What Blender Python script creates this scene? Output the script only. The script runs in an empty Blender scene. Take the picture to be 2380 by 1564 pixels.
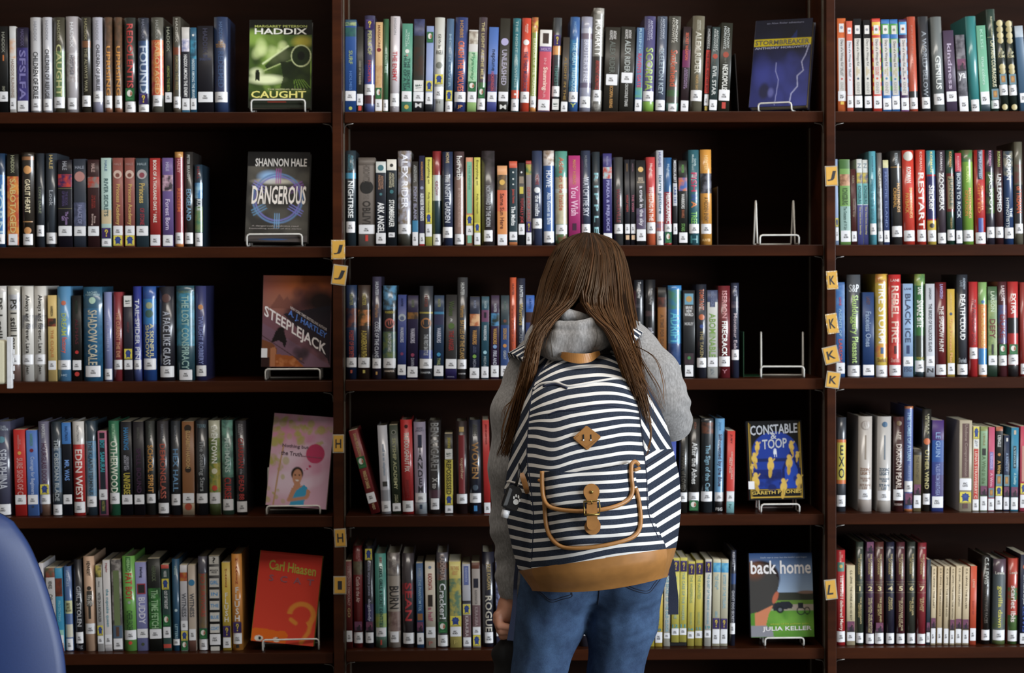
import bpy, bmesh, math, random
import numpy as np
from mathutils import Vector, Matrix, Euler
from mathutils.bvhtree import BVHTree
random.seed(7)
rng = np.random.default_rng(7)
scene = bpy.context.scene
COL = scene.collection

# ------------------------------------------------------------------ camera
W_PX, H_PX = 2380.0, 1564.0
YAW, PITCH, ROLL = math.radians(-0.94), math.radians(-0.15), math.radians(-0.155)
FOCAL, SENSOR = 68.07, 36.0
SHIFT_X, SHIFT_Y = 0.0, -0.0545
cam_d = bpy.data.cameras.new('camera')
cam_d.lens, cam_d.sensor_width, cam_d.sensor_fit = FOCAL, SENSOR, 'HORIZONTAL'
cam_d.shift_x, cam_d.shift_y = SHIFT_X, SHIFT_Y
cam_d.clip_start, cam_d.clip_end = 0.05, 60
cam = bpy.data.objects.new('camera', cam_d)
COL.objects.link(cam)
CAM_LOC = Vector((-0.074, -4.5, 1.45))
CAM_R = Matrix.Rotation(YAW, 3, 'Z') @ Matrix.Rotation(math.pi/2 + PITCH, 3, 'X') @ Matrix.Rotation(ROLL, 3, 'Z')
cam.matrix_world = Matrix.Translation(CAM_LOC) @ CAM_R.to_4x4()
cam_d.dof.use_dof = True
cam_d.dof.focus_distance = 3.85
cam_d.dof.aperture_fstop = 5.0
scene.camera = cam

def ray(px, py):
    v = Vector((((px - W_PX/2)/W_PX + SHIFT_X)*SENSOR/FOCAL, ((H_PX/2 - py)/W_PX + SHIFT_Y)*SENSOR/FOCAL, -1.0))
    return CAM_R @ v
def P(px, py, Y):
    "point of the place on the vertical plane y = Y that the photograph shows at this pixel"
    d = ray(px, py)
    t = (Y - CAM_LOC.y)/d.y
    return CAM_LOC + d*t
def mpp(Y): return (4.5 + Y)/4500.0*1.0

# ------------------------------------------------------------------ world, daylight, exposure
wd = bpy.data.worlds.new('world'); scene.world = wd; wd.use_nodes = True
bg = wd.node_tree.nodes['Background']
bg.inputs[0].default_value = (1.0, 0.90, 0.78, 1); bg.inputs[1].default_value = 0.20
def area(name, loc, rot, sx, sy, power, col):
    l = bpy.data.lights.new(name, 'AREA'); l.shape = 'RECTANGLE'; l.size, l.size_y = sx, sy
    l.energy = power; l.color = col
    o = bpy.data.objects.new(name, l); o.location = loc; o.rotation_euler = rot; COL.objects.link(o); return o
# daylight through the tall windows of the right-hand wall
area('window_daylight', (5.03, -4.0, 2.0), (0, math.radians(90), 0), 2.5, 3.6, 700, (0.86, 0.93, 1.0))
# warm ceiling fixture above the aisle
area('ceiling_fixture_light', (0.2, -1.35, 3.22), (0, 0, 0), 2.6, 0.5, 40, (1.0, 0.93, 0.84))
scene.view_settings.view_transform = 'Standard'
scene.view_settings.look = 'None'
scene.view_settings.exposure = 0.0
scene.view_settings.gamma = 1.0
scene.view_settings.use_curve_mapping = False

# ------------------------------------------------------------------ helpers
def lin(c):
    c = c/255.0
    return c/12.92 if c <= 0.04045 else ((c + 0.055)/1.055)**2.4
def hx(s):
    s = s.strip().lstrip('#')
    if len(s) == 3: s = ''.join(ch*2 for ch in s)
    s = (s + '000000')[:6]
    return tuple(lin(int(s[i:i+2], 16)) for i in (0, 2, 4))
def hx255(s):
    s = s.strip().lstrip('#')
    if len(s) == 3: s = ''.join(ch*2 for ch in s)
    s = (s + '000000')[:6]
    return tuple(int(s[i:i+2], 16) for i in (0, 2, 4))

def empty(name, loc=(0, 0, 0), rot=None):
    o = bpy.data.objects.new(name, None); o.empty_display_size = 0.05
    o.location = loc
    if rot is not None: o.rotation_euler = rot
    COL.objects.link(o); return o
def tag(o, label=None, cat=None, group=None, kind=None):
    if label: o['label'] = label
    if cat: o['category'] = cat
    if group: o['group'] = group
    if kind: o['kind'] = kind
    return o
def mesh_obj(name, verts, faces, mat=None, parent=None, smooth=False, cols=None, cols2=None, uvattr=None, loc=None, autosmooth=None):
    me = bpy.data.meshes.new(name)
    me.from_pydata([tuple(v) for v in verts], [], [tuple(f) for f in faces])
    if mat: me.materials.append(mat)
    if smooth:
        me.polygons.foreach_set('use_smooth', [True]*len(me.polygons))
    if cols is not None:
        for nm, cc in (('Col', cols), ('Col2', cols2)):
            if cc is None: continue
            a = me.attributes.new(nm, 'FLOAT_COLOR', 'FACE' if len(cc) == len(me.polygons) and len(cc) != len(me.vertices) else 'POINT')
            arr = np.ones((len(cc), 4), np.float32); arr[:, :3] = np.array(cc, np.float32)[:, :3]
            a.data.foreach_set('color', arr.ravel())
    if uvattr is not None:
        a = me.attributes.new('stripe', 'FLOAT', 'POINT')
        a.data.foreach_set('value', np.array(uvattr, np.float32))
    o = bpy.data.objects.new(name, me); COL.objects.link(o)
    if parent: o.parent = parent
    if loc is not None: o.location = loc
    return o
def box_vf(x0, x1, y0, y1, z0, z1):
    v = [(x0,y0,z0),(x1,y0,z0),(x1,y1,z0),(x0,y1,z0),(x0,y0,z1),(x1,y0,z1),(x1,y1,z1),(x0,y1,z1)]
    f = [(0,3,2,1),(4,5,6,7),(0,1,5,4),(1,2,6,5),(2,3,7,6),(3,0,4,7)]
    return v, f
def bevel_box(name, x0, x1, y0, y1, z0, z1, mat, parent=None, r=0.002, seg=2):
    bm = bmesh.new(); v, f = box_vf(x0, x1, y0, y1, z0, z1)
    vs = [bm.verts.new(p) for p in v]
    for q in f: bm.faces.new([vs[i] for i in q])
    bmesh.ops.bevel(bm, geom=bm.edges[:], offset=r, segments=seg, affect='EDGES', profile=0.5)
    me = bpy.data.meshes.new(name); bm.to_mesh(me); bm.free()
    me.materials.append(mat)
    o = bpy.data.objects.new(name, me); COL.objects.link(o)
    if parent: o.parent = parent
    return o
def tube_vf(pts, r, sides=8, closed=False, cap=True):
    pts = [Vector(p) for p in pts]; n = len(pts)
    rs = r if hasattr(r, '__len__') else [r]*n
    V, F = [], []
    up = None
    for i in range(n):
        a = pts[i-1] if (i > 0 or closed) else pts[i]
        b = pts[(i+1) % n] if (i < n-1 or closed) else pts[i]
        t = (b - a)
        if t.length < 1e-9: t = Vector((0, 0, 1))
        t.normalize()
        if up is None:
            up = t.orthogonal()
        up = (up - t*up.dot(t))
        if up.length < 1e-6: up = t.orthogonal()
        up.normalize(); w = t.cross(up)
        for k in range(sides):
            an = 2*math.pi*k/sides
            V.append(pts[i] + (up*math.cos(an) + w*math.sin(an))*rs[i])
    m = n if closed else n-1
    for i in range(m):
        j = (i+1) % n
        for k in range(sides):
            k2 = (k+1) % sides
            F.append((i*sides+k, i*sides+k2, j*sides+k2, j*sides+k))
    if cap and not closed:
        F.append(tuple(range(sides))[::-1]); F.append(tuple((n-1)*sides+k for k in range(sides)))
    return V, F
def catmull(pts, n, closed=False):
    pts = np.array([tuple(p) for p in pts], float); m = len(pts)
    out = []
    if closed:
        tt = np.linspace(0, m, n, endpoint=False)
    else:
        tt = np.linspace(0, m-1, n)
    for t in tt:
        i = int(math.floor(t)); f = t - i
        if closed:
            p0, p1, p2, p3 = (pts[(i+k) % m] for k in (-1, 0, 1, 2))
        else:
            i = min(i, m-2); f = t - i
            p1, p2 = pts[i], pts[i+1]
            p0 = pts[i-1] if i > 0 else 2*p1 - p2
            p3 = pts[i+2] if i+2 < m else 2*p2 - p1
        out.append(0.5*((2*p1) + (-p0+p2)*f + (2*p0-5*p1+4*p2-p3)*f*f + (-p0+3*p1-3*p2+p3)*f**3))
    return np.array(out)
def join_vf(parts):
    V, F = [], []
    for v, f in parts:
        b = len(V); V += list(v); F += [tuple(i+b for i in q) for q in f]
    return V, F
def tube_obj(name, pts, r, mat, parent=None, sides=8, closed=False, smooth_n=None):
    if smooth_n: pts = catmull(pts, smooth_n, closed)
    v, f = tube_vf(pts, r, sides, closed)
    return mesh_obj(name, v, f, mat, parent, smooth=True)

# ------------------------------------------------------------------ materials
def new_mat(name):
    m = bpy.data.materials.new(name); m.use_nodes = True
    nt = m.node_tree; b = nt.nodes['Principled BSDF']
    return m, nt, b
def noise(nt, scale, detail=3, rough=0.5, coord='Object', stretch=None):
    tc = nt.nodes.new('ShaderNodeTexCoord'); n = nt.nodes.new('ShaderNodeTexNoise')
    n.inputs['Scale'].default_value = scale; n.inputs['Detail'].default_value = detail; n.inputs['Roughness'].default_value = rough
    if stretch:
        mp = nt.nodes.new('ShaderNodeMapping'); mp.inputs['Scale'].default_value = stretch
        nt.links.new(tc.outputs[coord], mp.inputs['Vector']); nt.links.new(mp.outputs['Vector'], n.inputs['Vector'])
    else:
        nt.links.new(tc.outputs[coord], n.inputs['Vector'])
    return n
def ramp(nt, src, stops):
    r = nt.nodes.new('ShaderNodeValToRGB'); e = r.color_ramp.elements
    while len(e) > 1: e.remove(e[-1])
    e[0].position, e[0].color = stops[0][0], (*stops[0][1], 1)
    for p, c in stops[1:]:
        x = e.new(p); x.color = (*c, 1)
    nt.links.new(src, r.inputs['Fac']); return r
def bump(nt, b, src, strength, dist=0.001, target='Normal'):
    bp = nt.nodes.new('ShaderNodeBump'); bp.inputs['Strength'].default_value = strength; bp.inputs['Distance'].default_value = dist
    nt.links.new(src, bp.inputs['Height']); nt.links.new(bp.outputs['Normal'], b.inputs[target])
def simple(name, col, rough=0.5, metal=0.0, var=0.12, scale=60, coat=0.0, coat_r=0.1, bmp=0.0, spec=0.5, stretch=None):
    m, nt, b = new_mat(name)
    n = noise(nt, scale, 4, stretch=stretch)
    c = np.array(col)
    r = ramp(nt, n.outputs['Fac'], [(0.3, tuple(c*(1-var))), (0.7, tuple(np.minimum(c*(1+var), 1)))])
    nt.links.new(r.outputs['Color'], b.inputs['Base Color'])
    b.inputs['Roughness'].default_value = rough; b.inputs['Metallic'].default_value = metal
    b.inputs['Specular IOR Level'].default_value = spec
    b.inputs['Coat Weight'].default_value = coat; b.inputs['Coat Roughness'].default_value = coat_r
    if bmp: bump(nt, b, n.outputs['Fac'], bmp)
    return m
def attr_mat(name, rough, coat, coat_r, mix=False, bmp=0.0):
    m, nt, b = new_mat(name)
    a = nt.nodes.new('ShaderNodeAttribute'); a.attribute_name = 'Col'
    src = a.outputs['Color']
    if mix:
        a2 = nt.nodes.new('ShaderNodeAttribute'); a2.attribute_name = 'Col2'
        n = noise(nt, 62, 3, 0.55)
        oi = nt.nodes.new('ShaderNodeObjectInfo')
        r = ramp(nt, n.outputs['Fac'], [(0.42, (0, 0, 0)), (0.60, (1, 1, 1))])
        mx = nt.nodes.new('ShaderNodeMix'); mx.data_type = 'RGBA'
        nt.links.new(r.outputs['Color'], mx.inputs['Factor'])
        nt.links.new(a.outputs['Color'], mx.inputs['A']); nt.links.new(a2.outputs['Color'], mx.inputs['B'])
        src = mx.outputs['Result']
    nt.links.new(src, b.inputs['Base Color'])
    b.inputs['Roughness'].default_value = rough
    b.inputs['Coat Weight'].default_value = coat; b.inputs['Coat Roughness'].default_value = coat_r
    if bmp:
        n2 = noise(nt, 150, 3, 0.6, stretch=(1.0, 1.0, 0.16))
        bump(nt, b, n2.outputs['Fac'], bmp, 0.0012, 'Coat Normal')
    return m
M = {}
M['jacket'] = attr_mat('clear_jacket_over_printed_paper', 0.42, 1.0, 0.16, mix=True, bmp=0.09)
M['jacket'].node_tree.nodes['Principled BSDF'].inputs['Coat IOR'].default_value = 1.5
M['paperback'] = attr_mat('printed_card_cover', 0.46, 0.12, 0.22, mix=True)
M['print'] = attr_mat('printed_ink', 0.5, 0.25, 0.25)
M['cover_art'] = attr_mat('printed_cover_picture', 0.55, 0.06, 0.2)
M['cover_art'].node_tree.nodes['Principled BSDF'].inputs['Specular IOR Level'].default_value = 0.15
M['pages'] = simple('book_pages', hx('cfc3a6'), 0.85, var=0.10, scale=900, stretch=(1, 0.02, 0.02))
M['label'] = simple('white_spine_label', hx('d9d9dc'), 0.5, var=0.02, coat=0.3, coat_r=0.2)
M['ink'] = simple('black_label_ink', hx('26262a'), 0.6)
def wood_mat(name, dark, light, rough, spec=0.14):
    m, nt, b = new_mat(name)
    n = noise(nt, 6.0, 6, 0.65, stretch=(0.35, 3.0, 3.0))
    n2 = noise(nt, 1.3, 2)
    r = ramp(nt, n.outputs['Fac'], [(0.3, dark), (0.72, light)])
    mx = nt.nodes.new('ShaderNodeMix'); mx.data_type = 'RGBA'; mx.blend_type = 'MULTIPLY'; mx.inputs['Factor'].default_value = 0.35
    nt.links.new(r.outputs['Color'], mx.inputs['A']); nt.links.new(n2.outputs['Fac'], mx.inputs['B'])
    nt.links.new(mx.outputs['Result'], b.inputs['Base Color'])
    b.inputs['Roughness'].default_value = rough
    b.inputs['Specular IOR Level'].default_value = spec
    bump(nt, b, n.outputs['Fac'], 0.08)
    return m
M['wood'] = wood_mat('dark_stained_shelf_wood', hx('2c1309'), hx('462210'), 0.34)
M['wood_up'] = wood_mat('dark_stained_upright_wood', hx('2d140a'), hx('482310'), 0.4)
M['back'] = wood_mat('dark_back_panel', hx('1e110c'), hx('2a170f'), 0.6, 0.05)
M['steel'] = simple('grey_steel_clip', hx('8f8b86'), 0.4, 0.8)
M['strip'] = simple('brass_toned_shelf_strip', hx('6e655a'), 0.45, 0.6)
M['wire'] = simple('white_coated_wire', hx('d4d2cc'), 0.35, coat=0.4)
M['black'] = simple('black_plastic', hx('101012'), 0.45)

# ------------------------------------------------------------------ room shell
def plane_box(name, x0, x1, y0, y1, z0, z1, mat, kind='structure'):
    v, f = box_vf(x0, x1, y0, y1, z0, z1)
    o = mesh_obj(name, v, f, mat); o['kind'] = kind; return o
M['carpet'] = simple('grey_carpet', hx('5a5750'), 0.95, var=0.3, scale=300, bmp=0.4)
M['wall'] = simple('painted_wall', hx('b9b4a8'), 0.85, var=0.03, scale=20)
M['ceil'] = simple('ceiling_tile', hx('c9c7c0'), 0.9, var=0.05, scale=120)
M['frame'] = simple('white_window_frame', hx('d5d5d2'), 0.5)
plane_box('floor', -4.6, 5.2, -8.0, 0.40, -0.05, 0.0, M['carpet'])
plane_box('wall_back', -4.6, 5.2, 0.31, 0.40, 0.0, 3.3, M['wall'])
# right-hand wall around its window (x = 5.1)
WY0, WY1, WZ0, WZ1 = -5.85, -2.15, 0.72, 3.28
pieces = [box_vf(5.1, 5.2, -8.0, WY0, 0, 3.3), box_vf(5.1, 5.2, WY1, 0.31, 0, 3.3),
          box_vf(5.1, 5.2, WY0, WY1, 0, WZ0), box_vf(5.1, 5.2, WY0, WY1, WZ1, 3.3)]
v, f = join_vf(pieces); o = mesh_obj('wall_right', v, f, M['wall']); o['kind'] = 'structure'
win = empty('window_1', (5.15, (WY0+WY1)/2, WZ0)); win['kind'] = 'structure'
hw = (WY1-WY0)/2; hz = WZ1-WZ0
v, f = join_vf([box_vf(-.04, .04, -hw, -hw+.06, 0, hz), box_vf(-.04, .04, hw-.06, hw, 0, hz), box_vf(-.04, .04, -hw, hw, 0, .06), box_vf(-.04, .04, -hw, hw, hz-.06, hz)])
mesh_obj('window_frame', v, f, M['frame'], win)
for k in (-1, 1):
    v, f = box_vf(-.02, .02, k*hw/3-.02, k*hw/3+.02, .06, hz-.06); mesh_obj('mullion', v, f, M['frame'], win)

# ------------------------------------------------------------------ bookcase
SHELF_Y = {  # pixel rows of the front top edges, (left, middle, right) bay: [(px, py), ...]
 1: ([(100, 261), (770, 260)], [(810, 261), (1900, 257)], [(1960, 258.5), (2370, 258.5)]),
 2: ([(100, 574), (770, 573)], [(810, 572), (1900, 568)], [(1960, 568), (2370, 569)]),
 3: ([(100, 888), (770, 885)], [(810, 883.5), (1900, 879)], [(1960, 877.5), (2370, 877)]),
 4: ([(100, 1202), (770, 1200)], [(810, 1199), (1900, 1195)], [(1960, 1193), (2370, 1192)]),
 5: ([(170, 1522), (770, 1515)], [(820, 1511.5), (1900, 1507)], [(1960, 1504), (2370, 1505)]),
}
THICK = 0.0258
SHELF_Z = {}
for r, bays in SHELF_Y.items():
    for b, pts in zip('LMR', bays):
        SHELF_Z[b+str(r)] = sum(P(x, y, 0).z for x, y in pts)/len(pts)
for b in 'LMR':
    SHELF_Z[b+'0'] = SHELF_Z[b+'1'] + 0.312
    SHELF_Z[b+'6'] = SHELF_Z[b+'5'] - 0.315
    SHELF_Z[b+'7'] = SHELF_Z[b+'6'] - 0.20
UPR = [(-372, -349), (774, 797), (1921.5, 1942.5), (3068, 3090)]
UX = [(P(a, 800, -0.02).x, P(b, 800, -0.02).x) for a, b in UPR]
BACK_Y, DEPTH = 0.262, 0.28
case = empty('bookcase', (UX[1][0], 0.0, 0.0))
tag(case, 'dark brown wooden library bookcase with three bays of full shelves', 'bookcase')
cx0 = case.location.x
for i, (a, b) in enumerate(UX):
    bevel_box('upright', a-cx0, b-cx0, -0.022, BACK_Y, 0.0, SHELF_Z['M0']+0.10, M['wood_up'], case, 0.0015)
for bi, bay in enumerate('LMR'):
    xa, xb = UX[bi][1], UX[bi+1][0]
    g = 0.0035
    for r in range(1, 8):
        z = SHELF_Z[bay+str(r)]
        bevel_box('shelf', xa+g-cx0, xb-g-cx0, 0.0, BACK_Y-0.002, z-THICK, z, M['wood'], case, 0.0015)
        if 1 <= r <= 6:
            for sx, x in ((1, xa+0.002), (-1, xb-0.002)):       # wire clips that carry the shelf ends
                zz = z - THICK
                pts = [(x-cx0, 0.012, zz-0.024), (x-cx0+sx*0.001, 0.010, zz-0.010), (x-cx0+sx*0.006, 0.006, zz-0.004), (x-cx0+sx*0.022, 0.004, zz-0.0012)]
                tube_obj('shelf_clip', pts, 0.0011, M['steel'], case, 6)
    v, f = box_vf(xa-cx0, xb-cx0, BACK_Y-0.001, BACK_Y+0.012, 0.0, SHELF_Z['M0']+0.08)
    mesh_obj('back_panel', v, f, M['back'], case)
    for x0, x1 in ((xa, xa+0.0025), (xb-0.0025, xb)):           # slotted strips on the uprights' inner faces
        for y0 in (0.012, 0.20):
            v, f = box_vf(x0-cx0, x1-cx0, y0, y0+0.016, 0.05, SHELF_Z['M0']+0.02)
            mesh_obj('slotted_strip', v, f, M['strip'], case)

# ------------------------------------------------------------------ the books, spine by spine
# block: shelf, zoom origin x, y, zoom scale, zoom y of the books' feet, lean at zoom x = 0 and 2085
# line: x0 x1 top kind colour[,colour2] [ln=lean] [bt=foot]; items (b band, t title, h upright line, v stacked letters,
#       f narrow field, o disc, z stripes, l shelf label, a/q/g/d/e/y genre stickers)
BOOKS = []
def blk(shelf, ox, oy, s, foot, l0, l1, call, text, side=''):
    BOOKS.append((shelf, ox, oy, s, foot, l0, l1, call, text, side))
blk('L1', 0, 0, 5.2125, 1357, -6, -6, 'HAD', '''
-6 100 300 P 0e0f10; t 370 620 8a8a7c 34 HADDIX; t 1030 1090 776 34 IMP; f 650 720 c86a20 .16; l 1095 1215
122 195 300 P d2cec8; b 300 450 c4c4c4; b 450 690 d8a884,cfcac4; t 700 1165 9a8474 46 HADDIX RUNNING; l 1175 1310
210 345 315 P 1c1530; b 560 1205 2b2460,39327a; t 340 540 544a70 30 HADDIX; t 590 1195 7a74b0 58 SFSLFA; l 1205 1335
370 500 190 H bcbcc0; t 240 480 94949c 28 HADDIX; t 610 1178 2a2a2c 48 CHILDREN OF EXILE; l 1185 1325; b 1325 1357 7c7c80
520 630 190 H c0c0c8; t 230 470 94949c 28 HADDIX; t 580 1178 2a2a2c 48 CHILDREN OF REFUGE; l 1185 1325
650 785 190 H 3e3a2a; b 600 1160 4c6a3a,60804c; t 230 480 8a8662 26 HADDIX; t 520 1150 b8b878 52 CAUGHT; l 1160 1295
800 950 180 H aaa4a8; b 620 980 9c9090,c4c0c4; t 250 560 dcdce0 30 HADDIX; t 650 890 6c6c78 30 HOSTAGE; l 1170 1310 .7
990 1100 190 H 2e2a20; b 480 560 7a4a22; t 210 470 8a8258 30 HADDIX; t 570 1100 8a8464 34 THE ALWAYS WAR; l 1145 1280
1125 1245 190 H b4b4c2; t 230 470 94949c 28 HADDIX; t 520 1080 2a2a2c 48 CHILDREN OF JUBILEE; l 1090 1220; b 1220 1357 84849a
1268 1360 190 H 54402e,6a4a34; t 540 1140 d08a28 55 UPRISING; l 1145 1290; b 1290 1357 84543a
1390 1480 190 H 54402e,6a4a34; t 540 1140 d08a28 55 UPRISING; l 1145 1290; b 1290 1357 84543a
1510 1645 195 H 2a2e2a; t 270 1050 b8302c 58 REDOLENTIS; g 1055 1205; l 1215 1345
1675 1805 200 H 2a3040; b 480 1120 2c4878,3a5a80; t 220 460 6a6e80 26 HADDIX; t 540 1115 b0bcd0 74 FOUND; q 1120 1250; l 1252 1342
1835 1980 195 H 55544a; b 470 1140 c8401c,e0882a; t 230 460 8c8c84 26 HADDIX; t 490 1130 d8a868 40 SABOTAGED; l 1140 1275 .75
''')
blk('L1', 380, 0, 5.2125, 1357, -4, -4, 'HAD', '''
20 105 300 P 101410; t 310 610 8a8d78 42 HADDIX; t 780 1095 747c34 38 AMONG THE BETR; l 1105 1225
118 210 190 H 4a463c; t 210 500 a8a498 32 HADDIX; b 560 650 7a3818; t 660 1080 8a7a4a 36 AMONG THE FREE; l 1158 1295; b 1295 1357 50483c
225 318 315 P c8c4c0; b 455 610 8a8fb8,e0d8e0; b 610 1180 1c1c28; t 650 1165 dcdcdc 46 HADDIX AMONG THE ENEMY; l 1180 1320; b 1320 1357 2c6a8a
328 402 320 P 1f5a78; b 460 700 2a88a8,1c4a60; o 412 d8dcd8 .18; t 700 1175 c0d4dc 46 HADDIX AMONG THE BRAVE; l 1180 1315
415 605 300 P 15131c; t 330 630 34344a 30 HADDIX; h 650 720 3c4468 THE/SHADOW; l 1100 1225
615 780 190 H 23375c; b 720 1100 2a3050,22305a; t 250 470 44608a 26 HADDIX; h 488 562 a87c38 THE/MISSING:/BOOK 8; t 610 1050 36507a 42 REDEEMED; l 1100 1225
''')
blk('L2', 0, 320, 5.2125, 1322, -4, -4, 'HAL', '''
-60 60 180 H 143250; b 440 1160 2a78b8,1c5a98; t 560 1150 9cbccc 62 TORN; l 1160 1280
90 228 190 P 16140e; b 460 1295 b84418,d88a20; t 205 420 9a9a78 32 HADDIX; t 490 1150 d8b464 54 SABOTAGED; l 1160 1295 .8
262 410 170 H 2c241c; b 220 262 9a6434; o 380 d09048 .34; t 495 905 e4d4ac 44 GASLIT HEART; t 1005 1018 b88444 80 -; o 1120 c88844 .3; l 1160 1295 .8
440 535 180 H 2a3038; t 590 910 7c846c 34 LOVE DARE; l 1055 1190
555 690 180 H 323a44; t 200 370 b8a060 32 HALE; t 630 820 9aa0a8 36 Look; l 1145 1280
705 875 260 P 15111d; b 435 590 3c1c50,c0301c; b 605 612 66623c; b 850 857 66623c; t 280 385 9c9ca4 32 HALE; t 640 820 4a3c6a 42 THE BOOK/OF BAYERN; t 890 1050 9a7ab0 48 The Goose/Girl; l 1065 1185
895 1045 250 P 2e3440; h 335 372 8a8e9c HALE; o 465 b07870 .42; b 780 1065 565c7c,3a4058; t 810 1040 888cb0 36 PALACE OF; l 1070 1185
1065 1205 260 P 35191a; b 470 600 b03a28,7a7670; t 310 410 b89890 32 HALE; t 690 850 8a241c 36 THE BOOK/OF BAYERN; t 920 1060 b89c94 42 Enna/Burning; l 1070 1185
1230 1350 240 P a4c0b8; b 870 1040 c4b088; t 270 400 5a7a98 26 HALE; t 490 950 34585a 42 RIVER SECRETS; q 1090 1215; l 1225 1310
1370 1490 240 P 8a4a40; o 440 c8a898 .44; o 450 7a4438 .22; h 300 330 a87870 HALE; t 560 1055 c8a050 52 Princess Academy; l 1065 1180; a 1182 1305
1515 1635 240 P 8a4a40; o 440 c8a898 .44; o 450 7a4438 .22; h 300 330 a87870 HALE; t 560 1055 c8a050 52 Princess Academy; l 1065 1180; a 1182 1305
1650 1800 245 P 2c3f48; o 440 a8a0a0 .4; o 450 8a3c48 .22; h 300 330 8a98a0 HALE; t 550 790 c8a850 46 Princess; t 850 1055 a02838 36 OF STONE; l 1068 1185
1820 1945 245 P a82420; t 270 1025 e4dcd0 36 BOOK OF A THOUSAND DAYS * HALE; l 1175 1305
''')
blk('L2', 380, 320, 5.2125, 1318, -4, -4, 'HAL', '''
-10 118 238 P 66508a; b 445 640 c49cb0,3a3038; t 290 400 b0a8c8 32 HALE; t 740 1110 c8b8d8 42 Forest Born; l 1175 1305
140 240 165 H 8a2030; b 165 235 bc8438; t 250 420 d89898 36 HALEY; t 610 890 c85828 42 REDEEM; l 1145 1280; b 1280 1318 c87830
255 360 165 H 2a2624; t 200 500 a8a8a4 32 PETER BRANDT; t 615 1000 6e9cbc 54 EDGELAND; l 1145 1280
380 475 320 H 1a3040; b 540 730 2a78b0,86b4cc; b 830 1140 7a8a50,3a7858; t 345 500 7a2024 34 HALL; t 740 880 ccd4d4 44 RULE; l 1150 1310
''')
blk('L3', 0, 630, 5.2125, 1324, -5, -8, 'HAN', '''
-70 78 165 H c4c0b8; b 120 260 bcb8b4; t 310 800 34322c 46 PS I still
95 245 165 H c0bcb0; b 270 460 a4a6ac,c4c4c8; t 330 970 2a2824 52 PS I still love; l 1000 1120; b 1120 1324 6a5048
265 405 170 H ccc8c0; b 520 690 86868c,ccc8c0; t 275 985 2a2824 46 Always and forever, Lara; l 1000 1120; t 1130 1240 34322c 34 Jean
415 560 170 H ccc8c0; b 520 690 86868c,ccc8c0; t 275 985 2a2824 46 Always and forever, Lara; l 1000 1120; t 1130 1240 34322c 34 Jean
585 685 280 P d4b464; b 560 660 8a3a20,34281c; t 410 535 3a3420 32 HARRISON; t 700 1035 c07830 38 THE CLIQUE; l 1075 1185
695 860 175 H 4a88b4; o 375 c8684a .18; t 500 770 a8b850 38 DREAM; t 790 985 d8583c 48 factory; l 1070 1185; h 1240 1265 a8c4d8 HC
880 990 285 P 141210; t 350 500 243428 30 HARRISON; t 570 880 501824 36 ALPHAS; o 975 b82020 .2; l 1072 1190; o 1240 b82820 .26
1010 1240 180 H 1f5470; b 440 1324 1f6a94,1a5a80; h 236 290 90b4bc RACHEL/HARTMAN; o 345 a8c8b0 .18; t 460 1130 b8b098 50 SHADOW SCALE; l 1140 1275 .8
1265 1360 245 H 7a84b4; t 540 960 9ca4c8 32 THE SUMMER I; l 1178 1310
1380 1490 245 H 8a2c34; t 490 1040 c88c64 42 THE CURRENT THE EVE; l 1070 1185
1505 1610 285 P 201c2c; y 290 425; t 610 740 6a3038 26 HARTLEY; a 935 1060; l 1070 1185
1620 1715 178 H 28348a; t 330 1060 c8ccd8 56 TAIL SPIDER PIN; l 1070 1185; b 1190 1324 3a4880
1735 1895 180 H 1f509a; b 330 640 1c78b8; o 410 98a078 .26; o 510 3a6058 .3; t 630 1050 c8c088 64 A SKINFUL/SHADOW; l 1055 1190
''')
blk('L3', 390, 630, 5.214, 1322, -8, -8, 'HAR', '''
-100 80 178 H 22222c; o 320 5a3c38 .3; t 480 1130 acb0bc 50 A FACE LIKE GLASS; l 1145 1280
108 325 170 H 1f4a58; b 240 900 2a88a8,1f6a7c; h 230 260 6a7c58 HARDINGE; t 290 1185 90b4ac 42 THE LOST CONSPIRACY; l 1190 1315 .72
340 470 175 H 34386a; o 430 c88850 .24; t 540 1125 7a88c4 46 TWILIGHT ROBBERY; l 1140 1270
''')
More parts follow.
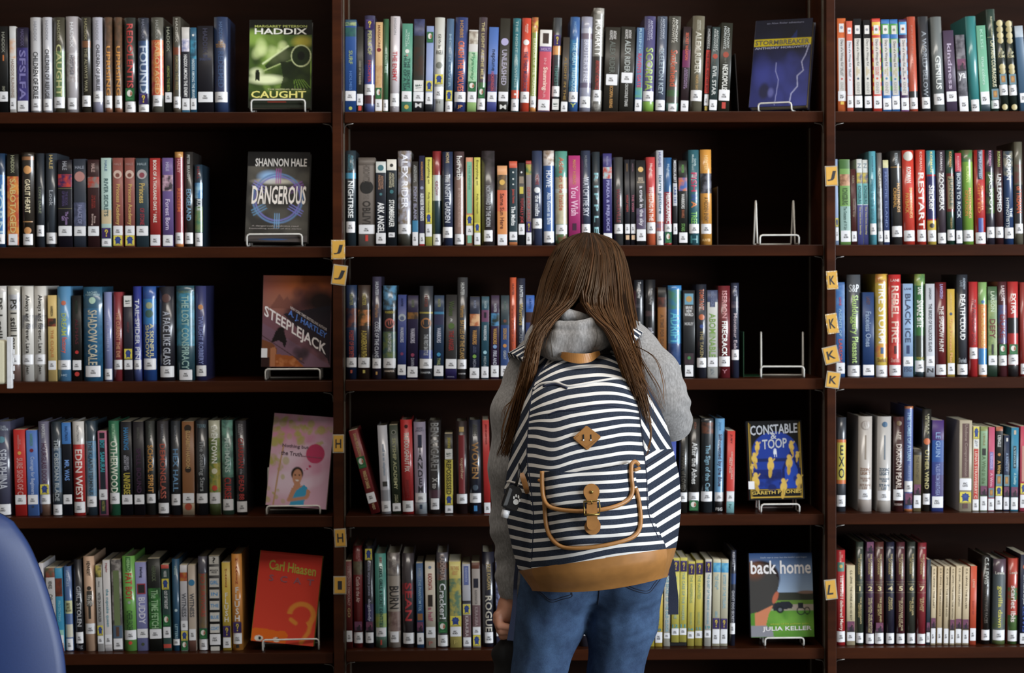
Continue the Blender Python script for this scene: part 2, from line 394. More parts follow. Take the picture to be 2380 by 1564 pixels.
blk('L4', 0, 930, 5.2125, 1384, -26, -16, 'HAU', '''
-60 145 240 H 4a4c64; o 460 5a90a0 .2; h 290 350 98a0ac RACHEL/HARTMAN; t 575 1065 bcc0cc 54 SERAPHINA; l 1245 1375 .85
187 325 335 P c01c14; t 400 570 d08880 30 ALLIE/HARRINGTON; o 620 d8a030 .16; t 680 1125 d08c84 54 SURE SIGNS OF C; l 1130 1245
340 468 345 P 4a74bc; t 385 535 5a946c 28 HARRISON; o 590 7a1c30 .18; t 665 1125 acbce0 48 Courage for Beginners; l 1130 1245; o 1275 28364c .12
482 615 240 H 67647a; t 275 445 bcbcc0 32 HASKELL; t 505 1000 56324e 48 HOURGLASS DOOR; a 1005 1128; l 1130 1245; b 1245 1384 6a4c3c
640 755 240 H 24303a; b 560 1100 2a4864,3a5a74; t 455 1205 acb4b8 46 THE OBSIDIAN BLADE; l 1248 1375
770 880 255 P 10141e; b 255 515 2f74bc; t 300 475 1c4478 32 HAUTMAN; t 710 960 6a9ae0 54 MR. WAS; l 1130 1245
895 1035 240 H ccc8c4; b 520 1384 c82420; t 290 480 9c9894 22 HAUTMAN; t 580 1208 e4d8d0 62 EDEN WEST; l 1218 1350
1050 1175 235 H 2a3c48; b 480 1150 6a8aa0,3a78a0; t 490 1135 30363c 38 THE KLAATU TERMINUS; l 1150 1280
1205 1310 360 P b0607c; f 380 450 1c1c24 .6; f 465 1370 14202c .62; t 470 570 18a0b0 52 BOY; t 615 855 18a0b0 52 SAMURAI; l 1070 1195; t 1210 1330 8a8830 38 HAUTMAN
1330 1455 235 H 1f6a48; t 275 445 90c498 32 HAUTMAN; t 480 1110 d8dcc8 68 OTHERWOOD; l 1110 1245
1480 1610 245 P 0e1018; t 320 590 2a80b8 46 HAWKING; t 655 845 a8a8b4 48 GEORGE'S/SECRET KEY; t 870 1130 b8a820 62 UNIVERSE; l 1135 1250
1630 1755 245 P 16121a; t 320 455 5c5c54 26 HAWKINS; t 570 1115 40203f 46 SPELL BOUND; l 1135 1250
1775 1890 240 H 2c2e2c; t 285 450 5c645c 26 HAWKINS; t 535 1112 c88a28 58 SCHOOL SPIRIT; l 1128 1240
1915 2050 240 H 302c30; t 280 455 6c6c74 26 HAWKINS; t 515 1180 ac4c38 52 DEMONGLASS; l 1235 1360
''')
blk('L4', 390, 930, 5.214, 1384, -5, -40, 'HAW', '''
40 155 240 H 24282e; t 300 475 6c7078 26 HAWKINS; t 580 1100 5c8cb4 54 HEX HALL; l 1130 1265 ln=2
180 325 250 P 7a4a1c; b 1245 1384 c0a888; o 330 2a1c10 .3; t 360 820 c8a060 34 ELIZABETH HAYDON; o 832 2a1c10 .26; o 1285 a83c1c .3; l 1120 1240
345 485 235 H 20242a; h 280 325 54707c TERRI; t 480 1095 8e9294 52 The Stealing Stars; l 1122 1240
505 640 235 H a8a890; b 450 750 4a6a2c,7a8838; b 750 1110 a89c1c,5a7a28; b 1245 1384 4a5a28; t 300 755 e8e8dc 50 EVENTOWN; o 850 d0ccb0 .26; o 1055 c83c1c .25; l 1110 1245
665 800 235 H 4a7868; b 235 900 5a9080,3a5f58; b 930 1200 23282a; t 450 870 b4ccc4 46 McHMANS; t 930 1190 ac2018 62 CURSE; l 1195 1330
835 965 240 H 26242a; t 280 415 a09ca0 44 KAREN/HEALEY; t 450 815 ac2c28 50 GUARDIAN; t 825 890 98949c 28 of the; t 905 1200 ac2c28 50 DEAD 88; l 1220 1350
''')
blk('L5', 0, 1250, 4.98, 1320, -30, -30, 'HEN', '''
478 532 295 P ccc8cc; t 400 530 34343a 46 GREAT
556 660 350 P c4c0c0; b 350 460 4c4a30,8a3c28; t 500 590 38342c 42 HENKES; t 655 950 48463c 52 Olive's Ocean
665 745 350 P 1f8cb4; b 470 680 7a3420,5a2818; b 1070 1180 86bcac; t 730 970 7cc0d4 38 PROTECTING; l 1130 1222; b 1222 1320 c43424,c8c4b8
765 850 335 H 4a689c; t 385 570 a0b4d0 36 HENKES; b 735 885 c4c48c; h 760 865 484430 BIRD/LAKE/MOON; b 1010 1160 c4c0ac; l 1175 1310
878 970 258 H 1c1c22; t 565 1035 acacb0 64 GIRL, STOLEN; l 1100 1230; h 1240 1300 5c5c64 fsg
990 1115 220 H d0a888; t 275 445 383028 34 HENNESEY; o 590 3c342c .2; f 620 800 45403a .5; h 670 790 b8b4ac LEFT/OPEN; f 800 945 2c2824 .22; l 1000 1120
1135 1205 320 P c4c0bc; b 320 460 b4a438,45442c; t 505 575 585450 32 Henry; t 640 980 38342e 44 NOTES ON A BOATBUILDER; a 1020 1135; l 1140 1230
1218 1300 265 P c8c4c4; t 300 410 a83848 36 Hepler; t 600 1040 5c9cac 54 the cupcake queen; l 1130 1245; b 1250 1254 a8a4a4
1315 1425 258 P 4c4646,8a8480; f 385 1025 667648 .62; b 1025 1170 4a6078; f 1040 1150 5a3c2c .3; l 1175 1300
1440 1585 218 H 66ac3c; f 225 395 3c7a2c .4; t 245 400 a8d890 24 HERBACH; t 415 725 c82020 54 FAT BOY; o 757 9ca89c .12; t 850 1082 183c1c 48 CHEERLEADER; l 1078 1190; o 1225 c83020 .15
1592 1725 292 P 8486bc; t 350 470 26263a 32 Herlong; f 540 662 a43444 .75; f 552 650 2a2628 .58; t 700 1010 d8d8e8 58 BUDDY; l 1065 1170; o 1245 3c4428 .14
1735 1880 245 P 121612; b 590 1060 2c7828,1a4a1c; t 330 510 5c684c 32 HERRICK; t 610 1055 90bc88 56 The TIME FETCH; l 1065 1175
1895 1985 318 P 24403c; b 318 362 b83c2c; t 390 460 ccd0cc 36 HESSE; a 480 605; t 620 830 dcdcdc 42 OUT OF THE DUST; g 900 1030; l 1040 1165; b 1240 1285 b83c2c
''')
blk('L5', 390, 1250, 4.98, 1290, -14, -16, 'HIA', '''
60 145 225 H 1c5070; t 305 410 a0bcbc 36 HESSE; o 820 acc4cc .2; t 980 1150 8ab0bc 38 LETTERS; l 1155 1225
155 238 295 P c8c4c8; b 380 480 c07820,a83020; t 620 895 50545c 64 WITNESS; l 940 1050; a 1060 1170; g 1172 1285
248 330 295 P ac9c8c; o 495 2a7ca8 .45; t 620 895 50545c 64 WITNESS; l 1035 1165; b 1165 1290 6a4438
362 470 200 H 4c4a58; b 400 1030 6a5a4a,7a6238; t 400 900 ac3c28 52 NO SURVIVORS; g 1035 1155; l 1160 1285
485 615 190 P 101012; f 195 285 c8c4bc .86; h 205 275 202020 ?; f 315 415 c8c4bc .86; h 345 390 303030 MONICA/HESSE; f 450 550 c8c4bc .86; h 475 520 2c90d0 GIRL; f 580 680 c8c4bc .86; h 612 650 2c90d0 IN; f 712 815 c8c4bc .86; h 745 785 2c90d0 THE; f 845 950 c8c4bc .86; h 880 918 2c90d0 BLUE; f 980 1082 c8c4bc .86; h 1010 1050 2c90d0 COAT; l 1095 1220; f 1240 1288 c8c4bc .8
640 735 270 P c8a810; v 340 560 a43418 26 HIAASEN; v 620 960 e4e0d4 52 FLUSH; q 1005 1135; l 1140 1260
750 870 172 H d88a18; v 215 520 b83c18 24 HIAASEN; v 555 952 e4e0dc 48 FLUSH; q 960 1085; l 1090 1215 .82; f 1222 1262 201c18 .3
''')
blk('M1', 780, 0, 5.2125, 1352, 4, 40, 'HOL', '''
100 248 225 P 1c4a8c; b 225 258 1a4a60; b 258 300 96a46c,1c5a54; b 320 430 1c5a54,164a54; t 600 765 8ea068 34 SURF; t 850 1080 4070b4 26 HOLMES; l 1090 1210; o 1300 a8b040 .16
255 332 308 P 2c2a24; t 720 1010 9a9684 34 CODE OF THE RAVENS; l 1125 1262; f 1268 1325 c83c28 .5
345 470 175 H 3c3a5c; q 225 340; t 360 650 b0b070 38 PERILS OF; b 770 1010 2c3a88; t 720 985 ac3440 32 HOOPER; l 1010 1140; b 1145 1245 4a1c28; b 1245 1352 3c4a80
478 562 255 P cca46c; t 290 560 7a4a28 34 MASSACRE; o 590 7a1c1c .3; b 780 1040 bc8c54,cca46c; g 1050 1185; l 1190 1330
570 635 215 H 2c5c38; t 570 870 a0bca8 44 THE EAGLE MILE; l 1195 1330
655 770 185 H c8c0c4; t 210 410 9c989c 26 HIGSON; t 610 975 bc3038 50 THE ENEMY; l 1120 1275; o 1285 a8a4a8 .12
795 920 275 P 4a9078; t 350 560 a8ccbc 40 TRACY/HOLCZER; o 610 dcdcd4 .2; o 660 c08078 .1; t 665 1090 1c4a44 62 THE SECRET/HUM OF A DA; l 1095 1220; o 1285 b8a030 .22
935 1065 218 P 2c2822; b 218 420 3a4068,2c3050; b 560 900 3a2418,2c2822; y 960 1095; l 1100 1215; b 1220 1352 15161a; h 1235 1290 c8c8c8 M
1085 1172 305 P 8496c4; g 375 505; a 970 1095; l 1110 1250; b 1250 1352 181a20
1185 1305 200 H c0c0b8; h 400 650 565850 GO/OF/MY/ANGELA; o 780 74766c .34; a 890 1010; l 1040 1190; h 1210 1245 5c5c58 H
1325 1415 215 H 4a6888; t 400 1050 7a98ac 26 MOON OVER; a 1085 1212; l 1216 1345
1430 1580 200 H 2c3c74; t 240 450 ac7c38 28 HOBBS; t 490 1098 d8602c 50 CRASH THE WOLVES; l 1105 1225; h 1265 1310 c88838 JP
1590 1700 355 P ccc8c4; b 370 525 8a7a6a,c4bcac; b 620 985 7ab888,a8c8a0; t 630 965 4c8c60 44 Flyaway; g 980 1102; l 1105 1230; b 1230 1352 86ac5c
1712 1810 200 H 4a3c44; t 260 950 b8a86c 38 THE LIGHT AT THE MILE; b 990 1050 3c6a3c; g 1050 1182; l 1185 1320
1830 1945 320 P 466cb4; b 890 1100 2c2c60,5a3050; t 590 850 1c2c50 48 neptune; t 860 1090 b04450 32 HOKENSON; l 1105 1225; b 1225 1352 3c4488
''')
blk('M1', 1160, 0, 5.2125, 1358, 36, 36, 'HOR', '''
-15 105 220 P 2e2b22; o 505 a8a0c8 .38; t 600 1030 aaa4b8 52 UNLEASHED; l 1110 1225; b 1235 1358 1c1c18; h 1265 1320 c8c8c4 M
140 235 220 H 1c6c78; t 250 1060 90aca8 32 THE NIGHT HAS WINGS; b 1090 1190 c84828; o 1140 d8dcd8 .14; l 1200 1340
250 360 215 H cc3a18; t 285 400 e4b4a4 34 JENNIFER/HOLM; o 510 e4dcd8 .32; t 620 1100 4a2c50 48 THE THIRD MUSHROOM; l 1108 1240
370 445 205 H 8a9c40; b 205 390 c8a830,a83c28; t 460 1145 d8d8a8 44 ELEANOR OF THE GARDEN; l 1160 1295; b 1295 1358 c88028
465 610 360 P c84458; b 360 560 dcd8d4; f 400 525 3a2820 .5; b 560 622 6a4a88; h 578 612 c0a0cc HOLT; t 700 1190 d88890 22 IN THE YEAR; t 810 1092 ecc8b8 48 Stunning; l 1205 1335; b 1338 1358 3c3460
630 730 210 H 3c4044; q 420 550; b 550 660 d89850; t 780 1035 406e68 44 TEMPEST; l 1040 1165; y 1195 1325
745 825 450 P 3c342c; t 690 1210 907028 38 A LIGHT IN THE; l 1230 1355
835 950 205 H 2c5c98; b 480 1100 2c84b8,1c5488; t 265 440 6a94c0 26 HOPKINS; t 515 1105 a0ccdc 42 THE GREAT TREEHOUSE; l 1112 1235; h 1250 1300 a8b440 Y
970 1105 200 H 9696a8; b 340 400 b4b4c0; b 400 470 7a6a78; b 1000 1060 6a6078; t 480 985 ccccdc 48 BROTHER'S FIRE; l 1165 1300
1115 1245 95 H 8a8880; b 95 170 a8a49c,6c6a64; b 680 1090 3a3430; t 235 680 ecece8 66 MORIARTY; t 730 1082 ac3028 42 ANTHONY HOROWITZ; l 1090 1225 .7; b 1230 1358 6c6a64,a8a49c
1262 1440 330 P 2c2820; t 370 482 c8c4c0 46 ANTHONY/HOROWITZ; t 500 890 5e645c 38 ALEX RIDER; l 900 1032 .78; t 1040 1305 b88438 22 SCORPIA RISING
1450 1620 325 P 2a2822; t 360 472 c8c4c0 46 ANTHONY/HOROWITZ; t 490 878 a0a6a2 40 ALEX RIDER; l 880 1005 .8; t 1012 1290 b8b8b4 22 CROCODILE TEARS
1640 1725 335 P 4a6c94; t 345 640 8cb0c8 36 RISING; t 650 1060 cc3c5c 56 RAVEN'S GATE; b 1060 1180 3a88a8,5a9a60; l 1205 1345
1735 1870 198 H 4a4674; t 240 492 a09eb8 46 ANTHONY/HOROWITZ; t 580 1100 90ac3c 68 SCORPIA; l 1105 1225; b 1230 1358 76a42c
1890 2010 198 H 4a5468; t 215 485 a0a6b4 44 ANTHONY/HOROWITZ; t 580 1145 90a0ac 48 SKELETON KEY; l 1210 1335
''')
blk('M1', 1540, 0, 5.2125, 1352, 40, 72, 'HOR', '''
45 190 190 H 4a4840; t 215 515 bcb8ac 48 ANTHONY/HOROWITZ; t 600 1040 bc502c 58 Snakehead; b 1085 1160 3c5c38; b 1240 1352 5a8878; l 1250 1340 .7
215 310 318 P 2c1c20; b 600 810 6a2050; t 390 722 cc5838 38 SECRET WEAPON; t 820 1072 94789c 46 ANTHONY/HOROWITZ; l 1210 1340
330 475 190 H 6a6450; t 240 370 b0ac98 34 ANTHONY/HOROWITZ; t 380 890 bcb8a8 48 ALEX RIDER; t 905 1088 ac8848 22 NEVER SAY; l 1090 1220
497 550 305 P 1c1c20; b 600 1122 c02c20; t 345 585 bcbcbc 54 HOROWITZ; t 620 1112 400e0e 54 THE DEVIL AND HIS BOY; l 1135 1270; f 1278 1330 b8a030 .6
560 655 325 P 2c3c3c; t 350 625 acb0ac 58 ANTHONY/HOROWITZ; o 680 a83c24 .32; t 715 790 5c5448 30 no 2; t 800 1150 bcc0bc 52 EVIL STAR; l 1205 1330
668 805 275 P 25261c; t 320 595 acb0ac 52 ANTHONY/HOROWITZ; o 660 983c24 .26; t 700 760 6c6c60 24 no 4; t 780 1088 dcdcd4 48 NECROPOLIS; l 1085 1215; f 1235 1312 b83020 .34
''')
blk('M2', 780, 320, 5.2125, 1316, 2, 0, 'HOR', '''
120 245 160 H 24323a; t 210 405 3a7c8c 54 ANTHONY/HOROWITZ; b 430 500 2f8cb0; t 530 975 dce0e0 52 NIGHTRISE; l 1020 1155 .85
275 480 245 P 786d64; b 245 340 564c44; t 330 545 5a5048 40 HOROWITZ; o 605 181614 .4; t 690 750 6a6058 30 THE; t 770 1050 2a2420 48 OBLIVI; l 1060 1170; f 1185 1258 c03020 .17
488 610 295 P 20242e; b 295 430 c4c8c4; o 370 3a7078 .3; t 460 635 ac7c5c 52 ANTHONY/HOROWITZ; o 690 3a6c74 .14; t 790 1158 e4e4e4 66 ARK ANGEL; l 1160 1290
622 738 268 P 1c242a; b 268 400 d4d0c4; o 340 30302c .18; t 430 612 bcb494 54 ANTHONY/HOROWITZ; o 660 2a6a70 .2; t 760 1088 e4e4e0 56 STORMBREAKER; l 1155 1212 .65
755 920 165 H 8a8880; b 165 1050 a4a4b4,7a6a54; t 200 865 e4e4ec 48 ALEX RIDER; l 1055 1170; b 1175 1316 3c3a30
930 1000 295 P 2c2824; t 340 550 acaca8 50 ANTHONY/HOROWITZ; t 600 1005 908ea8 58 POINT BLANK; b 1010 1150 2c78a0; l 1150 1312
1015 1080 225 P 1c1c3c; t 300 525 b87c38 38 HOROWITZ; o 615 888ca8 .3; t 680 1012 e4e4e8 62 ALEX RIDER THE GADGETS; l 1165 1295; b 1298 1316 c01c1c
1090 1168 245 P c4c03c; t 270 565 5c5a28 44 Everything on; t 670 915 6a6428 34 Polly Horvath; a 920 1052; l 1055 1205
1178 1280 170 H 1c3840; b 170 460 8a2428; b 460 770 c0c4c8; h 530 705 985c64 A/B/O/E/S; l 1175 1310
1295 1420 178 H 24304c; t 190 315 bca474 32 HOWE; t 450 1035 bcc0c8 52 The NIGHT GARDEN; l 1090 1220
1440 1560 175 H 4c3838; b 480 1170 8a6c60; t 230 515 d8d4d0 54 horvath; t 620 1092 b09488 34 MY ONE HUNDRED ADVENTURES; l 1175 1300
1580 1668 248 P d4906c; f 300 925 6aac8c .7; t 340 640 4a8468 26 THE PEPINS; a 945 1072; l 1075 1190; f 1192 1285 6aac8c .6
1680 1755 248 P c4bc34; t 280 585 6a6420 44 Everything on; t 690 932 6a6420 34 Polly Horvath; a 1040 1158; l 1160 1305
1770 1930 168 H 2e2a2a,3c3438; t 590 1085 acacb0 36 NORTHWARD TO THE MOON; l 1130 1265 .65
1960 2080 350 P d4643c; b 350 460 d4945c; b 460 645 4a3c30,7a5a34; o 550 d8a83c .28; b 900 1180 d4843c; t 685 1115 682c1c 42 Same Sun Here; l 1180 1312
''')
blk('M2', 1140, 320, 5.2125, 1326, 2, -8, 'HOW', '''
228 325 305 P 1c343c; b 305 385 c84c28; o 440 d8dcd8 .11; o 520 d8dcd8 .11; o 585 d8dcd8 .1; t 640 815 bc4434 42 James Howe; t 850 1085 e4e8e8 52 The Misfits; l 1160 1260; b 1285 1326 b8682c
340 415 325 P 14181c; o 440 dcdcdc .15; f 490 575 8a7a68 .7; f 615 700 c4b428 .6; t 750 1052 ac2c30 58 TOTALLY JOE; l 1065 1195
432 498 300 P 8a8080; b 300 342 a02c20; b 342 470 b8a02c,2a6a48; t 620 1032 ac4c48 54 DEW DROP DEAD; q 1040 1165; l 1170 1310
508 628 180 H 323c58; t 470 592 94343c 38 HOWE; o 655 d8dce0 .3; t 720 972 dce0e8 46 the misfits; l 1000 1120
645 775 178 H 2c5898; b 178 360 d0c8c4,8a7058; t 420 622 dce4f0 54 HOWE; t 685 1072 ccdcf0 36 Also Known as Elvis; l 1155 1290; b 1290 1326 22242c
790 935 185 H 4a9080; b 500 1070 b0a888,c4b894; t 260 905 b85c3c 40 Addie on the Inside; b 640 690 c4ccc0; l 1075 1190; b 1190 1326 4a6a3c,8a3c2c
950 1090 240 P b02870; t 290 592 cc7c54 28 MANDY HUBBARD; t 610 965 e4b0cc 62 You Wish; f 1060 1145 3a0c30 .34
1105 1215 180 H 323a50; t 240 385 70747c 28 HUBBARD; t 500 975 bcc0cc 66 WATCH THE SKY; l 1070 1185
1240 1330 195 H 2a3238; t 450 1180 7cb4bc 58 R I P P L E; l 1185 1300
1368 1475 215 P 352f70; b 380 520 a4c4c8,b83c30; t 250 365 908eb8 24 HUBBARD; t 540 1155 a0a0d4 46 PRADA & PREJUDICE; l 1180 1310
1500 1610 260 H 3c3c3c; t 640 1052 803038 44 WANDERVILLE; l 1072 1185
1632 1692 290 P 1c1c24; t 340 432 906c40 28 HUDSON; t 715 918 ac3c38 44 WOLF HIGH; l 1070 1185; f 1205 1258 d4b088 .7
1702 1760 290 P 1c1c24; t 340 432 7c5a68 28 HUDSON; t 715 918 ac5a70 48 THE WISH; l 1070 1185; f 1205 1258 d4b088 .7
1770 1885 300 P 18181a; o 410 d4a858 .28; h 505 575 ccb89c MARK/PETER/HUGHES; b 880 1130 4a3a5a,5a5468; t 610 1092 d4d0d8 52 a crack in the sky; l 1135 1275
1895 2005 260 H c03838; b 700 1326 d45c2c; t 340 485 ecc8c0 38 Hughes; t 620 1032 ecd8cc 48 WHISTLING IN THE; l 1050 1185
''')
blk('M2', 1470, 320, 5.064, 1283, -4, -10, 'HUN', '''
287 370 170 H bcc0cc; t 190 365 4c4c84 38 HUGHES; t 460 915 2a5c78 60 icarm picture; b 1005 1120 7a6a90,c86838; l 1122 1280
378 470 255 H 1c4a74; b 255 660 1c5a90; b 660 1035 a02438; t 330 465 a0b8cc 38 Hughes; t 675 1022 dce0e0 54 HEROGRAPHIC; l 1035 1125; g 1130 1258; b 1258 1283 a82020
482 530 270 P 1c1c20; b 555 820 b4b8c0; t 290 545 ccccd0 62 MISSION ALERT; t 600 785 3c5c9c 58 LAB 101; l 1030 1155
548 650 290 P 1a1c18; b 490 645 c86a3c,3a5ca0; t 340 435 5ca43c 28 HUNTER; t 680 855 ccccc8 38 WARRIORS; t 868 965 904c28 32 BRAMBLE; t 1030 1122 5c943c 40 STARS; l 1135 1255
668 790 165 H 28606c; t 220 405 a4bcbc 48 Lynda/Mullaly Hunt; t 430 655 b82858 56 FISH; t 690 755 3c4c9c 56 IN; t 770 845 d87828 52 A; t 890 1032 6cb03c 56 TREE; l 1035 1145; h 1170 1260 2c7c84 H
808 938 162 H d4901c; b 440 675 23222c,6a6a78; t 230 405 ecc070 34 HUNTER; t 720 1022 6a4a18 38 A HIDDEN ENEMY; l 1035 1150; h 1210 1240 ecc070 HUNTER
''')
blk('M3', 780, 630, 5.392, 1350, 4, 18, 'HUN', '''
115 265 170 H 1c3458; b 460 700 2a2840,7a3c2c; t 280 425 90925c 32 HUNTER; t 740 1078 ac3c2c 44 FOREST OF SECRETS; l 1080 1200; f 1235 1275 b04428 .18
275 435 170 H 3c2c24; b 480 680 4a3c1c,c87830; t 280 425 ac9c3c 32 HUNTER; t 740 1078 bca42c 44 A DANGEROUS PATH; l 1080 1205; f 1235 1275 b4a43c .18
457 570 65 H 38344c; t 130 300 bcc0cc 38 HUNTER; t 410 575 ac805c 44 Warriors; t 630 1080 bcc0cc 46 CODE OF THE CLANS; l 1090 1215; f 1255 1295 b08438 .2
590 758 178 H 2c4858; b 178 480 4a8cb8,2a3c44; b 480 755 1c1818; o 650 b85c50 .38; o 655 241c1c .27; h 496 528 bcac2c WARRIORS; b 758 1090 3a5c58,6a7a38; t 780 1005 bcc0c0 26 PATH OF STARS; l 1090 1210; b 1215 1350 2c2420; h 1238 1262 c8b8a8 HARPER
775 882 295 P 2c3c80; o 580 a8b0b8 .44; o 590 5a6484 .26; t 340 440 1c2658 26 HUNTER; t 700 892 bcc0d0 42 WARRIORS; o 1035 7a2c58 .18; l 1170 1300
895 1030 305 P 20163a; b 515 600 8a5a18,3a2818; t 360 455 6c7454 26 HUNTER; t 715 902 bcb8c8 42 WARRIORS; o 1050 8a2c50 .17; t 1090 1190 8c8c9c 32 DAWN; l 1195 1330
1045 1212 185 H 2c2e34; b 510 530 a89828; o 650 ac7038 .4; o 655 2c2e34 .31; t 300 450 7c3c34 26 HUNTER; b 990 1095 2c3c80; t 790 1055 acb0b4 32 THE FIRST BATTLE; l 1098 1220; h 1258 1282 acb0b4 HARPER
1228 1352 305 P 1c3450; b 510 540 2c78a0; b 545 672 2c2c4c; t 350 452 90925c 28 HUNTER; t 710 898 bcc0d0 42 WARRIORS; o 1045 1f88b8 .2; t 1090 1182 909c5c 34 TWIL; l 1185 1315
''', 'left')
blk('M3', 1000, 630, 5.392, 1352, 12, 4, 'HUN', '''
188 330 300 P 161416; t 380 565 3e501e 48 Wolves; h 598 632 ccccc8 2; o 690 4a6428 .28; t 750 1002 90201c 44 THE ANGER; l 1105 1225; b 1230 1352 241c54; h 1320 1334 8c8ca8 SCHOL
335 460 82 H 38383a; t 150 305 bcbcb8 38 HUNTER; t 430 582 ac8034 44 Warriors; t 620 1102 ac843c 46 BATTLES OF THE CLANS; l 1110 1230; h 1280 1298 b8b8b8 HARPER
490 615 325 P 1a2138; b 540 690 a85828,d0a070; t 370 470 8088a0 26 HUNTER; t 740 922 bc842c 44 WARRIORS; t 945 1030 4c5474 32 THE NEW/PROPHECY; o 1072 6a9828 .19; t 1110 1210 6c7080 32 MIDN; l 1215 1345
637 732 322 P 1c4858; b 490 640 6a3c5c; f 520 590 1c1424 .3; t 380 472 a0b4b8 30 HUNTER; t 680 872 bcc4c8 40 WARRIORS; o 1022 8ab8c4 .24; t 1070 1198 7c8c90 34 MIDNI; l 1200 1340
757 860 308 P 2e1838; b 530 690 3a7ca8,1c2c28; t 410 518 acacb0 34 HUNTER; t 720 918 bc8c2c 44 WARRIORS; o 950 6a8cb8 .24; t 1000 1180 acacbc 44 FIRE AND; l 1185 1330
880 985 310 P 1c3038; b 680 1200 1f3c70; o 630 6a3c28 .2; t 385 495 5c7068 28 HUNTER; t 720 862 ac802c 40 SEEKERS; o 940 b87828 .22; t 1000 1112 9ca0a4 34 GREAT; l 1190 1320
995 1075 85 H c04c20; t 160 305 6c2c1c 34 HUNTER; t 430 592 903418 44 Warriors; t 620 1045 903418 44 CATS OF THE CLANS; l 1110 1230
1085 1185 95 H 24283a; t 185 335 bcc0c4 44 HUNTER; t 405 682 ac903c 46 Warriors; t 710 905 6c7078 38 SECRETS; l 1110 1230
1195 1300 310 P 2058a8; b 520 650 3a2018; b 650 900 2c3c70; t 350 480 143c7c 30 HUNTER; l 1110 1230
''', 'left')
blk('M3', 1440, 630, 4.76, 1182, 0, 0, 'HUR', '''
100 150 195 P 9a2838; l 1000 1100
165 268 98 H 1c2028; t 120 300 bcbcbc 40 Tonya Hurley; b 360 402 44444c,2c2c34; t 550 905 ccccc8 60 ghostgirl; l 960 1060
290 400 95 H 17181c; t 190 372 909090 36 Tonya Hurley; b 440 500 4a383c,2c2428; t 620 955 90909a 60 ghostgirl; l 960 1060
425 520 180 P 8a5418; b 180 290 14100e; b 290 400 5a2818,2a1810; t 480 965 5a3410 40 A TIME FOR DANCING; l 970 1070
540 690 160 H 2074b0; b 210 420 3a8068,2a7498; b 800 1182 1f3c70,2c4c80; t 460 805 4cb4cc 68 ADRIFT; l 1040 1160
705 835 215 P 14161a; f 250 372 5a90a8 .75; o 310 ac843c .26; h 388 500 d4d4d4 BRAVE/NEW/WORLD; h 568 600 bcbcbc HUXLEY; f 908 1030 2a1420 .8; o 960 2a7c38 .14; l 1040 1165 .7
855 965 148 H 202430; t 200 432 ac5028 48 TOMCRAFT; o 510 b85c28 .3; o 612 2c4484 .2; t 660 955 8c7c48 34 THE TAKEN; l 960 1065
973 1088 215 P c4c4bc; b 215 345 3a4464; f 345 400 3a4464 .5; t 230 395 6c7694 32 IBBOTSON; t 470 958 6c9434 62 ABOMINABLE; l 955 1060; h 1080 1145 6c7478 K/Z
1097 1228 165 H 6a1820; t 220 522 cc8c8c 42 ISERSON; t 555 942 ecece8 44 FIRECRACK; l 945 1055; h 1090 1130 a4606c Y
1240 1325 135 H 242a40; t 170 282 9092a8 38 IVES; b 340 410 6a6068,3a3850; t 470 872 ac9ca4 44 Monsieur Eek; l 872 985
''', 'right')
blk('M4', 780, 940, 5.2125, 1320, 0, 0, 'JEN', '''
430 538 285 P 7a1a1c ln=-272 bt=1296; t 330 605 ccac6c 40 DANIEL PECK JACKSON; g 608 745; t 780 992 ccac6c 40 WINGS OF CHANGE; l 1045 1165; t 1172 1250 bc9c74 30 WEST
558 675 245 H b4b4bc ln=-52; t 470 855 90a4bc 34 small as an elephant; f 925 985 34322e .5; b 1030 1160 8a8c94; l 1165 1290
692 795 240 P 23301c ln=-42; o 330 8a8c80 .28; o 330 23301c .18; t 400 1022 acac7c 42 SKYSHIP ACADEMY; t 1080 1188 90906c 46 NICK/JAMES; l 1190 1285
810 950 175 H b41a1a ln=-25; o 255 3c0c0c .16; t 330 805 e4dcd4 42 THE DOUGHNUT FIX; t 900 1125 7c1616 30 JANOWITZ; l 1158 1290
965 1108 205 H 8a8298 ln=-18; h 265 325 6c6880 ANNE/JARZAB; f 360 505 2a3048 .34; v 500 1060 2c2c34 44 TANDEM; l 1065 1180; b 1190 1320 a4acb4; f 1205 1260 20344c .24
1130 1280 185 H 221e1e ln=-5; t 215 815 909090 66 BEN & IGARET; t 880 1010 b8b8b4 42 X to; b 1030 1125 4a2838; l 1130 1265 .68
1325 1425 345 P 1c1a18 ln=-4; t 390 522 b8a828 44 JENKINS; y 530 655; b 660 1085 c4b428; t 668 1082 2a2818 60 REPOSSESSED; a 1085 1212; l 1215 1305
1465 1600 195 H 241414 ln=-6; f 265 325 b89858 .42; f 365 1075 7a1c20 .56; t 640 902 bc9c7c 34 together; l 1080 1195
1625 1770 180 H 1c2030 ln=-10; t 230 375 4e4e40 40 SUSAN/JENSEN; t 450 892 ac7c3c 56 WOVEN; o 1000 3c4c5c .24; l 1070 1185; f 1220 1285 2c7cb8 .28
1800 1880 185 P b41a16 ln=-20; t 230 480 8c1616 32 JENNINGS; l 1185 1310
''', 'left')
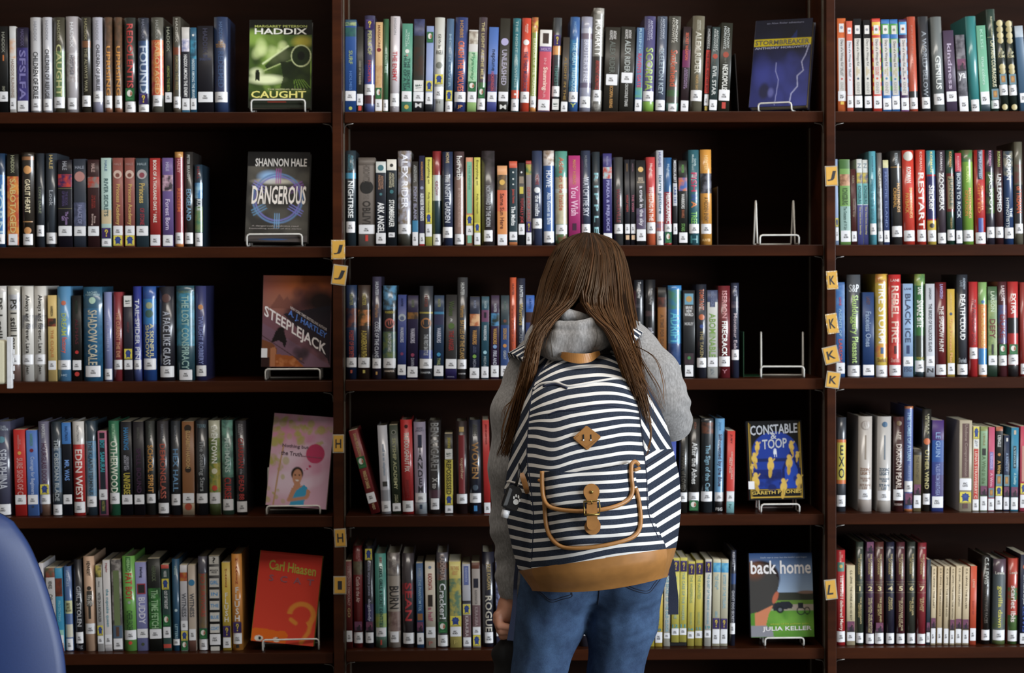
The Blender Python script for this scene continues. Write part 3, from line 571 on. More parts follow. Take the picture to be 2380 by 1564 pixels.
blk('M4', 1540, 940, 5.2125, 1300, 18, 18, 'JOH', '''
70 150 410 P 2c48a0; l 1050 1165
195 300 180 H 181814; t 520 1032 4e483c 48 The MARK of LOVED; l 1052 1165
310 445 165 H 1a1714; t 205 285 7c4428 26 JOCELYN; t 450 955 ccccca 48 After the Ashes; l 1055 1165; g 1150 1275
460 605 160 H 20262a; b 210 345 6a3c28,2a2420; t 480 1042 6c98ac 52 The Sign of the Cat; l 1045 1165
628 740 165 H 5a94c0; t 205 305 3c7cac 32 Joyce; t 350 985 3a2c48 52 Silhouetted by the Blue; l 1055 1165; b 1165 1300 17181c; h 1240 1278 c8c8c8 FSG
772 865 310 P c02818; t 350 465 6c1812 28 JUBY; t 560 895 e4b8a8 44 ORIGINAL LOVERS/FIRST PICK; b 1040 1165 c4c8cc; l 1052 1160; b 1165 1300 78b0b4; t 1195 1250 2c5c60 24 lv
''', 'right')
blk('M5', 780, 1240, 4.827, 1255, -10, -12, 'KAD', '''
115 190 275 P 6a1a18; t 330 775 bc9088 44 SO MUCH FOR DEMOCRACY; t 800 905 ac8c54 48 GO; l 1055 1180
205 312 108 H 7a1c1e; t 150 285 b0706a 46 DIANA W/JONES; b 285 435 6a6448,5a4838; t 455 745 ccaca4 42 Castle in the Air; d 960 1068; l 1080 1202
335 430 105 H 1c1c28; a 140 265; t 280 665 9092ac 42 diana wynne jones; b 760 955 2c2458; t 705 955 b0b0c8 42 dogsbody; d 960 1068; l 1080 1197
452 575 195 H 3c8c80; t 235 305 ac645c 28 JUBY; t 335 1022 164440 36 GEEKS, GIRLS, & SECRET IDENTITIES; b 870 1025 98a840,6a9a60; l 1028 1130; b 1135 1255 4a6a5a; f 1165 1220 b83c28 .14
590 735 190 H a09488; b 190 450 5a5050,8a8078; b 850 1070 8a7068,6a4c48; t 265 330 c8c0b8 30 JILL; t 565 820 2a2424 74 BURN; l 1075 1195 .65
755 890 195 H 383034; b 530 660 80202a,38303a; t 525 955 b82c34 58 SEAN; l 1088 1210
915 992 305 P 1c4c7c; t 360 455 a0b4bc 32 JUSTER; t 490 845 90b4cc 44 THE PHANTOM TOL; f 870 945 8a5a28 .75; d 965 1078; l 1088 1215
1015 1125 292 P c4b8a4; o 350 74849c .16; t 420 605 a42428 44 KADOHATA; f 660 792 2c2018 .48; t 800 955 ac546c 46 a half; l 1020 1140; h 1180 1225 a45c54 P
1145 1270 190 H 545058; b 300 500 7a4c38,545058; b 500 960 2c5038,34442c; t 215 502 b09c90 44 KADOHATA; t 535 935 d4d8dc 58 Cracker!; g 965 1092; l 1115 1240
1285 1415 290 P c4b454; b 480 900 5a7c60,b4a43c; h 340 440 d89c58 THE THING/ABOUT; a 900 1015; l 1020 1130; h 1170 1215 a49440 P
1432 1522 318 P a4a4ac; f 340 552 5a68a0 .6; t 360 520 a8b0d0 28 KADOHATA; b 730 765 34343c; a 770 882; b 890 1140 6a4c50; t 900 1132 bcacac 42 KIRA-KIRA; l 1140 1240
1540 1630 300 P a49890; b 300 372 5a2c18; f 480 585 1c1c2c .6; t 610 770 706864 30 KADOHATA; b 780 1020 6a4c50; t 800 1012 a08c8c 42 KIRA-KIRA; l 1025 1112; a 1115 1238
1655 1790 190 H 181828; t 320 615 a48c54 42 JULIE KAGAWA; t 680 1082 bcb4a4 56 ROGUE; l 1088 1210 .68
1805 1880 300 P 3a3c58; b 420 800 848ab0,3a3c58; l 1050 1130
''', 'left')
blk('M5', 0, 0, 1.0, 1499, 0, 0, 'KEA', '''
1346 1376 1290 H 24222c; b 1290 1440 8488a8; l 1451 1473
''', 'between')
blk('M5', 1500, 1240, 4.827, 1238, 12, 26, 'KEE', '''
22 100 250 P c8b820; q 275 395; t 450 900 90a068 34 THE MYSTERY; l 1110 1168
108 190 250 P ccac10; q 275 395; t 870 1000 98a03c 26 KEENE; h 1035 1068 2a7c88 10; l 1075 1195
205 275 265 P c4c0b0; q 345 445; t 450 1080 6ca4b8 46 THE SECRET OF THE OLD CLOCK; l 1090 1150
290 375 245 P c4b838 bt=1192; q 275 397; t 450 930 90ac98 34 THE SECRET IN THE; h 990 1030 3c949c 12; l 1035 1110
380 460 245 P c4b838 bt=1192; q 280 400; t 410 950 90ac98 36 THE CASE OF THE WHISPER; h 990 1030 3c949c 11; l 1035 1110
470 545 290 P c4b438; q 315 437; t 450 755 90a464 38 THE WHISPERING; t 860 1002 90a464 28 CAROLYN KEENE; h 1035 1065 3c949c 14; l 1075 1152
555 638 280 P c4b438; q 310 437; t 450 715 90a464 38 THE HAUNTED; t 860 1002 90a464 28 CAROLYN KEENE; h 1030 1062 3c949c 15; l 1070 1150
660 733 265 P c4c0b4; q 290 412; t 430 835 6ca0b4 42 THE QUEST OF THE MISSING; t 850 990 6ca0b4 30 CAROLYN KEENE; h 1010 1045 3c949c 19; l 1060 1140
748 832 265 P c4bc9c; b 305 412 5cb0d0,1a88c0; t 430 605 7cacbc 46 THE CLUE/IN THE; t 850 915 7cacbc 30 KEENE; q 925 1045; l 1050 1210
838 918 270 P c4bca0; b 310 417 5cb0d0,1a88c0; t 440 815 7cacbc 44 MYSTERY OF THE TOLLING; q 930 1048; l 1050 1210
945 1005 170 H 1c2030; b 430 550 1c3c70; t 190 362 9c9ca8 44 KEHRET; t 620 982 acacb4 52 GHOST DOG SECRETS; l 985 1108
''', 'right')
blk('R1', 1900, 0, 4.958, 1275, -2, -66, 'KIP', '''
237 335 195 P d8641c; f 255 355 d4d0cc .56; o 300 8890a4 .18; f 420 1030 c4c0bc .76; t 440 745 484440 40 Diary of a Wimpy Kid; t 750 862 484440 36 THE LAST/STRAW; o 890 b83c3c .12; t 930 1028 9c9a90 36 KINNEY; l 1030 1145; f 1150 1185 d8b020 .4
345 415 228 P d85c40; f 305 375 dcdce0 .62; o 340 8890a4 .18; f 455 1080 ccccd4 .86; t 470 755 484440 44 Diary of a Wimpy Kid; t 770 875 484440 40 THE LAST/STRAW; o 905 b83c3c .12; l 1085 1222
430 520 200 P 1c1c20; f 275 375 d4d0cc .64; o 325 8c8c94 .18; f 425 1070 c4c0b8 .8; t 440 740 484440 42 Diary of a Wimpy Kid; t 755 855 b89c38 46 OLD/SCHOOL; o 888 3c4c64 .14; t 930 1060 8c8c88 38 KINNEY; l 1085 1220
545 630 215 P 1c1c20; f 275 375 d4d0cc .64; o 325 8c8c94 .18; f 425 1070 c4c0b8 .8; t 440 740 484440 42 Diary of a Wimpy Kid; t 755 855 b89c38 46 OLD/SCHOOL; o 888 343c44 .14; t 930 1060 8c8c88 38 KINNEY; l 1090 1225
650 745 200 P c8301c; z 240 390 d8b020 c8301c 3; z 420 1070 d8b020 c8301c 14; f 275 375 d4d0cc .62; o 325 6c7468 .18; f 425 1070 c8c0b8 .76; t 440 740 484440 42 Diary of a Wimpy Kid; t 755 855 b83c34 46 DOUBLE/DOWN; o 888 c84c34 .14; t 930 1060 8c8c88 38 KINNEY; l 1090 1232
758 855 210 P 1f6ab0; b 260 380 3c9030; z 430 1080 3c9030 1f6ab0 12; f 275 375 d4d0cc .62; o 325 7c7c70 .18; f 425 1080 c4c0bc .76; t 445 745 484440 42 Diary of a Wimpy Kid; t 758 860 a8983c 46 THE LONG/HAUL; o 888 3c7cac .14; t 930 1060 8c8c88 38 KINNEY; l 1115 1245
862 952 210 P 1f6ab0; b 260 380 3c9030; z 430 1080 3c9030 1f6ab0 12; f 280 380 c8c4bc .62; o 330 7c7c70 .18; f 440 1080 b8b4ac .76; t 465 755 484440 42 Diary of a Wimpy Kid; t 768 870 a8983c 46 THE LONG/HAUL; o 895 3c7cac .14; t 930 1060 8c8c88 38 KINNEY; l 1090 1242
968 1058 210 P 38184c; b 240 385 2f90c8; z 430 1080 2f90c8 4a1c60 14; f 270 370 d0ccc8 .66; o 320 84503c .18; f 430 1080 c4bcb8 .76; t 450 750 484440 42 Diary of a Wimpy Kid; t 765 865 4c585c 40 THE/MELTDOWN; o 890 6c3c70 .14; t 930 1060 8c8c88 38 KINNEY; l 1112 1250; b 1255 1275 6a1c70
1070 1165 180 H bc4a2c; t 280 960 b8644c 22 KIPLING SELECTED TALES; b 1035 1110 2c3030; l 1110 1240
1200 1315 178 H 34363c; t 345 1095 7e848c 46 A WORLD BELOW; l 1105 1235 .8
1350 1475 182 H 6a7070; t 630 1015 ccd0cc 52 GENIUS; l 1065 1190
1495 1615 340 P 4c3c54; t 490 1015 ac9cb4 42 kindness; l 1040 1155
1640 1745 390 P 4a4850,76747c; d 665 805; h 830 915 dcdcdc ya; l 1095 1275
1765 1885 178 H 1f8080; l 1135 1278 .75
1890 1995 285 P 66ac8c; t 330 560 8cc4a8 24 KLISE; t 640 965 a4ccb8 38 true colors; b 1190 1275 2c4048; l 1045 1190
2010 2110 95 H 264038; t 180 400 bcb890 20 RUDYARD KIPLING; b 412 418 a8a47c; t 450 985 ccc8a0 46 CAPTAINS COURAGEOUS; e 1010 1132; l 1140 1235
2115 2215 225 H 14201a; o 260 b8a870 .38; o 330 a89860 .38; o 400 b8a870 .38; o 460 a89860 .34; h 545 655 aca474 R/KIP/KIM; o 760 b8a870 .36; o 810 a89860 .36; e 842 962; l 965 1085; o 1220 b8a870 .34
2225 2325 235 H 14201a; o 265 b8a870 .38; o 330 a89860 .38; o 400 b8a870 .38; o 460 a89860 .34; h 545 655 aca474 R/KIP/KIM; o 760 b8a870 .36; o 810 a89860 .36; e 842 962; l 965 1085; o 1220 b8a870 .34
2345 2440 290 P 3c5c78; b 290 420 a4b0bc; l 1060 1170
''')
blk('R2', 1900, 320, 5.587, 1385, -14, -24, 'KON', '''
238 277 275 P 96acd0; a 1040 1150; l 1160 1330
302 435 280 P 6a9a40; b 285 400 3c6a28; b 470 620 8a5a38,c49068; t 650 865 2c4820 54 KONIGSBURG; b 885 1200 8aaca4; t 890 1190 3c5c54 32 The Outcasts of 19 Sch; l 1200 1345
445 512 405 P 4a1c1a; t 490 595 8c7c64 38 KREK; t 790 1025 8c7c64 44 Double Dip; l 1210 1340
525 595 275 P c4c8c4; t 330 390 7c8c94 60 N; b 450 590 c4b038,4a4a70; b 590 862 58a4a4; t 620 855 1c4a54 58 KONIGSBURG; b 870 1385 4a4c88; t 890 1255 aca478 44 The View from Saturday
602 670 285 P c4c8c4; t 330 390 7c8c94 60 N; b 450 590 c4b038,4a4a70; b 590 862 58a4a4; t 620 855 1c4a54 58 KONIGSBURG; b 870 1385 4a4c88; t 890 1255 aca478 44 The View from Saturday
688 775 175 H 4a9cac; t 240 440 2c6c7c 22 KONIGSBURG; t 530 1065 307c8c 54 Silent to the Bone; l 1110 1255; t 1270 1325 2c6c7c 24 ATH
790 855 195 H 6a6460; b 650 1200 969694,5a5a58; t 400 640 c8c4b0 30 KOREL; l 1210 1340
868 938 290 P 3a4878; b 290 390 c4c08c; t 440 1160 6074a8 34 MAGPIE ISLAND; l 1200 1350
972 1110 170 H 2c2c2c; b 375 386 a87c30; t 200 350 9ca4a8 30 KORMAN; t 590 965 bc8830 64 MASTERMINDS/CRIMINAL; l 1145 1285
1125 1275 165 H c83018; o 240 c4c0b4 .42; t 380 585 e4dcd4 42 KORMAN; t 650 1042 cc9028 64 MASTERMINDS/PAYBACK; l 1200 1340
''')
blk('R2', 2120, 320, 5.587, 1392, -18, -14, 'KOR', '''
70 190 165 H c43018; t 190 430 e4a090 28 KORMAN; t 460 1185 ece0d8 62 RESTART; l 1200 1350
208 322 175 H 2a2c60; b 175 482 2f8c9c; b 484 506 b01c28; t 190 455 d4cc7c 28 KORMAN; t 620 955 dcdcdc 62 Slacker; b 1060 1080 b01c28; b 1080 1392 ccac20; o 1145 302c28 .28; l 1205 1350
338 450 175 H 40343e; t 200 430 b8b0b4 28 KORMAN; t 460 955 dcdcd8 56 ZOOBREAK; l 1240 1375
462 565 172 H 163c2c; t 190 385 bc8c34 34 KORMAN; b 470 965 6a1c1c; f 508 932 887858 .76; t 530 902 1c3c2c 62 JUNGLE; t 1040 1180 9c7c34 24 THE SEARCH; l 1200 1340
575 655 208 P 1f2c44; b 208 447 b82c40; t 250 425 dc9098 34 KORMAN; t 470 1052 bcc8d0 58 BORN TO ROCK; l 1210 1375
668 808 170 H 74a420; b 170 322 3c7838,6a5a3c; t 380 585 bcd468 36 KORMAN; t 660 1052 cc7c24 62 MASTERMINDS/OPERATION; l 1205 1350
828 968 170 H b41a1a; f 172 550 23283c .5; t 190 530 9cb0c8 24 SUPERGIFTED; t 600 985 d87828 54 SUPER/GIFTED; f 1050 1232 3a4c98 .45; l 1235 1380
975 1080 175 H 2c2834; t 180 375 b878a0 34 KORMAN; b 450 990 4a6a2c,2c2834; t 480 962 dce0d8 52 JACKPOT; l 1165 1305
1088 1195 175 H 3c1c1e; t 190 385 909c3c 34 KORMAN; t 480 972 ccccca 52 UNLEASHED; l 1165 1305
1208 1330 185 H 1f3c68; b 185 500 8a8878,3a4c60; t 240 555 dcdcdc 46 KORMAN; t 790 1170 ccd4d8 66 THE/HYPNOTISTS; l 1175 1315
1345 1450 65 H 5c5848; b 360 600 6a3c38,5c5848; b 620 1120 2c2c30; t 640 985 cc5828 62 of TREMAN; l 1125 1250
''')
blk('R3', 1900, 620, 5.392, 1372, -2, -2, 'LAN', '''
234 345 190 P 2f609c; b 230 800 3468a8,4a7cb4; t 380 480 b84058 26 LANE; t 520 865 90b4d0 30 AGENTS OF; t 900 1190 b83c38 42 LARSON; l 1195 1330
378 550 95 H 4a4e54; h 215 312 ccd0d4 S&P; t 350 1200 9cbc5c 62 Skulduggery Pleasant; l 1228 1365
568 712 315 P 16386a; t 370 470 54383c 32 LANDY; t 555 995 8094b0 50 Faceless Ones; l 1220 1350
735 890 88 H ccac14; b 88 200 d0a818,c87c20; h 155 185 b07820 LANE; t 210 955 ece4dc 58 FIRE STORM; b 960 1125 d8802c,ccac14; f 1005 1085 3a5c88 .24; h 1135 1190 7c5020 Sherlock; l 1230 1370
902 1055 95 H bc1c1c; h 150 182 dcb0a8 LANE; t 235 945 dcb0a0 60 REBEL FIRE; b 960 1130 c8402c,bc1c1c; f 985 1085 4a1418 .2; h 1135 1190 dc9c90 Sherlock; l 1225 1355
1075 1200 210 P 86a4c8; h 262 287 44486c LANE; t 335 945 2c3c5c 56 BLACK ICE; f 980 1085 1c3060 .3; l 1120 1240; h 1250 1310 3c4868 FSG
''')
blk('R3', 2120, 620, 5.392, 1372, 0, -6, 'LAN', '''
38 168 90 H 2c6a30; b 90 235 4a7c40,8a9c3c; t 255 345 dcdcd4 44 LANE; t 415 755 dcdcd4 64 SNAKE BITE; b 860 1125 2c3428; h 1125 1158 bc9c1c YOUNG; l 1170 1310; b 1312 1372 1c3038
175 285 212 P b4b8c0; t 265 405 44484c 28 LANAGAN; t 460 1062 44484c 38 THE BRIDES OF ROLLROCK ISLAND; l 1115 1240; b 1240 1372 a4a8b0; h 1265 1320 1c1c20 N
302 435 195 H 641218; t 220 395 a094c8 30 LANGRISH; t 490 1065 ccc4bc 42 THE SHADOW HUNT; l 1220 1350
445 535 280 P c4a020; o 590 3a4c68 .2; t 330 540 dcb45c 28 LARKWOOD; t 650 1195 dc9c54 40 The Princess Plan; l 1205 1345
568 705 100 H 2c3038; t 140 285 808c98 50 ANDREW/LANE; t 345 915 e8e8e8 48 DEATH CLOUD; h 1140 1200 949ca4 Sherlock; l 1218 1350
722 828 190 H b41c20; t 410 985 6c1c28 44 THE FRIENDSHIP DOLL; l 1010 1150
838 945 195 H d47a30; b 195 470 7aa458; o 440 3a6ca0 .2; b 1020 1222 2c80c0; t 480 1005 dcac50 44 THE CANDYMAKERS; l 1222 1350
955 1068 250 P 3c5c38; b 420 1110 8a9858,6a8448; t 310 562 bcccac 44 LARSON; t 655 895 6c1c20 62 DEFY; f 970 1100 1c1c1c .22; l 1110 1230; b 1235 1372 1c3424
1085 1195 190 H 4c2026; b 480 960 4a5484,6a4050; t 240 425 d4bcbc 38 LARSON; t 600 885 801c28 62 DUKE; g 970 1107; l 1110 1235
1208 1340 190 H b42220; t 340 592 ecdcd4 46 EXTRA; b 640 835 1c1c20; g 970 1098; l 1100 1225; b 1230 1372 1c1a1c
1362 1440 200 H 963028; l 1215 1345
''')
blk('R4', 1900, 920, 4.958, 1318, 10, 12, 'LEG', '''
220 328 235 H 30343c; b 490 1000 c8641c; f 525 955 c4b42c .9; v 555 935 181a1c 62 EXO; l 1130 1260
470 630 225 H b0a8a0; o 325 9c9088 .34; o 325 b0a8a0 .27; h 815 895 8a5c3c ZODIAC/LEGACY; h 925 975 907060 THE DRAGON'S/RETURN; h 1000 1060 907060 STAN/LEE; f 440 720 8a7c6c .1; b 1180 1318 a49890; l 1065 1180
690 850 225 H b0aca8; o 315 3a6080 .2; h 815 900 3a5870 ZODIAC/LEGACY; h 930 980 3a5870 THE BALANCE/POWER; h 1000 1065 3a5870 STAN/LEE; f 440 720 6c7884 .1; b 1190 1318 a49c94; l 1080 1190
872 995 230 H 3c1414; o 305 6c5434 .24; t 410 492 bcac9c 38 LEE; t 545 1062 ccbcb0 52 DRAGON PEARL; l 1065 1190; h 1225 1250 a49088 RIORDAN
1000 1100 110 H 445894; b 110 140 a8602c; t 175 735 90b4d0 42 THE TOMBS OF ATUAN; t 780 965 7e90b4 28 URSULA K LE; l 970 1095; d 1110 1245; b 1290 1318 a8602c
1105 1190 605 P 786a46; b 605 672 2c2418; t 690 955 584c34 34 THE FARTHEST; d 1010 1130; l 1135 1280
1205 1310 145 H 221f1a; t 200 435 a09a70 46 URSULA K/LE GUIN; o 515 c8642c .36; t 610 1062 b0a464 46 OTHER WIND; l 1115 1240 .8
1315 1450 270 P 2c3c80; b 270 500 42246a; b 500 750 1c4c94; b 900 1140 34286a; t 410 692 80a0cc 42 LE GUIN; t 770 1135 808cbc 38 TALES FROM EARTHSEA; l 1145 1275
1630 1775 275 P aca088; f 310 930 5a3c38 .55; t 320 915 907c70 30 Undone Comprehension; l 940 1075; a 1095 1222; f 1225 1285 5a3c38 .4
1785 1858 345 P c4bca4; a 350 492; f 492 592 dcdcdc .72; t 500 582 34343a 44 LEVY; f 605 1182 bc2c1c .72; t 630 1172 dcb8a8 44 LENA'S STRAWBERRY C; l 1185 1310
1872 1955 350 P 86a680; b 350 400 7c8440; t 430 565 908048 28 L'ENGLE; f 600 680 1c1c18 .5; t 690 1005 4c683c 48 A Wind in the; d 1030 1142; l 1150 1310
1965 2035 355 P bc4c6c; f 640 845 7a6ca8 .62; t 660 830 bcb0dc 34 L'ENGLE; t 880 1035 dca8b8 44 A Wrin; e 1055 1162; l 1175 1310
2048 2128 350 P 1a1816; b 350 400 a0542c; t 450 582 ccccc8 48 L'ENGLE; o 670 ac7028 .22; t 740 892 cc9c3c 48 A Wrin; e 895 1032; a 1035 1142; l 1145 1300
2142 2210 450 P 22304c; f 480 520 c8c4bc .3; t 650 865 8094b4 44 A RING OF; e 905 1032; d 1040 1157; l 1160 1300
2225 2310 360 P 1c7c9c; f 390 440 b8a48c .3; f 570 825 2a3c44 .4; t 590 810 8cb0b8 24 L'ENGLE; t 880 1015 a4cccc 44 A Swiftly; d 1040 1157; l 1160 1300
2332 2420 345 P bc3c54; f 570 980 bc8474 .6; a 1000 1122; l 1130 1280
''')
blk('R5', 1900, 1230, 5.2125, 1382, 0, 10, 'LEW', '''
234 340 235 H b41820; t 255 360 dc9484 40 THE/BROTHERS; f 380 492 4a8070 .8; o 430 c8a040 .2; t 535 1205 dcc8b8 50 The World I delivered Merry; l 1215 1345
355 455 420 P c4b48c; t 480 1085 5c543c 34 C.S. LEWIS | THE HORSE AND HIS BOY; d 1095 1222; l 1225 1332
468 560 135 H 2e382c; h 195 218 8c8c7c LEWIS; t 280 582 ac985c 48 THE CHRONICLES/OF NARNIA; b 618 622 8c8660; h 640 662 8c8660 BOOK; h 672 728 ccbc7c 1; b 748 752 8c8660; t 800 1125 ac985c 48 THE MAGICIAN'S/NEPHEW; l 1235 1355
587 690 135 H 3c1c3c; d 137 262; t 280 582 ac985c 48 THE CHRONICLES/OF NARNIA; b 618 622 8c7c60; h 640 662 8c7c60 BOOK; h 672 728 ccbc7c 2; b 748 752 8c7c60; t 805 1235 ac9c6c 48 THE LION, THE WITCH/AND THE WARDROBE; l 1245 1365
697 807 135 H 4c2018; h 195 218 9c8c7c LEWIS; t 280 582 ac985c 46 THE CHRONICLES/OF NARNIA; b 618 622 8c7c60; h 640 662 8c7c60 BOOK; h 672 728 ccbc7c 3; b 748 752 8c7c60; t 800 1105 ac985c 46 THE HORSE AND/HIS BOY; d 1110 1228; l 1235 1365
832 935 140 H 1c1c30; h 195 218 8c8c94 LEWIS; t 280 582 ac985c 48 THE CHRONICLES/OF NARNIA; b 618 622 8c8660; h 640 662 8c8660 BOOK; h 672 728 ccbc8c 4; b 748 752 8c8660; t 800 965 ac985c 48 PRINCE/CASPIAN; l 1240 1365
957 1062 140 H 481820; h 195 218 9c8c8c LEWIS; t 280 582 ac985c 48 THE CHRONICLES/OF NARNIA; b 618 622 8c7c60; h 640 662 8c7c60 BOOK; h 672 728 ccbc8c 5; b 748 752 8c7c60; t 805 1210 ac986c 48 THE VOYAGE OF THE/DAWN TREADER; l 1245 1365
1087 1190 140 H 2c3028; h 195 218 8c8c84 LEWIS; t 280 582 ac985c 48 THE CHRONICLES/OF NARNIA; b 618 622 8c8660; h 640 662 8c8660 BOOK; h 672 728 ccbc7c 6; b 748 752 8c8660; t 805 1030 ac985c 48 THE SILVER/CHAIR; l 1245 1365
''')
blk('R5', 2130, 1230, 5.2125, 1380, 18, 18, 'LEW', '''
8 112 145 H 7a1420; h 195 218 b09090 LEWIS; t 280 582 b89c64 48 THE CHRONICLES/OF NARNIA; b 618 622 a07860; h 640 662 a07860 BOOK; h 672 728 dcc898 7; b 748 752 a07860; t 800 980 b89c64 48 THE LAST/BATTLE; l 1245 1365
118 160 350 P 2c3844; d 1110 1222; l 1230 1350
172 228 435 P c4b08c; t 460 940 6c5e44 38 C.S. LEWIS | THE LAST; d 1055 1177; l 1180 1360
248 308 440 P bca47c; t 460 1040 6c5e44 38 C.S. LEWIS | THE MAGICIAN'S; l 1180 1360
328 388 435 P c4b08c; t 460 1040 6c5e44 38 C.S. LEWIS | THE HORSE AND; l 1185 1360
402 456 440 P c0ac88; t 460 1060 6c5e44 38 C.S. LEWIS | THE LION THE WITCH; d 1075 1200; l 1205 1360
470 543 432 P c4b08c; t 460 920 6c5e44 36 C.S. LEWIS | PRINCE CASPIAN; d 1070 1190; l 1195 1360
555 630 440 P c4b08c; t 460 950 6c5e44 36 C.S. LEWIS | THE SILVER; d 1075 1197; l 1205 1360
645 718 430 P c44620; t 590 692 e4a888 38 LEWIS; t 850 1015 a43418 28 DIARY OF; l 1180 1330
785 890 310 H 14100e; t 330 655 acaca4 48 C.S. LEWIS; t 680 1125 4c4238 38 TILL WE HAVE FACES; l 1205 1330
925 1078 350 H 4a5458; b 350 530 4c3844; b 1060 1205 4c5c3c,4a5458; h 500 535 ccccc0 Lewis; t 675 1175 bcb43c 46 gorilla dawn; l 1205 1330; b 1332 1380 4c5c2c
1105 1230 345 H ac3420; b 700 845 2c6a30,ac3420; b 1030 1380 3c5c24,4c6c2c; h 500 535 d0b8a8 Lewis; t 675 1115 dcd0c8 48 scarlet ibis; l 1215 1345
1250 1350 295 P 1a2038; o 445 b05030 .26; t 540 905 ccd0d4 48 and I want to be your; t 925 1230 2c4c9c 30 LEWIS; l 1245 1370
''')

# ------------------------------------------------------------------ lettering
TEXT_CACHE = {}
TEXT_QUEUE = {}
def want_text(s):
    if s not in TEXT_QUEUE: TEXT_QUEUE[s] = None
def bake_texts():
    objs = {}
    for s in TEXT_QUEUE:
        if s in TEXT_CACHE: continue
        c = bpy.data.curves.new('lettering_source', 'FONT'); c.body = s.replace('/', '\n')
        c.dimensions = '2D'; c.fill_mode = 'FRONT'; c.resolution_u = 2; c.size = 1.0
        c.align_x = 'CENTER' if '/' in s else 'LEFT'; c.space_line = 0.85
        c.offset = 0.018
        o = bpy.data.objects.new('lettering_source', c); COL.objects.link(o); objs[s] = o
    dg = bpy.context.evaluated_depsgraph_get(); dg.update()
    for s, o in objs.items():
        me = bpy.data.meshes.new_from_object(o.evaluated_get(dg))
        n = len(me.vertices); co = np.zeros(n*3); me.vertices.foreach_get('co', co); co = co.reshape(-1, 3)[:, :2]
        fs = [tuple(p.vertices) for p in me.polygons]
        if n:
            lo, hi = co.min(0), co.max(0); sz = np.maximum(hi-lo, 1e-4); asp = sz[0]/sz[1]; co = (co-lo)/sz
        else: asp = 1.0
        TEXT_CACHE[s] = (co, fs, asp)
        bpy.data.meshes.remove(me); c = o.data; bpy.data.objects.remove(o); bpy.data.curves.remove(c)

# ------------------------------------------------------------------ sticker prototypes, unit square, x -0.5..0.5, z 0..1, facing -y
STICKER = {}
def sticker_mesh(name, polys):
    V, F, C = [], [], []
    for k, (pts, col) in enumerate(polys):
        b = len(V); y = -0.00012*k
        V += [(p[0], y, p[1]) for p in pts]; F.append(tuple(range(b, len(V)))); C.append(hx(col))
    me = bpy.data.meshes.new(name); me.from_pydata(V, [], F); me.materials.append(M['print'])
    a = me.attributes.new('Col', 'FLOAT_COLOR', 'FACE')
    a.data.foreach_set('color', np.array([(*c, 1) for c in C], np.float32).ravel())
    return me
def circ(cx, cz, rx, rz, n=16, a0=0.0): return [(cx+rx*math.cos(a0+2*math.pi*i/n), cz+rz*math.sin(a0+2*math.pi*i/n)) for i in range(n)]
def rect(x0, x1, z0, z1): return [(x0, z0), (x1, z0), (x1, z1), (x0, z1)]
burst = [((0.40 if i % 2 == 0 else 0.29)*math.cos(math.pi*i/8), 0.60+(0.34 if i % 2 == 0 else 0.25)*math.sin(math.pi*i/8)) for i in range(16)]
STICKER['a'] = ('award_sticker', sticker_mesh('award_sticker', [(rect(-.5, .5, 0, 1), 'cdbf4a'), (rect(-.45, .45, .045, .085), '3a3a30'), ([(-.3, .12), (-.08, .2), (.08, .2), (.3, .12), (.2, .5), (-.2, .5)], '243a78'), (burst, '243a78'), (circ(0, .6, .15, .13), '2f4a8c')]))
qm = [(-.17, .60), (-.17, .74), (-.09, .84), (.09, .84), (.18, .74), (.18, .62), (.08, .50), (.05, .36), (-.05, .36), (-.04, .53), (.06, .64), (.06, .72), (0, .76), (-.06, .72), (-.06, .60)]
STICKER['q'] = ('mystery_sticker', sticker_mesh('mystery_sticker', [(rect(-.5, .5, 0, 1), '2a1850'), (rect(-.36, .36, .9, .94), '6a5a90'), (qm, 'c8b040'), (circ(0, .22, .08, .08, 10), 'c8b040')]))
STICKER['g'] = ('holly_sticker', sticker_mesh('holly_sticker', [(rect(-.5, .5, 0, 1), '1c5a30'), (circ(-.04, .6, .3, .27), 'd4d0c8'), ([(0, .4), (.22, .45), (.25, .62), (.1, .82), (.02, .6)], '9a5a40'), (rect(-.3, .3, .14, .18), '4c8a58')]))
STICKER['d'] = ('fantasy_sticker', sticker_mesh('fantasy_sticker', [(rect(-.5, .5, 0, 1), '4c2440'), (rect(-.5, .5, .45, 1), '643450'), (circ(.22, .6, .2, .18, 12), '80485c'), ([(-.15, .1), (.3, .1), (.2, .35), (.28, .6), (.1, .72), (0, .5), (-.2, .42)], '1a0e1c'), (rect(-.5, .5, 0, .12), '1a0e18')]))
STICKER['e'] = ('classic_sticker', sticker_mesh('classic_sticker', [(rect(-.5, .5, 0, 1), '5c7a84'), (rect(-.3, .3, .2, .84), '8a6438'), (circ(0, .54, .2, .22, 12), 'a87c40')]))
STICKER['y'] = ('youth_sticker', sticker_mesh('youth_sticker', [(rect(-.5, .5, 0, 1), 'd0cfcc'), ([(-.34, .52), (-.28, .66), (-.18, .5), (-.1, .64), (0, .5), (.1, .66), (.2, .5), (.32, .62), (.34, .5), (-.3, .42)], '30463f'), ([(-.3, .26), (.32, .32), (.3, .36), (-.3, .32)], '303030')]))

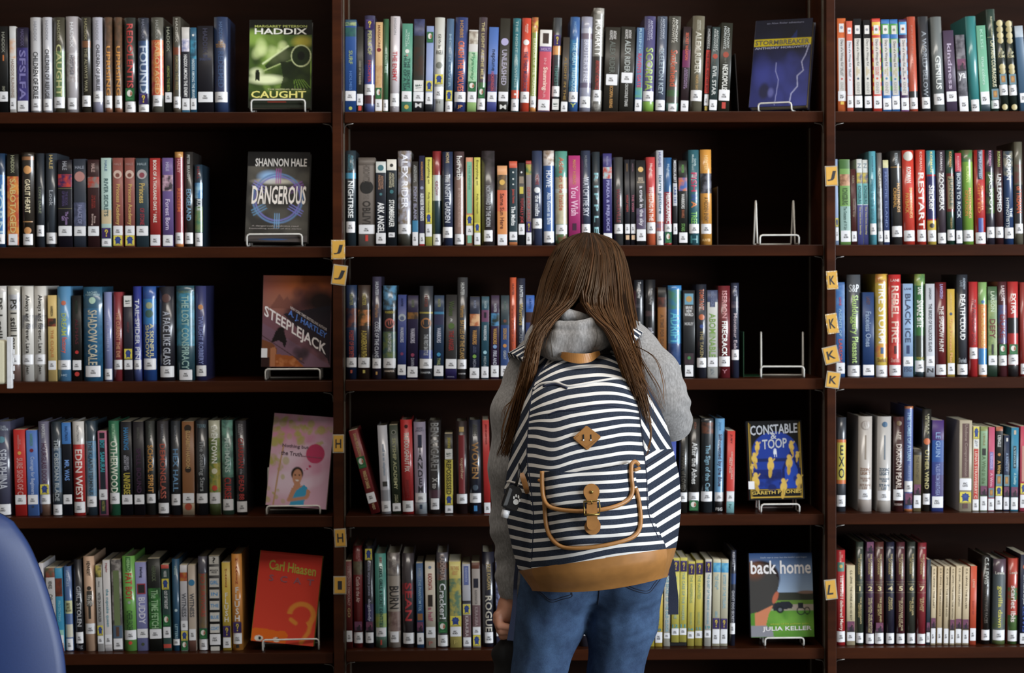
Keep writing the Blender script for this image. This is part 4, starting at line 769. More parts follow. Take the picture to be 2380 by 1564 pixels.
# ------------------------------------------------------------------ one book
def prof_params(kind, w):
    return (min(0.25*w, 0.0085), 2.25) if kind == 'H' else (0.05*w, 6.0)
def hb(s):
    c = hx(s); l = 0.21*c[0]+0.72*c[1]+0.07*c[2]
    return tuple((q*0.87+l*0.13)*0.95 for q in c)
def prof(u, d, e): return d*abs(u)**e
US_H = [-1, -.94, -.84, -.7, -.52, -.3, 0, .3, .52, .7, .84, .94, 1]
US_P = [-1, -.97, -.85, 0, .85, .97, 1]
COLOUR_NAMES = None
def colour_name(rgb):
    import colorsys
    r, g, b = [c/255 for c in rgb]; h, s, v = colorsys.rgb_to_hsv(r, g, b); h *= 360
    if v < 0.175: return 'black'
    if s < 0.13:
        return 'dark grey' if v < 0.36 else 'grey' if v < 0.62 else 'pale grey' if v < 0.765 else 'white'
    if v < 0.24:
        return 'dark brown' if (h < 45 or h > 345) else 'dark olive' if h < 80 else 'dark green' if h < 170 else 'dark blue' if h < 262 else 'dark purple'
    if h < 12 or h >= 345:
        if s < 0.35 and v < .5: return 'dusky brown'
        return 'dark red' if v < 0.55 else ('pink' if s < 0.6 and v > .7 else 'red')
    if h < 45:
        if v > 0.66 and s < 0.42: return 'cream'
        if s > 0.6 and v > 0.7: return 'orange'
        if v > 0.75 and s < 0.6: return 'tan'
        if s < 0.3: return 'grey-brown'
        return 'brown'
    if h < 70:
        if s < 0.35: return 'pale beige' if v > .6 else 'olive grey'
        return 'yellow' if v > 0.6 else 'olive'
    if h < 165: return 'dark green' if v < 0.36 else ('bright green' if v > .6 and s > .4 else 'green')
    if h < 200: return 'dark teal' if v < 0.38 else 'teal'
    if h < 255:
        if s < 0.33: return 'slate grey' if v < .55 else 'pale blue'
        return 'navy' if v < 0.4 else 'blue'
    if h < 300: return 'dark purple' if v < .36 else ('purple' if s > .25 else 'mauve')
    return 'dark plum' if v < .36 else ('magenta' if s > .5 else 'mauve')
ORD = 'zeroth first second third fourth fifth sixth seventh eighth ninth tenth eleventh twelfth thirteenth fourteenth fifteenth sixteenth seventeenth eighteenth nineteenth twentieth'.split()
TENS = {20: 'twenty', 30: 'thirty', 40: 'forty'}
def ordinal(n):
    if n <= 20: return ORD[n]
    t = n//10*10
    if n == t: return {30: 'thirtieth', 40: 'fortieth'}[t]
    return TENS[t] + '-' + ORD[n-t]
ROWN = {1: 'top', 2: 'second', 3: 'third', 4: 'fourth', 5: 'fifth'}
BAYN = {'L': 'left', 'M': 'middle', 'R': 'right'}

def parse_books():
    out = []
    for (shelf, ox, oy, s, foot, l0, l1, call, text, side) in BOOKS:
        for line in text.strip().splitlines():
            segs = [q.strip() for q in line.split(';')]
            head = segs[0].split(); opts = {}
            for q in list(head):
                if '=' in q: k, v_ = q.split('='); opts[k] = float(v_); head.remove(q)
            x0, x1, top = float(head[0]), float(head[1]), float(head[2]); kind = head[3]
            cc = head[4].split(',')
            lean = opts.get('ln', l0 + (l1-l0)*(x0/2085.0)); ft = opts.get('bt', foot)
            items = []
            for q in segs[1:]:
                tk = q.split()
                if not tk: continue
                if tk[0] in ('t', 'v') and len(tk) >= 6: items.append((tk[0], float(tk[1]), float(tk[2]), tk[3], float(tk[4]), ' '.join(tk[5:])))
                elif tk[0] == 'h': items.append(('h', float(tk[1]), float(tk[2]), tk[3], ' '.join(tk[4:])))
                elif tk[0] == 'b': items.append(('b', float(tk[1]), float(tk[2]), tk[3]))
                elif tk[0] == 'f': items.append(('f', float(tk[1]), float(tk[2]), tk[3], float(tk[4])))
                elif tk[0] == 'o': items.append(('o', float(tk[1]), tk[2], float(tk[3])))
                elif tk[0] == 'z': items.append(('z', float(tk[1]), float(tk[2]), tk[3], tk[4], int(tk[5])))
                elif tk[0] == 'l':
                    nr = float(tk[3]) if len(tk) > 3 and '=' not in tk[3] else None
                    items.append(('l', float(tk[1]), float(tk[2]), nr))
                elif tk[0] in 'aqgdey': items.append((tk[0], float(tk[1]), float(tk[2])))
            for it in items:
                if it[0] in ('t', 'v', 'h'):
                    s_ = it[-1]
                    if it[0] == 'v': s_ = '/'.join(s_)
                    want_text(s_)
            want_text('FIC/'+call)
            out.append(dict(shelf=shelf, ox=ox, oy=oy, s=s, foot=ft, base=foot, x0=x0, x1=x1, top=top, kind=kind, cc=cc, lean=lean, items=items, call=call, side=side))
    return out
BK = parse_books()
CALL_MESH = {}
def call_mesh(call):
    if call not in CALL_MESH:
        co, fs, asp = TEXT_CACHE['FIC/'+call]
        me = bpy.data.meshes.new('call_number')
        me.from_pydata([(c[0]-.5, 0, c[1]-.5) for c in co], [], fs); me.materials.append(M['ink'])
        CALL_MESH[call] = me
    return CALL_MESH[call]

def child_mesh(name, me, parent, loc=(0, 0, 0), scale=(1, 1, 1)):
    o = bpy.data.objects.new(name, me); COL.objects.link(o); o.parent = parent; o.location = loc; o.scale = scale; return o

def slab_cut(pts, faces, cuts):
    "split flat print along the given x lines so that it follows the rounded spine"
    nv, nf = list(pts), []
    for f in faces:
        polys = [[pts[i] for i in f]]
        xs = [q[0] for q in polys[0]]; lo, hi = min(xs), max(xs)
        cs = [c for c in cuts if lo+1e-6 < c < hi-1e-6]
        if not cs: nf.append(f); continue
        for c in cs:
            out = []
            for pl in polys:
                A, B = [], []; n = len(pl)
                for i in range(n):
                    p, q = pl[i], pl[(i+1) % n]
                    if p[0] <= c: A.append(p)
                    if p[0] >= c: B.append(p)
                    if (p[0]-c)*(q[0]-c) < 0:
                        t = (c-p[0])/(q[0]-p[0]); m = (c, p[1]+(q[1]-p[1])*t); A.append(m); B.append(m)
                if len(A) > 2: out.append(A)
                if len(B) > 2: out.append(B)
            polys = out
        for pl in polys:
            b0 = len(nv); nv += pl; nf.append(tuple(range(b0, b0+len(pl))))
    return nv, nf
def build_book(b, idx, count, z_extra=0.0):
    rs = random.Random(idx*31+len(b['shelf'])*7+int(b['x0']))
    Ysp = 0.030 + rs.uniform(-0.004, 0.004)
    s = b['s']
    fx = lambda x: b['ox'] + x/s
    fy = lambda y: b['oy'] + y/s
    pyb = fy(b['foot'])
    A = P(fx(b['x0']), pyb, Ysp); B = P(fx(b['x1']), pyb, Ysp)
    k = (B.x-A.x)/max(fx(b['x1'])-fx(b['x0']), 1e-6)       # metres per photo pixel here
    edge = UX['LMR'.index(b['shelf'][0])][1] + 0.0032        # keep clear of the upright and its slotted strip
    if A.x < edge: A.x = edge
    w = (B.x-A.x)*0.985
    hgt = (b['foot']-b['top'])/s*k
    lean = math.atan2(b['lean'], b['foot']-b['top'])
    hgt /= math.cos(lean)
    zs = SHELF_Z[b['shelf']]
    raise_ = abs(math.sin(lean))*w/2 + 0.0003 + (b['base']-b['foot'])/s*k*(1 if b['lean'] > -100 else 0)
    kind = b['kind']
    depth = min(max(hgt*0.66, 0.10), 0.165) if kind == 'H' else min(max(hgt*0.62, 0.10), 0.14)
    root = empty('book', ((A.x+B.x)/2, Ysp, zs+raise_), (0, lean, 0))
    root['label'] = b['label']; root['category'] = 'book'; root['group'] = b['group']
    d, e = prof_params(kind, w)
    zz = lambda y: (b['foot']-y)/s*k/math.cos(lean)
    c1 = hb(b['cc'][0]); c2 = hb(b['cc'][1]) if len(b['cc']) > 1 else c1
    # --- cover: spine strip in bands + two boards, with thickness
    bands = []
    for it in b['items']:
        if it[0] == 'b':
            q = it[3].split(','); bands.append((zz(it[2]), zz(it[1]), hb(q[0]), hb(q[1] if len(q) > 1 else q[0])))
        if it[0] == 'z':
            n = it[5]
            for i in range(n):
                y0 = it[1] + (it[2]-it[1])*i/n; y1 = it[1] + (it[2]-it[1])*(i+1)/n
                c = hb(it[3] if i % 2 == 0 else it[4]); bands.append((zz(y1), zz(y0), c, c))
    cuts = sorted({0.0, hgt, *[min(max(q[0], 0), hgt) for q in bands], *[min(max(q[1], 0), hgt) for q in bands]})
    cz = [cuts[0]]
    for q in cuts[1:]:
        if q - cz[-1] > 2e-4: cz.append(q)
    cz[-1] = hgt
    us = US_H if kind == 'H' else US_P
    nu = len(us); V = []; F = []; C1 = []; C2 = []
    sq = 0.965 if kind == 'H' else 1.0        # hardback jackets pinch slightly at head and foot
    zlist = []
    for i, z in enumerate(cz): zlist.append(z)
    for z in zlist:
        for u in us: V.append((u*w/2, prof(u, d, e), z))
    for i in range(len(zlist)-1):
        zm = (zlist[i]+zlist[i+1])/2; ca, cb = c1, c2
        for q in bands:
            if q[0]-1e-5 <= zm <= q[1]+1e-5: ca, cb = q[2], q[3]
        for j in range(nu-1):
            a = i*nu+j; F.append((a, a+1, a+nu+1, a+nu)); C1.append(ca); C2.append(cb)
    t = 0.0024 if kind == 'H' else 0.0007
    # boards: outer faces continue from the spine edges, inner faces t inside
    base = len(V); yb0 = prof(1, d, e)
    for sg in (-1, 1):
        xo = sg*w/2; xi = sg*(w/2-t)
        o0 = len(V)
        V += [(xo, yb0, 0), (xo, depth, 0), (xo, depth, hgt), (xo, yb0, hgt), (xi, yb0, 0), (xi, depth, 0), (xi, depth, hgt), (xi, yb0, hgt)]
        q = [(0, 1, 2, 3), (4, 7, 6, 5), (0, 4, 5, 1), (3, 2, 6, 7), (1, 5, 6, 2), (0, 3, 7, 4)]
        if sg < 0: q = [tuple(reversed(g)) for g in q]
        for g in q: F.append(tuple(o0+i for i in g)); C1.append(c1); C2.append(c2)
    # spine thickness: top and bottom rim of the spine strip
    for zi, up in ((0, False), (len(zlist)-1, True)):
        o0 = len(V)
        for u in us: V.append((u*(w/2-t), prof(u, d, e)+t, zlist[zi]))
        for j in range(nu-1):
            q = (zi*nu+j, zi*nu+j+1, o0+j+1, o0+j)
            F.append(q if up else tuple(reversed(q))); C1.append(c1); C2.append(c2)
    cov = mesh_obj('cover', V, F, M['jacket' if kind == 'H' else 'paperback'], root, cols=C1, cols2=C2)
    sm = np.zeros(len(F), bool); sm[:(len(zlist)-1)*(nu-1)] = True
    cov.data.polygons.foreach_set('use_smooth', sm)
    # --- page block
    pi = 0.004 if kind == 'H' else 0.0003
    v, f = box_vf(-w/2+t, w/2-t, d+t+0.001, depth-pi, pi, hgt-pi if kind == 'H' else hgt-0.0004)
    mesh_obj('page_block', v, f, M['pages'], root)
    # --- printed lettering, discs and fields in one mesh
    LV, LF, LC = [], [], []
    CUTS = [u*w/2 for u in US_H[1:-1]]
    layer = [0]
    def put(pts2, faces, col, off=0.00045):
        if kind == 'H': pts2, faces = slab_cut(pts2, faces, CUTS)
        o0 = len(LV); cl = hb(col); layer[0] += 1
        oo = off + layer[0]*0.00003
        for x, z in pts2:
            u = max(-1, min(1, x/(w/2))); LV.append((x, prof(u, d, e)-oo, z))
        for q in faces: LF.append(tuple(o0+i for i in q)); LC.append(cl)
    for it in b['items']:
        if it[0] == 'f':
            x = it[4]*w/2; put([(-x, zz(it[2])), (0, zz(it[2])), (x, zz(it[2])), (x, zz(it[1])), (0, zz(it[1])), (-x, zz(it[1]))], [(0, 1, 4, 5), (1, 2, 3, 4)], it[3], 0.00035)
        elif it[0] == 'o':
            r = it[3]*w; c = circ(0, zz(it[1]), r, r, 18); put(c, [tuple(range(18))], it[2], 0.00040)
        elif it[0] == 't':
            co, fs, asp = TEXT_CACHE[it[5]]; th = it[4]/100*w; ln = zz(it[1])-zz(it[2])
            nat = th*asp
            if ln > nat*2.6: th = min(th*1.35, 0.8*w)
            put([((q[1]-0.5)*th, zz(it[1])-q[0]*ln) for q in co], fs, it[3])
        elif it[0] == 'v':
            co, fs, asp = TEXT_CACHE['/'.join(it[5])]; tw = it[4]/100*w; z0, z1 = zz(it[2]), zz(it[1])
            put([((q[0]-.5)*tw, z0+(z1-z0)*q[1]) for q in co], fs, it[3])
        elif it[0] == 'h':
            co, fs, asp = TEXT_CACHE[it[4]]; z0, z1 = zz(it[2]), zz(it[1]); tw = min(0.74*w, (z1-z0)*asp*1.5)
            put([((q[0]-.5)*tw, z0+(z1-z0)*q[1]) for q in co], fs, it[3])
    if LV:
        mesh_obj('lettering', LV, LF, M['print'], root, cols=LC)['kind'] = 'stuff'
    # --- shelf label and genre stickers
    for it in b['items']:
        if it[0] == 'l':
            frac = it[3] if it[3] else (0.93 if kind == 'H' else 0.95)
            z0, z1 = zz(it[2]), zz(it[1])
            ul = [u*frac for u in (US_H if kind == 'H' else US_P)]
            V = []; F = []; off = 0.0008
            r = 0.0016
            for z, q in ((z0, 0.965), (z0+r, 1), (z1-r, 1), (z1, 0.965)):
                for u in ul: V.append((u*q*w/2, prof(u*q, d, e)-off, z))
            n = len(ul)
            for i in range(3):
                for j in range(n-1):
                    a = i*n+j; F.append((a, a+1, a+n+1, a+n))
            lb = mesh_obj('spine_label', V, F, M['label'], root, smooth=True)
            hh = (z1-z0); tw = min(0.42*w, 0.011); th = min(0.36*hh, 0.0095)
            cn = child_mesh('call_number', call_mesh(b['call']), lb, (rs.uniform(-.06, .03)*w, -off-0.0004, z0+hh*rs.uniform(.42, .52)), (tw, 1, th))
        elif it[0] in STICKER:
            nm, me = STICKER[it[0]]; z0, z1 = zz(it[2]), zz(it[1])
            fr = 0.80 if kind == 'H' else 0.9
            child_mesh(nm, me, root, (0, -0.0009, z0), (fr*w, 1, z1-z0))
    return root

# labels: look first, then the place in its row
STK_WORD = {'a': 'yellow award sticker', 'q': 'purple question-mark sticker', 'g': 'green round sticker', 'd': 'dark plum sticker', 'e': 'brown-and-teal sticker', 'y': 'white script sticker'}
groups = {}
for b in BK: groups.setdefault((b['shelf'], b['side']), []).append(b)
for (sh, side), lst in groups.items():
    lst.sort(key=lambda b: b['ox']+b['x0']/b['s'])
    for i, b in enumerate(lst):
        cn = colour_name(hx255(b['cc'][0])); bk = 'hardback' if b['kind'] == 'H' else 'paperback'
        st = [STK_WORD[it[0]] for it in b['items'] if it[0] in STK_WORD]
        row, bay = ROWN[int(sh[1])], BAYN[sh[0]]
        place = f'{ordinal(i+1)} from left on {row} shelf, {bay} bay'
        if side in ('left', 'right'): place = f'{ordinal(i+1)} along {row} middle shelf, {side} of the person'
        if side == 'between': place = f'seen between the person\'s legs, fifth middle shelf'
        lab = f'{cn} {bk}, {place}'
        if st and len((lab+' with '+st[0]).split()) <= 16: lab = f'{cn} {bk} with {st[0]}, {place}'
        b['label'] = lab; b['group'] = f'books standing on the {row} shelf of the {bay} bay'

# ------------------------------------------------------------------ books shown face-out: printed pictures
GW, GH = 84, 120
class Pic:
    def __init__(s, base):
        s.u, s.v = np.meshgrid(np.linspace(0, 1, GW+1), np.linspace(0, 1, GH+1))
        s.im = np.zeros((GH+1, GW+1, 3)); s.im[:] = hx(base)
    def mix(s, m, col, a=1.0):
        m = np.clip(m, 0, 1)[..., None]*a; s.im = s.im*(1-m) + np.array(hx(col))*m; return s
    def ell(s, cu, cv, ru, rv, col, a=1.0, soft=0.12, rot=0.0):
        du, dv = s.u-cu, (s.v-cv)*1.45
        if rot: c, n = math.cos(rot), math.sin(rot); du, dv = du*c+dv*n, -du*n+dv*c
        d = np.sqrt((du/ru)**2 + (dv/(rv*1.45))**2)
        return s.mix((1+soft/2-d)/soft, col, a)
    def ring(s, cu, cv, ru, rv, wd, col, a=1.0, a0=None, a1=None):
        d = np.sqrt(((s.u-cu)/ru)**2 + ((s.v-cv)/rv)**2); m = (wd-np.abs(d-1))/(wd*0.5)
        if a0 is not None:
            an = np.arctan2(-(s.v-cv)/rv, (s.u-cu)/ru); m = np.where((an > a0) & (an < a1), m, 0)
        return s.mix(m, col, a)
    def rect(s, u0, u1, v0, v1, col, a=1.0):
        return s.mix(((s.u >= u0) & (s.u <= u1) & (s.v >= v0) & (s.v <= v1)).astype(float), col, a)
    def grad(s, v0, v1, col, a=1.0): return s.mix((s.v-v0)/(v1-v0), col, a)
    def poly(s, pts, col, a=1.0):
        ins = np.zeros(s.u.shape, bool); n = len(pts)
        for i in range(n):
            x0, y0 = pts[i]; x1, y1 = pts[(i+1) % n]
            if y0 == y1: continue
            c = ((y0 > s.v) != (y1 > s.v)) & (s.u < (x1-x0)*(s.v-y0)/(y1-y0)+x0); ins ^= c
        return s.mix(ins.astype(float), col, a)
    def line(s, pts, wd, col, a=1.0):
        best = np.full(s.u.shape, 9.0)
        for (x0, y0), (x1, y1) in zip(pts[:-1], pts[1:]):
            dx, dy = x1-x0, (y1-y0)*1.45; px_, py_ = s.u-x0, (s.v-y0)*1.45
            t = np.clip((px_*dx+py_*dy)/(dx*dx+dy*dy+1e-9), 0, 1); best = np.minimum(best, np.hypot(px_-t*dx, py_-t*dy))
        return s.mix((wd-best)/(wd*0.6), col, a)
    def blotch(s, col, seed, n=30, r=(0.05, 0.16), box=(0, 1, 0, 1), a=0.5, soft=0.8):
        q = random.Random(seed)
        for _ in range(n):
            rr = q.uniform(*r); s.ell(q.uniform(box[0], box[1]), q.uniform(box[2], box[3]), rr*q.uniform(.7, 1.6), rr*q.uniform(.4, 1), col, a*q.uniform(.4, 1), soft, q.uniform(0, 3))
        return s
def pic_train():
    p = Pic('0a0c06'); p.rect(0, 1, .17, .92, '3c5220'); p.blotch('8cac4c', 1, 34, (.05, .14), (0, 1, .18, .8), .55); p.blotch('1a280e', 2, 26, (.05, .14), (.1, 1, .3, .85), .6)
    p.blotch('cfdc9c', 3, 9, (.04, .09), (.05, .6, .28, .42), .6); p.ell(.28, .68, .26, .05, 'dfe6b8', .9, .8); p.ell(.12, .6, .1, .05, 'dfe6b8', .7, .8)
    p.ell(.85, .25, .14, .06, 'a89c3c', .8, .9); p.poly([(.25, .52), (.52, .33), (.72, .30), (.72, .44), (.5, .5), (.3, .58)], '10180a', .85)
    p.line([(.22, .5), (.62, .3)], .02, 'c8d4a0'); p.line([(.24, .58), (.5, .5)], .012, 'a8b878'); p.poly([(.5, .48), (.98, .46), (.98, .7), (.55, .66)], '141c0c', .9)
    p.ell(.83, .41, .15, .115, '1c2812', 1, .1); p.ring(.83, .41, .155, .12, .07, 'b8c090'); p.ell(.83, .41, .06, .05, '0a1006', 1, .3)
    p.poly([(.55, .66), (.98, .7), (.99, .8), (.5, .78)], '18240c', .9)
    for k in range(6): p.line([(.72+.03*k, .68), (.74+.05*k, .78)], .006, '6c8c34')
    p.ell(.135, .585, .03, .018, '141a0c', 1, .2); p.poly([(.1, .6), (.17, .6), (.17, .7), (.13, .68), (.1, .7)], '141a0c'); p.grad(.76, .92, '12180a', .9); p.rect(0, 1, .92, 1, '20241a'); p.rect(.3, .6, .925, .94, '8c2418')
    return p
def pic_knot():
    p = Pic('34322f'); p.blotch('5a564e', 4, 30, (.06, .15), (0, 1, .2, .95), .5); p.rect(0, 1, 0, .16, '171615'); p.ell(.36, .28, .16, .06, '8cb0d8', .9, .9); p.ell(.45, .33, .3, .03, 'c8c0b0', .7, .9)
    for r, c in ((.40, '5c78a0'), (.36, '6c6ca8')): p.ring(.5, .52, r, r*.68, .05, c, .9)
    for a in range(6):
        an = a*math.pi/3+.52; c = ['7a4c90', '90508c', '7c74b0', '5c84a4', '6c94b8', '6c6cb0'][a]
        for k in (-1, 0, 1):
            ox = .035*k*math.sin(an); oy = .03*k*math.cos(an)
            p.line([(.5+.22*math.cos(an)+ox, .52-.17*math.sin(an)+oy), (.5+.46*math.cos(an)+ox, .52-.33*math.sin(an)+oy)], .012, c)
    p.ell(.5, .5, .3, .12, '2c2a28', .7, .5); p.grad(.8, .95, '2c2a26', .8); p.rect(0, 1, .93, 1, '4a4442'); p.ell(.45, .975, .2, .008, '2c5c98', .8, .5); return p
def pic_smoke():
    p = Pic('5c3434'); p.grad(0, .5, '6c4a54', .8); p.ell(.65, .1, .5, .2, '9c5020', .8, 1.2); p.ell(.3, .3, .35, .12, '94604c', .7, 1.1); p.blotch('3a2024', 5, 16, (.06, .16), (.4, 1, .15, .4), .6)
    p.ell(.85, .28, .22, .12, '150c0c', .95, .8); p.poly([(.1, .36), (.24, .2), (.3, .27), (.36, .23), (.45, .36)], '6a4038', .8)
    p.poly([(.3, .42), (1, .32), (1, 1), (.95, .9)], '1c1820', .95); p.poly([(0, .52), (1, .98), (1, 1), (0, 1)], '6a5060', .8); p.blotch('2a2024', 6, 14, (.04, .1), (.4, .9, .68, .9), .7)
    p.ell(.27, .6, .055, .035, '161010', 1, .3); p.poly([(.14, .72), (.2, .6), (.32, .62), (.36, .72), (.33, .8), (.3, .74), (.24, .71), (.13, .74)], '161010')
    p.line([(0, .66), (.62, .96)], .008, '3a2420'); p.poly([(0, .7), (.15, .74), (.22, .8), (.2, 1), (0, 1)], '6c4028'); p.poly([(.12, .8), (.2, .78), (.22, 1), (.12, 1)], 'a06848'); p.poly([(.2, .86), (.45, .88), (.62, 1), (.2, 1)], '8c4c24')
    p.blotch('b8784c', 7, 26, (.01, .03), (.22, .58, .9, 1), .6); p.rect(0, .11, .9, 1, '2a1614'); return p
def pic_pink():
    p = Pic('c8a0b4'); p.blotch('c07c98', 8, 40, (.05, .12), (0, 1, 0, .55), .5); p.blotch('d8c4d4', 9, 14, (.1, .2), (.2, 1, .3, 1), .6); p.blotch('a4a04c', 10, 46, (.02, .06), (0, 1, .02, .34), .75, .4)
    p.blotch('a4a04c', 11, 20, (.02, .05), (0, .28, .4, .95), .75, .4); p.line([(.12, .99), (.16, .6), (.2, .35)], .018, 'b08c60'); p.ell(.74, .41, .155, .105, 'b43c60', 1, .05)
    for q in ((.67, .55, .022), (.63, .58, .014), (.585, .6, .01)): p.ell(q[0], q[1], q[2], q[2]*.7, 'b43c60', 1, .2)
    p.ell(.47, .64, .1, .075, '2a221e', 1, .15); p.ell(.475, .675, .078, .085, 'b88468', 1, .12); p.ell(.44, .655, .014, .008, '2a1c18', 1, .3); p.ell(.51, .652, .014, .008, '2a1c18', 1, .3); p.ell(.48, .71, .03, .009, 'dcd0cc', 1, .3)
    p.poly([(.44, .74), (.53, .73), (.56, .8), (.42, .8)], 'b88468'); p.poly([(.4, .8), (.58, .76), (.72, .82), (.7, .88), (.55, .96), (.35, .92)], 'b88468'); p.poly([(.48, .82), (.6, .755), (.66, .78), (.64, .88), (.62, .99), (.38, .99), (.42, .92)], '3c94bc')
    p.line([(.38, .93), (.66, .89)], .035, 'b88468'); p.line([(.36, .93), (.42, .83)], .03, 'b88468'); return p
def pic_tail():
    p = Pic('c4382c'); p.grad(0, 1, 'cc4430', .8); p.rect(0, 1, 0, .02, 'a82c1c'); p.ring(.76, .67, .19, .12, .28, 'd08034', 1, -1.0, 3.3); p.line([(.93, .7), (.9, .85), (.8, .97)], .045, 'd08034'); p.line([(.6, .73), (.68, .765)], .045, 'd08034')
    p.poly([(0, .86), (.15, .85), (.4, .87), (.52, .86), (.58, .9), (.55, 1), (0, 1)], 'd4641c'); p.ell(.12, .965, .07, .032, 'd8d4c8', 1, .1); p.ell(.135, .962, .025, .016, '141010', 1, .2); p.ell(.40, .965, .055, .026, 'd8d4c8', 1, .1); p.ell(.425, .955, .022, .014, '141010', 1, .2); return p
def pic_bolt():
    p = Pic('10122c'); p.grad(.2, .9, '1c2468', .9); p.blotch('343c8c', 12, 22, (.08, .18), (0, 1, .4, 1), .5); p.blotch('0a0b1c', 13, 14, (.1, .2), (0, 1, 0, .4), .6); p.poly([(.55, .3), (.75, .12), (.75, .3)], '1c2c6c', .8)
    p.rect(0, 1, .225, .30, 'c0ac18'); p.line([(.97, .3), (.92, .42), (.86, .5), (.9, .6), (.8, .66), (.82, .78), (.72, .86), (.7, .97)], .012, 'a8acd4'); p.line([(.42, .5), (.42, .6), (.48, .7), (.46, .86), (.44, .98)], .009, '8c90c4'); p.ell(.24, .82, .09, .09, '101334', .9, .5); p.ell(.36, .84, .05, .05, '5c60a0', .8, .7); return p
def pic_ghosts():
    p = Pic('0e0e10')
    for a, b in ((.025, 'b09038'), (.05, '8c7430')):
        for q in ((a, a+.012, a*.7, .985), (1-a-.012, 1-a, a*.7, .985)): p.rect(*q, b)
    p.rect(.03, .97, .87, .882, 'b09038'); p.rect(.03, .97, .965, .975, 'b09038')
    p.ell(.5, .4, .42, .26, '1c3484', 1, .05); p.rect(.08, .92, .4, .86, '1c3484'); p.rect(.08, .92, .48, .52, '10183c', .8); p.poly([(.62, .6), (.78, .38), (.95, .62), (.95, .86), (.6, .86)], '121c50'); p.poly([(.66, .62), (.78, .43), (.9, .62), (.9, .86), (.66, .86)], '20409c')
    p.rect(.1, .6, .62, .74, '14205c', .9); p.blotch('101848', 14, 14, (.03, .07), (.1, .9, .7, .86), .8, .3)
    for (x, y, r, sz) in ((.18, .32, .2, .8), (.80, .32, -.3, .8), (.12, .47, -.3, .9), (.41, .55, .1, 1.1), (.75, .52, .1, 1.1), (.13, .74, -.35, 1.1), (.63, .82, .2, 1.1), (.91, .76, .35, 1), (.9, .44, .2, .6), (.07, .58, 0, .5)):
        p.ell(x, y-.05*sz, .035*sz, .028*sz, 'c4a450', 1, .2); p.ell(x, y+.02*sz, .055*sz, .06*sz, 'c4a450', 1, .15, r); p.ell(x+.04*sz*(1 if r > 0 else -1)*-.3, y+.1*sz, .03*sz, .06*sz, 'b09040', 1, .2, r); p.line([(x, y), (x+.07*sz, y-.06*sz)], .014, 'c4a450')
    p.ell(.5, .375, .025, .02, 'c8ccd4', 1, .2); p.rect(.47, .53, .39, .43, 'c8ccd4'); p.rect(.485, .495, .43, .46, 'c8ccd4'); p.rect(.515, .525, .43, .46, 'c8ccd4'); return p
def pic_field():
    p = Pic('24406c'); p.grad(0, .45, '90a4bc', .9); p.rect(.3, 1, .47, .56, '34362e'); p.ell(.9, .47, .14, .02, '7c6458', 1, .4); p.rect(0, 1, .56, .61, '5c7c34'); p.rect(0, 1, .61, .70, '94887c'); p.rect(0, 1, .69, 1, '4c7c2c'); p.blotch('6c9c3c', 15, 14, (.06, .14), (.3, 1, .7, .9), .5)
    p.poly([(.36, .6), (.5, .58), (.62, .58), (.68, .62), (.66, .66), (.36, .69)], '20222a'); p.ell(.47, .675, .06, .042, '181a1e', 1, .2); p.ell(.47, .675, .03, .02, '5c6068', 1, .3); p.rect(.76, .84, .6, .66, '1c1e22'); p.ring(.8, .69, .06, .045, .18, '1c1e22'); p.ring(.9, .69, .04, .04, .2, '1c1e22')
    p.ell(.18, .3, .3, .21, '241a18', 1, .12); p.poly([(0, .1), (.3, .14), (.45, .3), (.46, .38), (.42, .5), (.36, .66), (0, .72)], '3a3836'); p.ell(.08, .2, .14, .1, '7c4420', .5, .9); p.ell(.4, .53, .04, .075, 'a85c44', 1, .2, .35); p.poly([(.06, .72), (.36, .62), (.28, .74), (.24, .86), (.06, .87)], 'b87454'); p.poly([(0, .86), (.24, .86), (.34, .92), (.36, 1), (0, 1)], '7c7c84'); return p
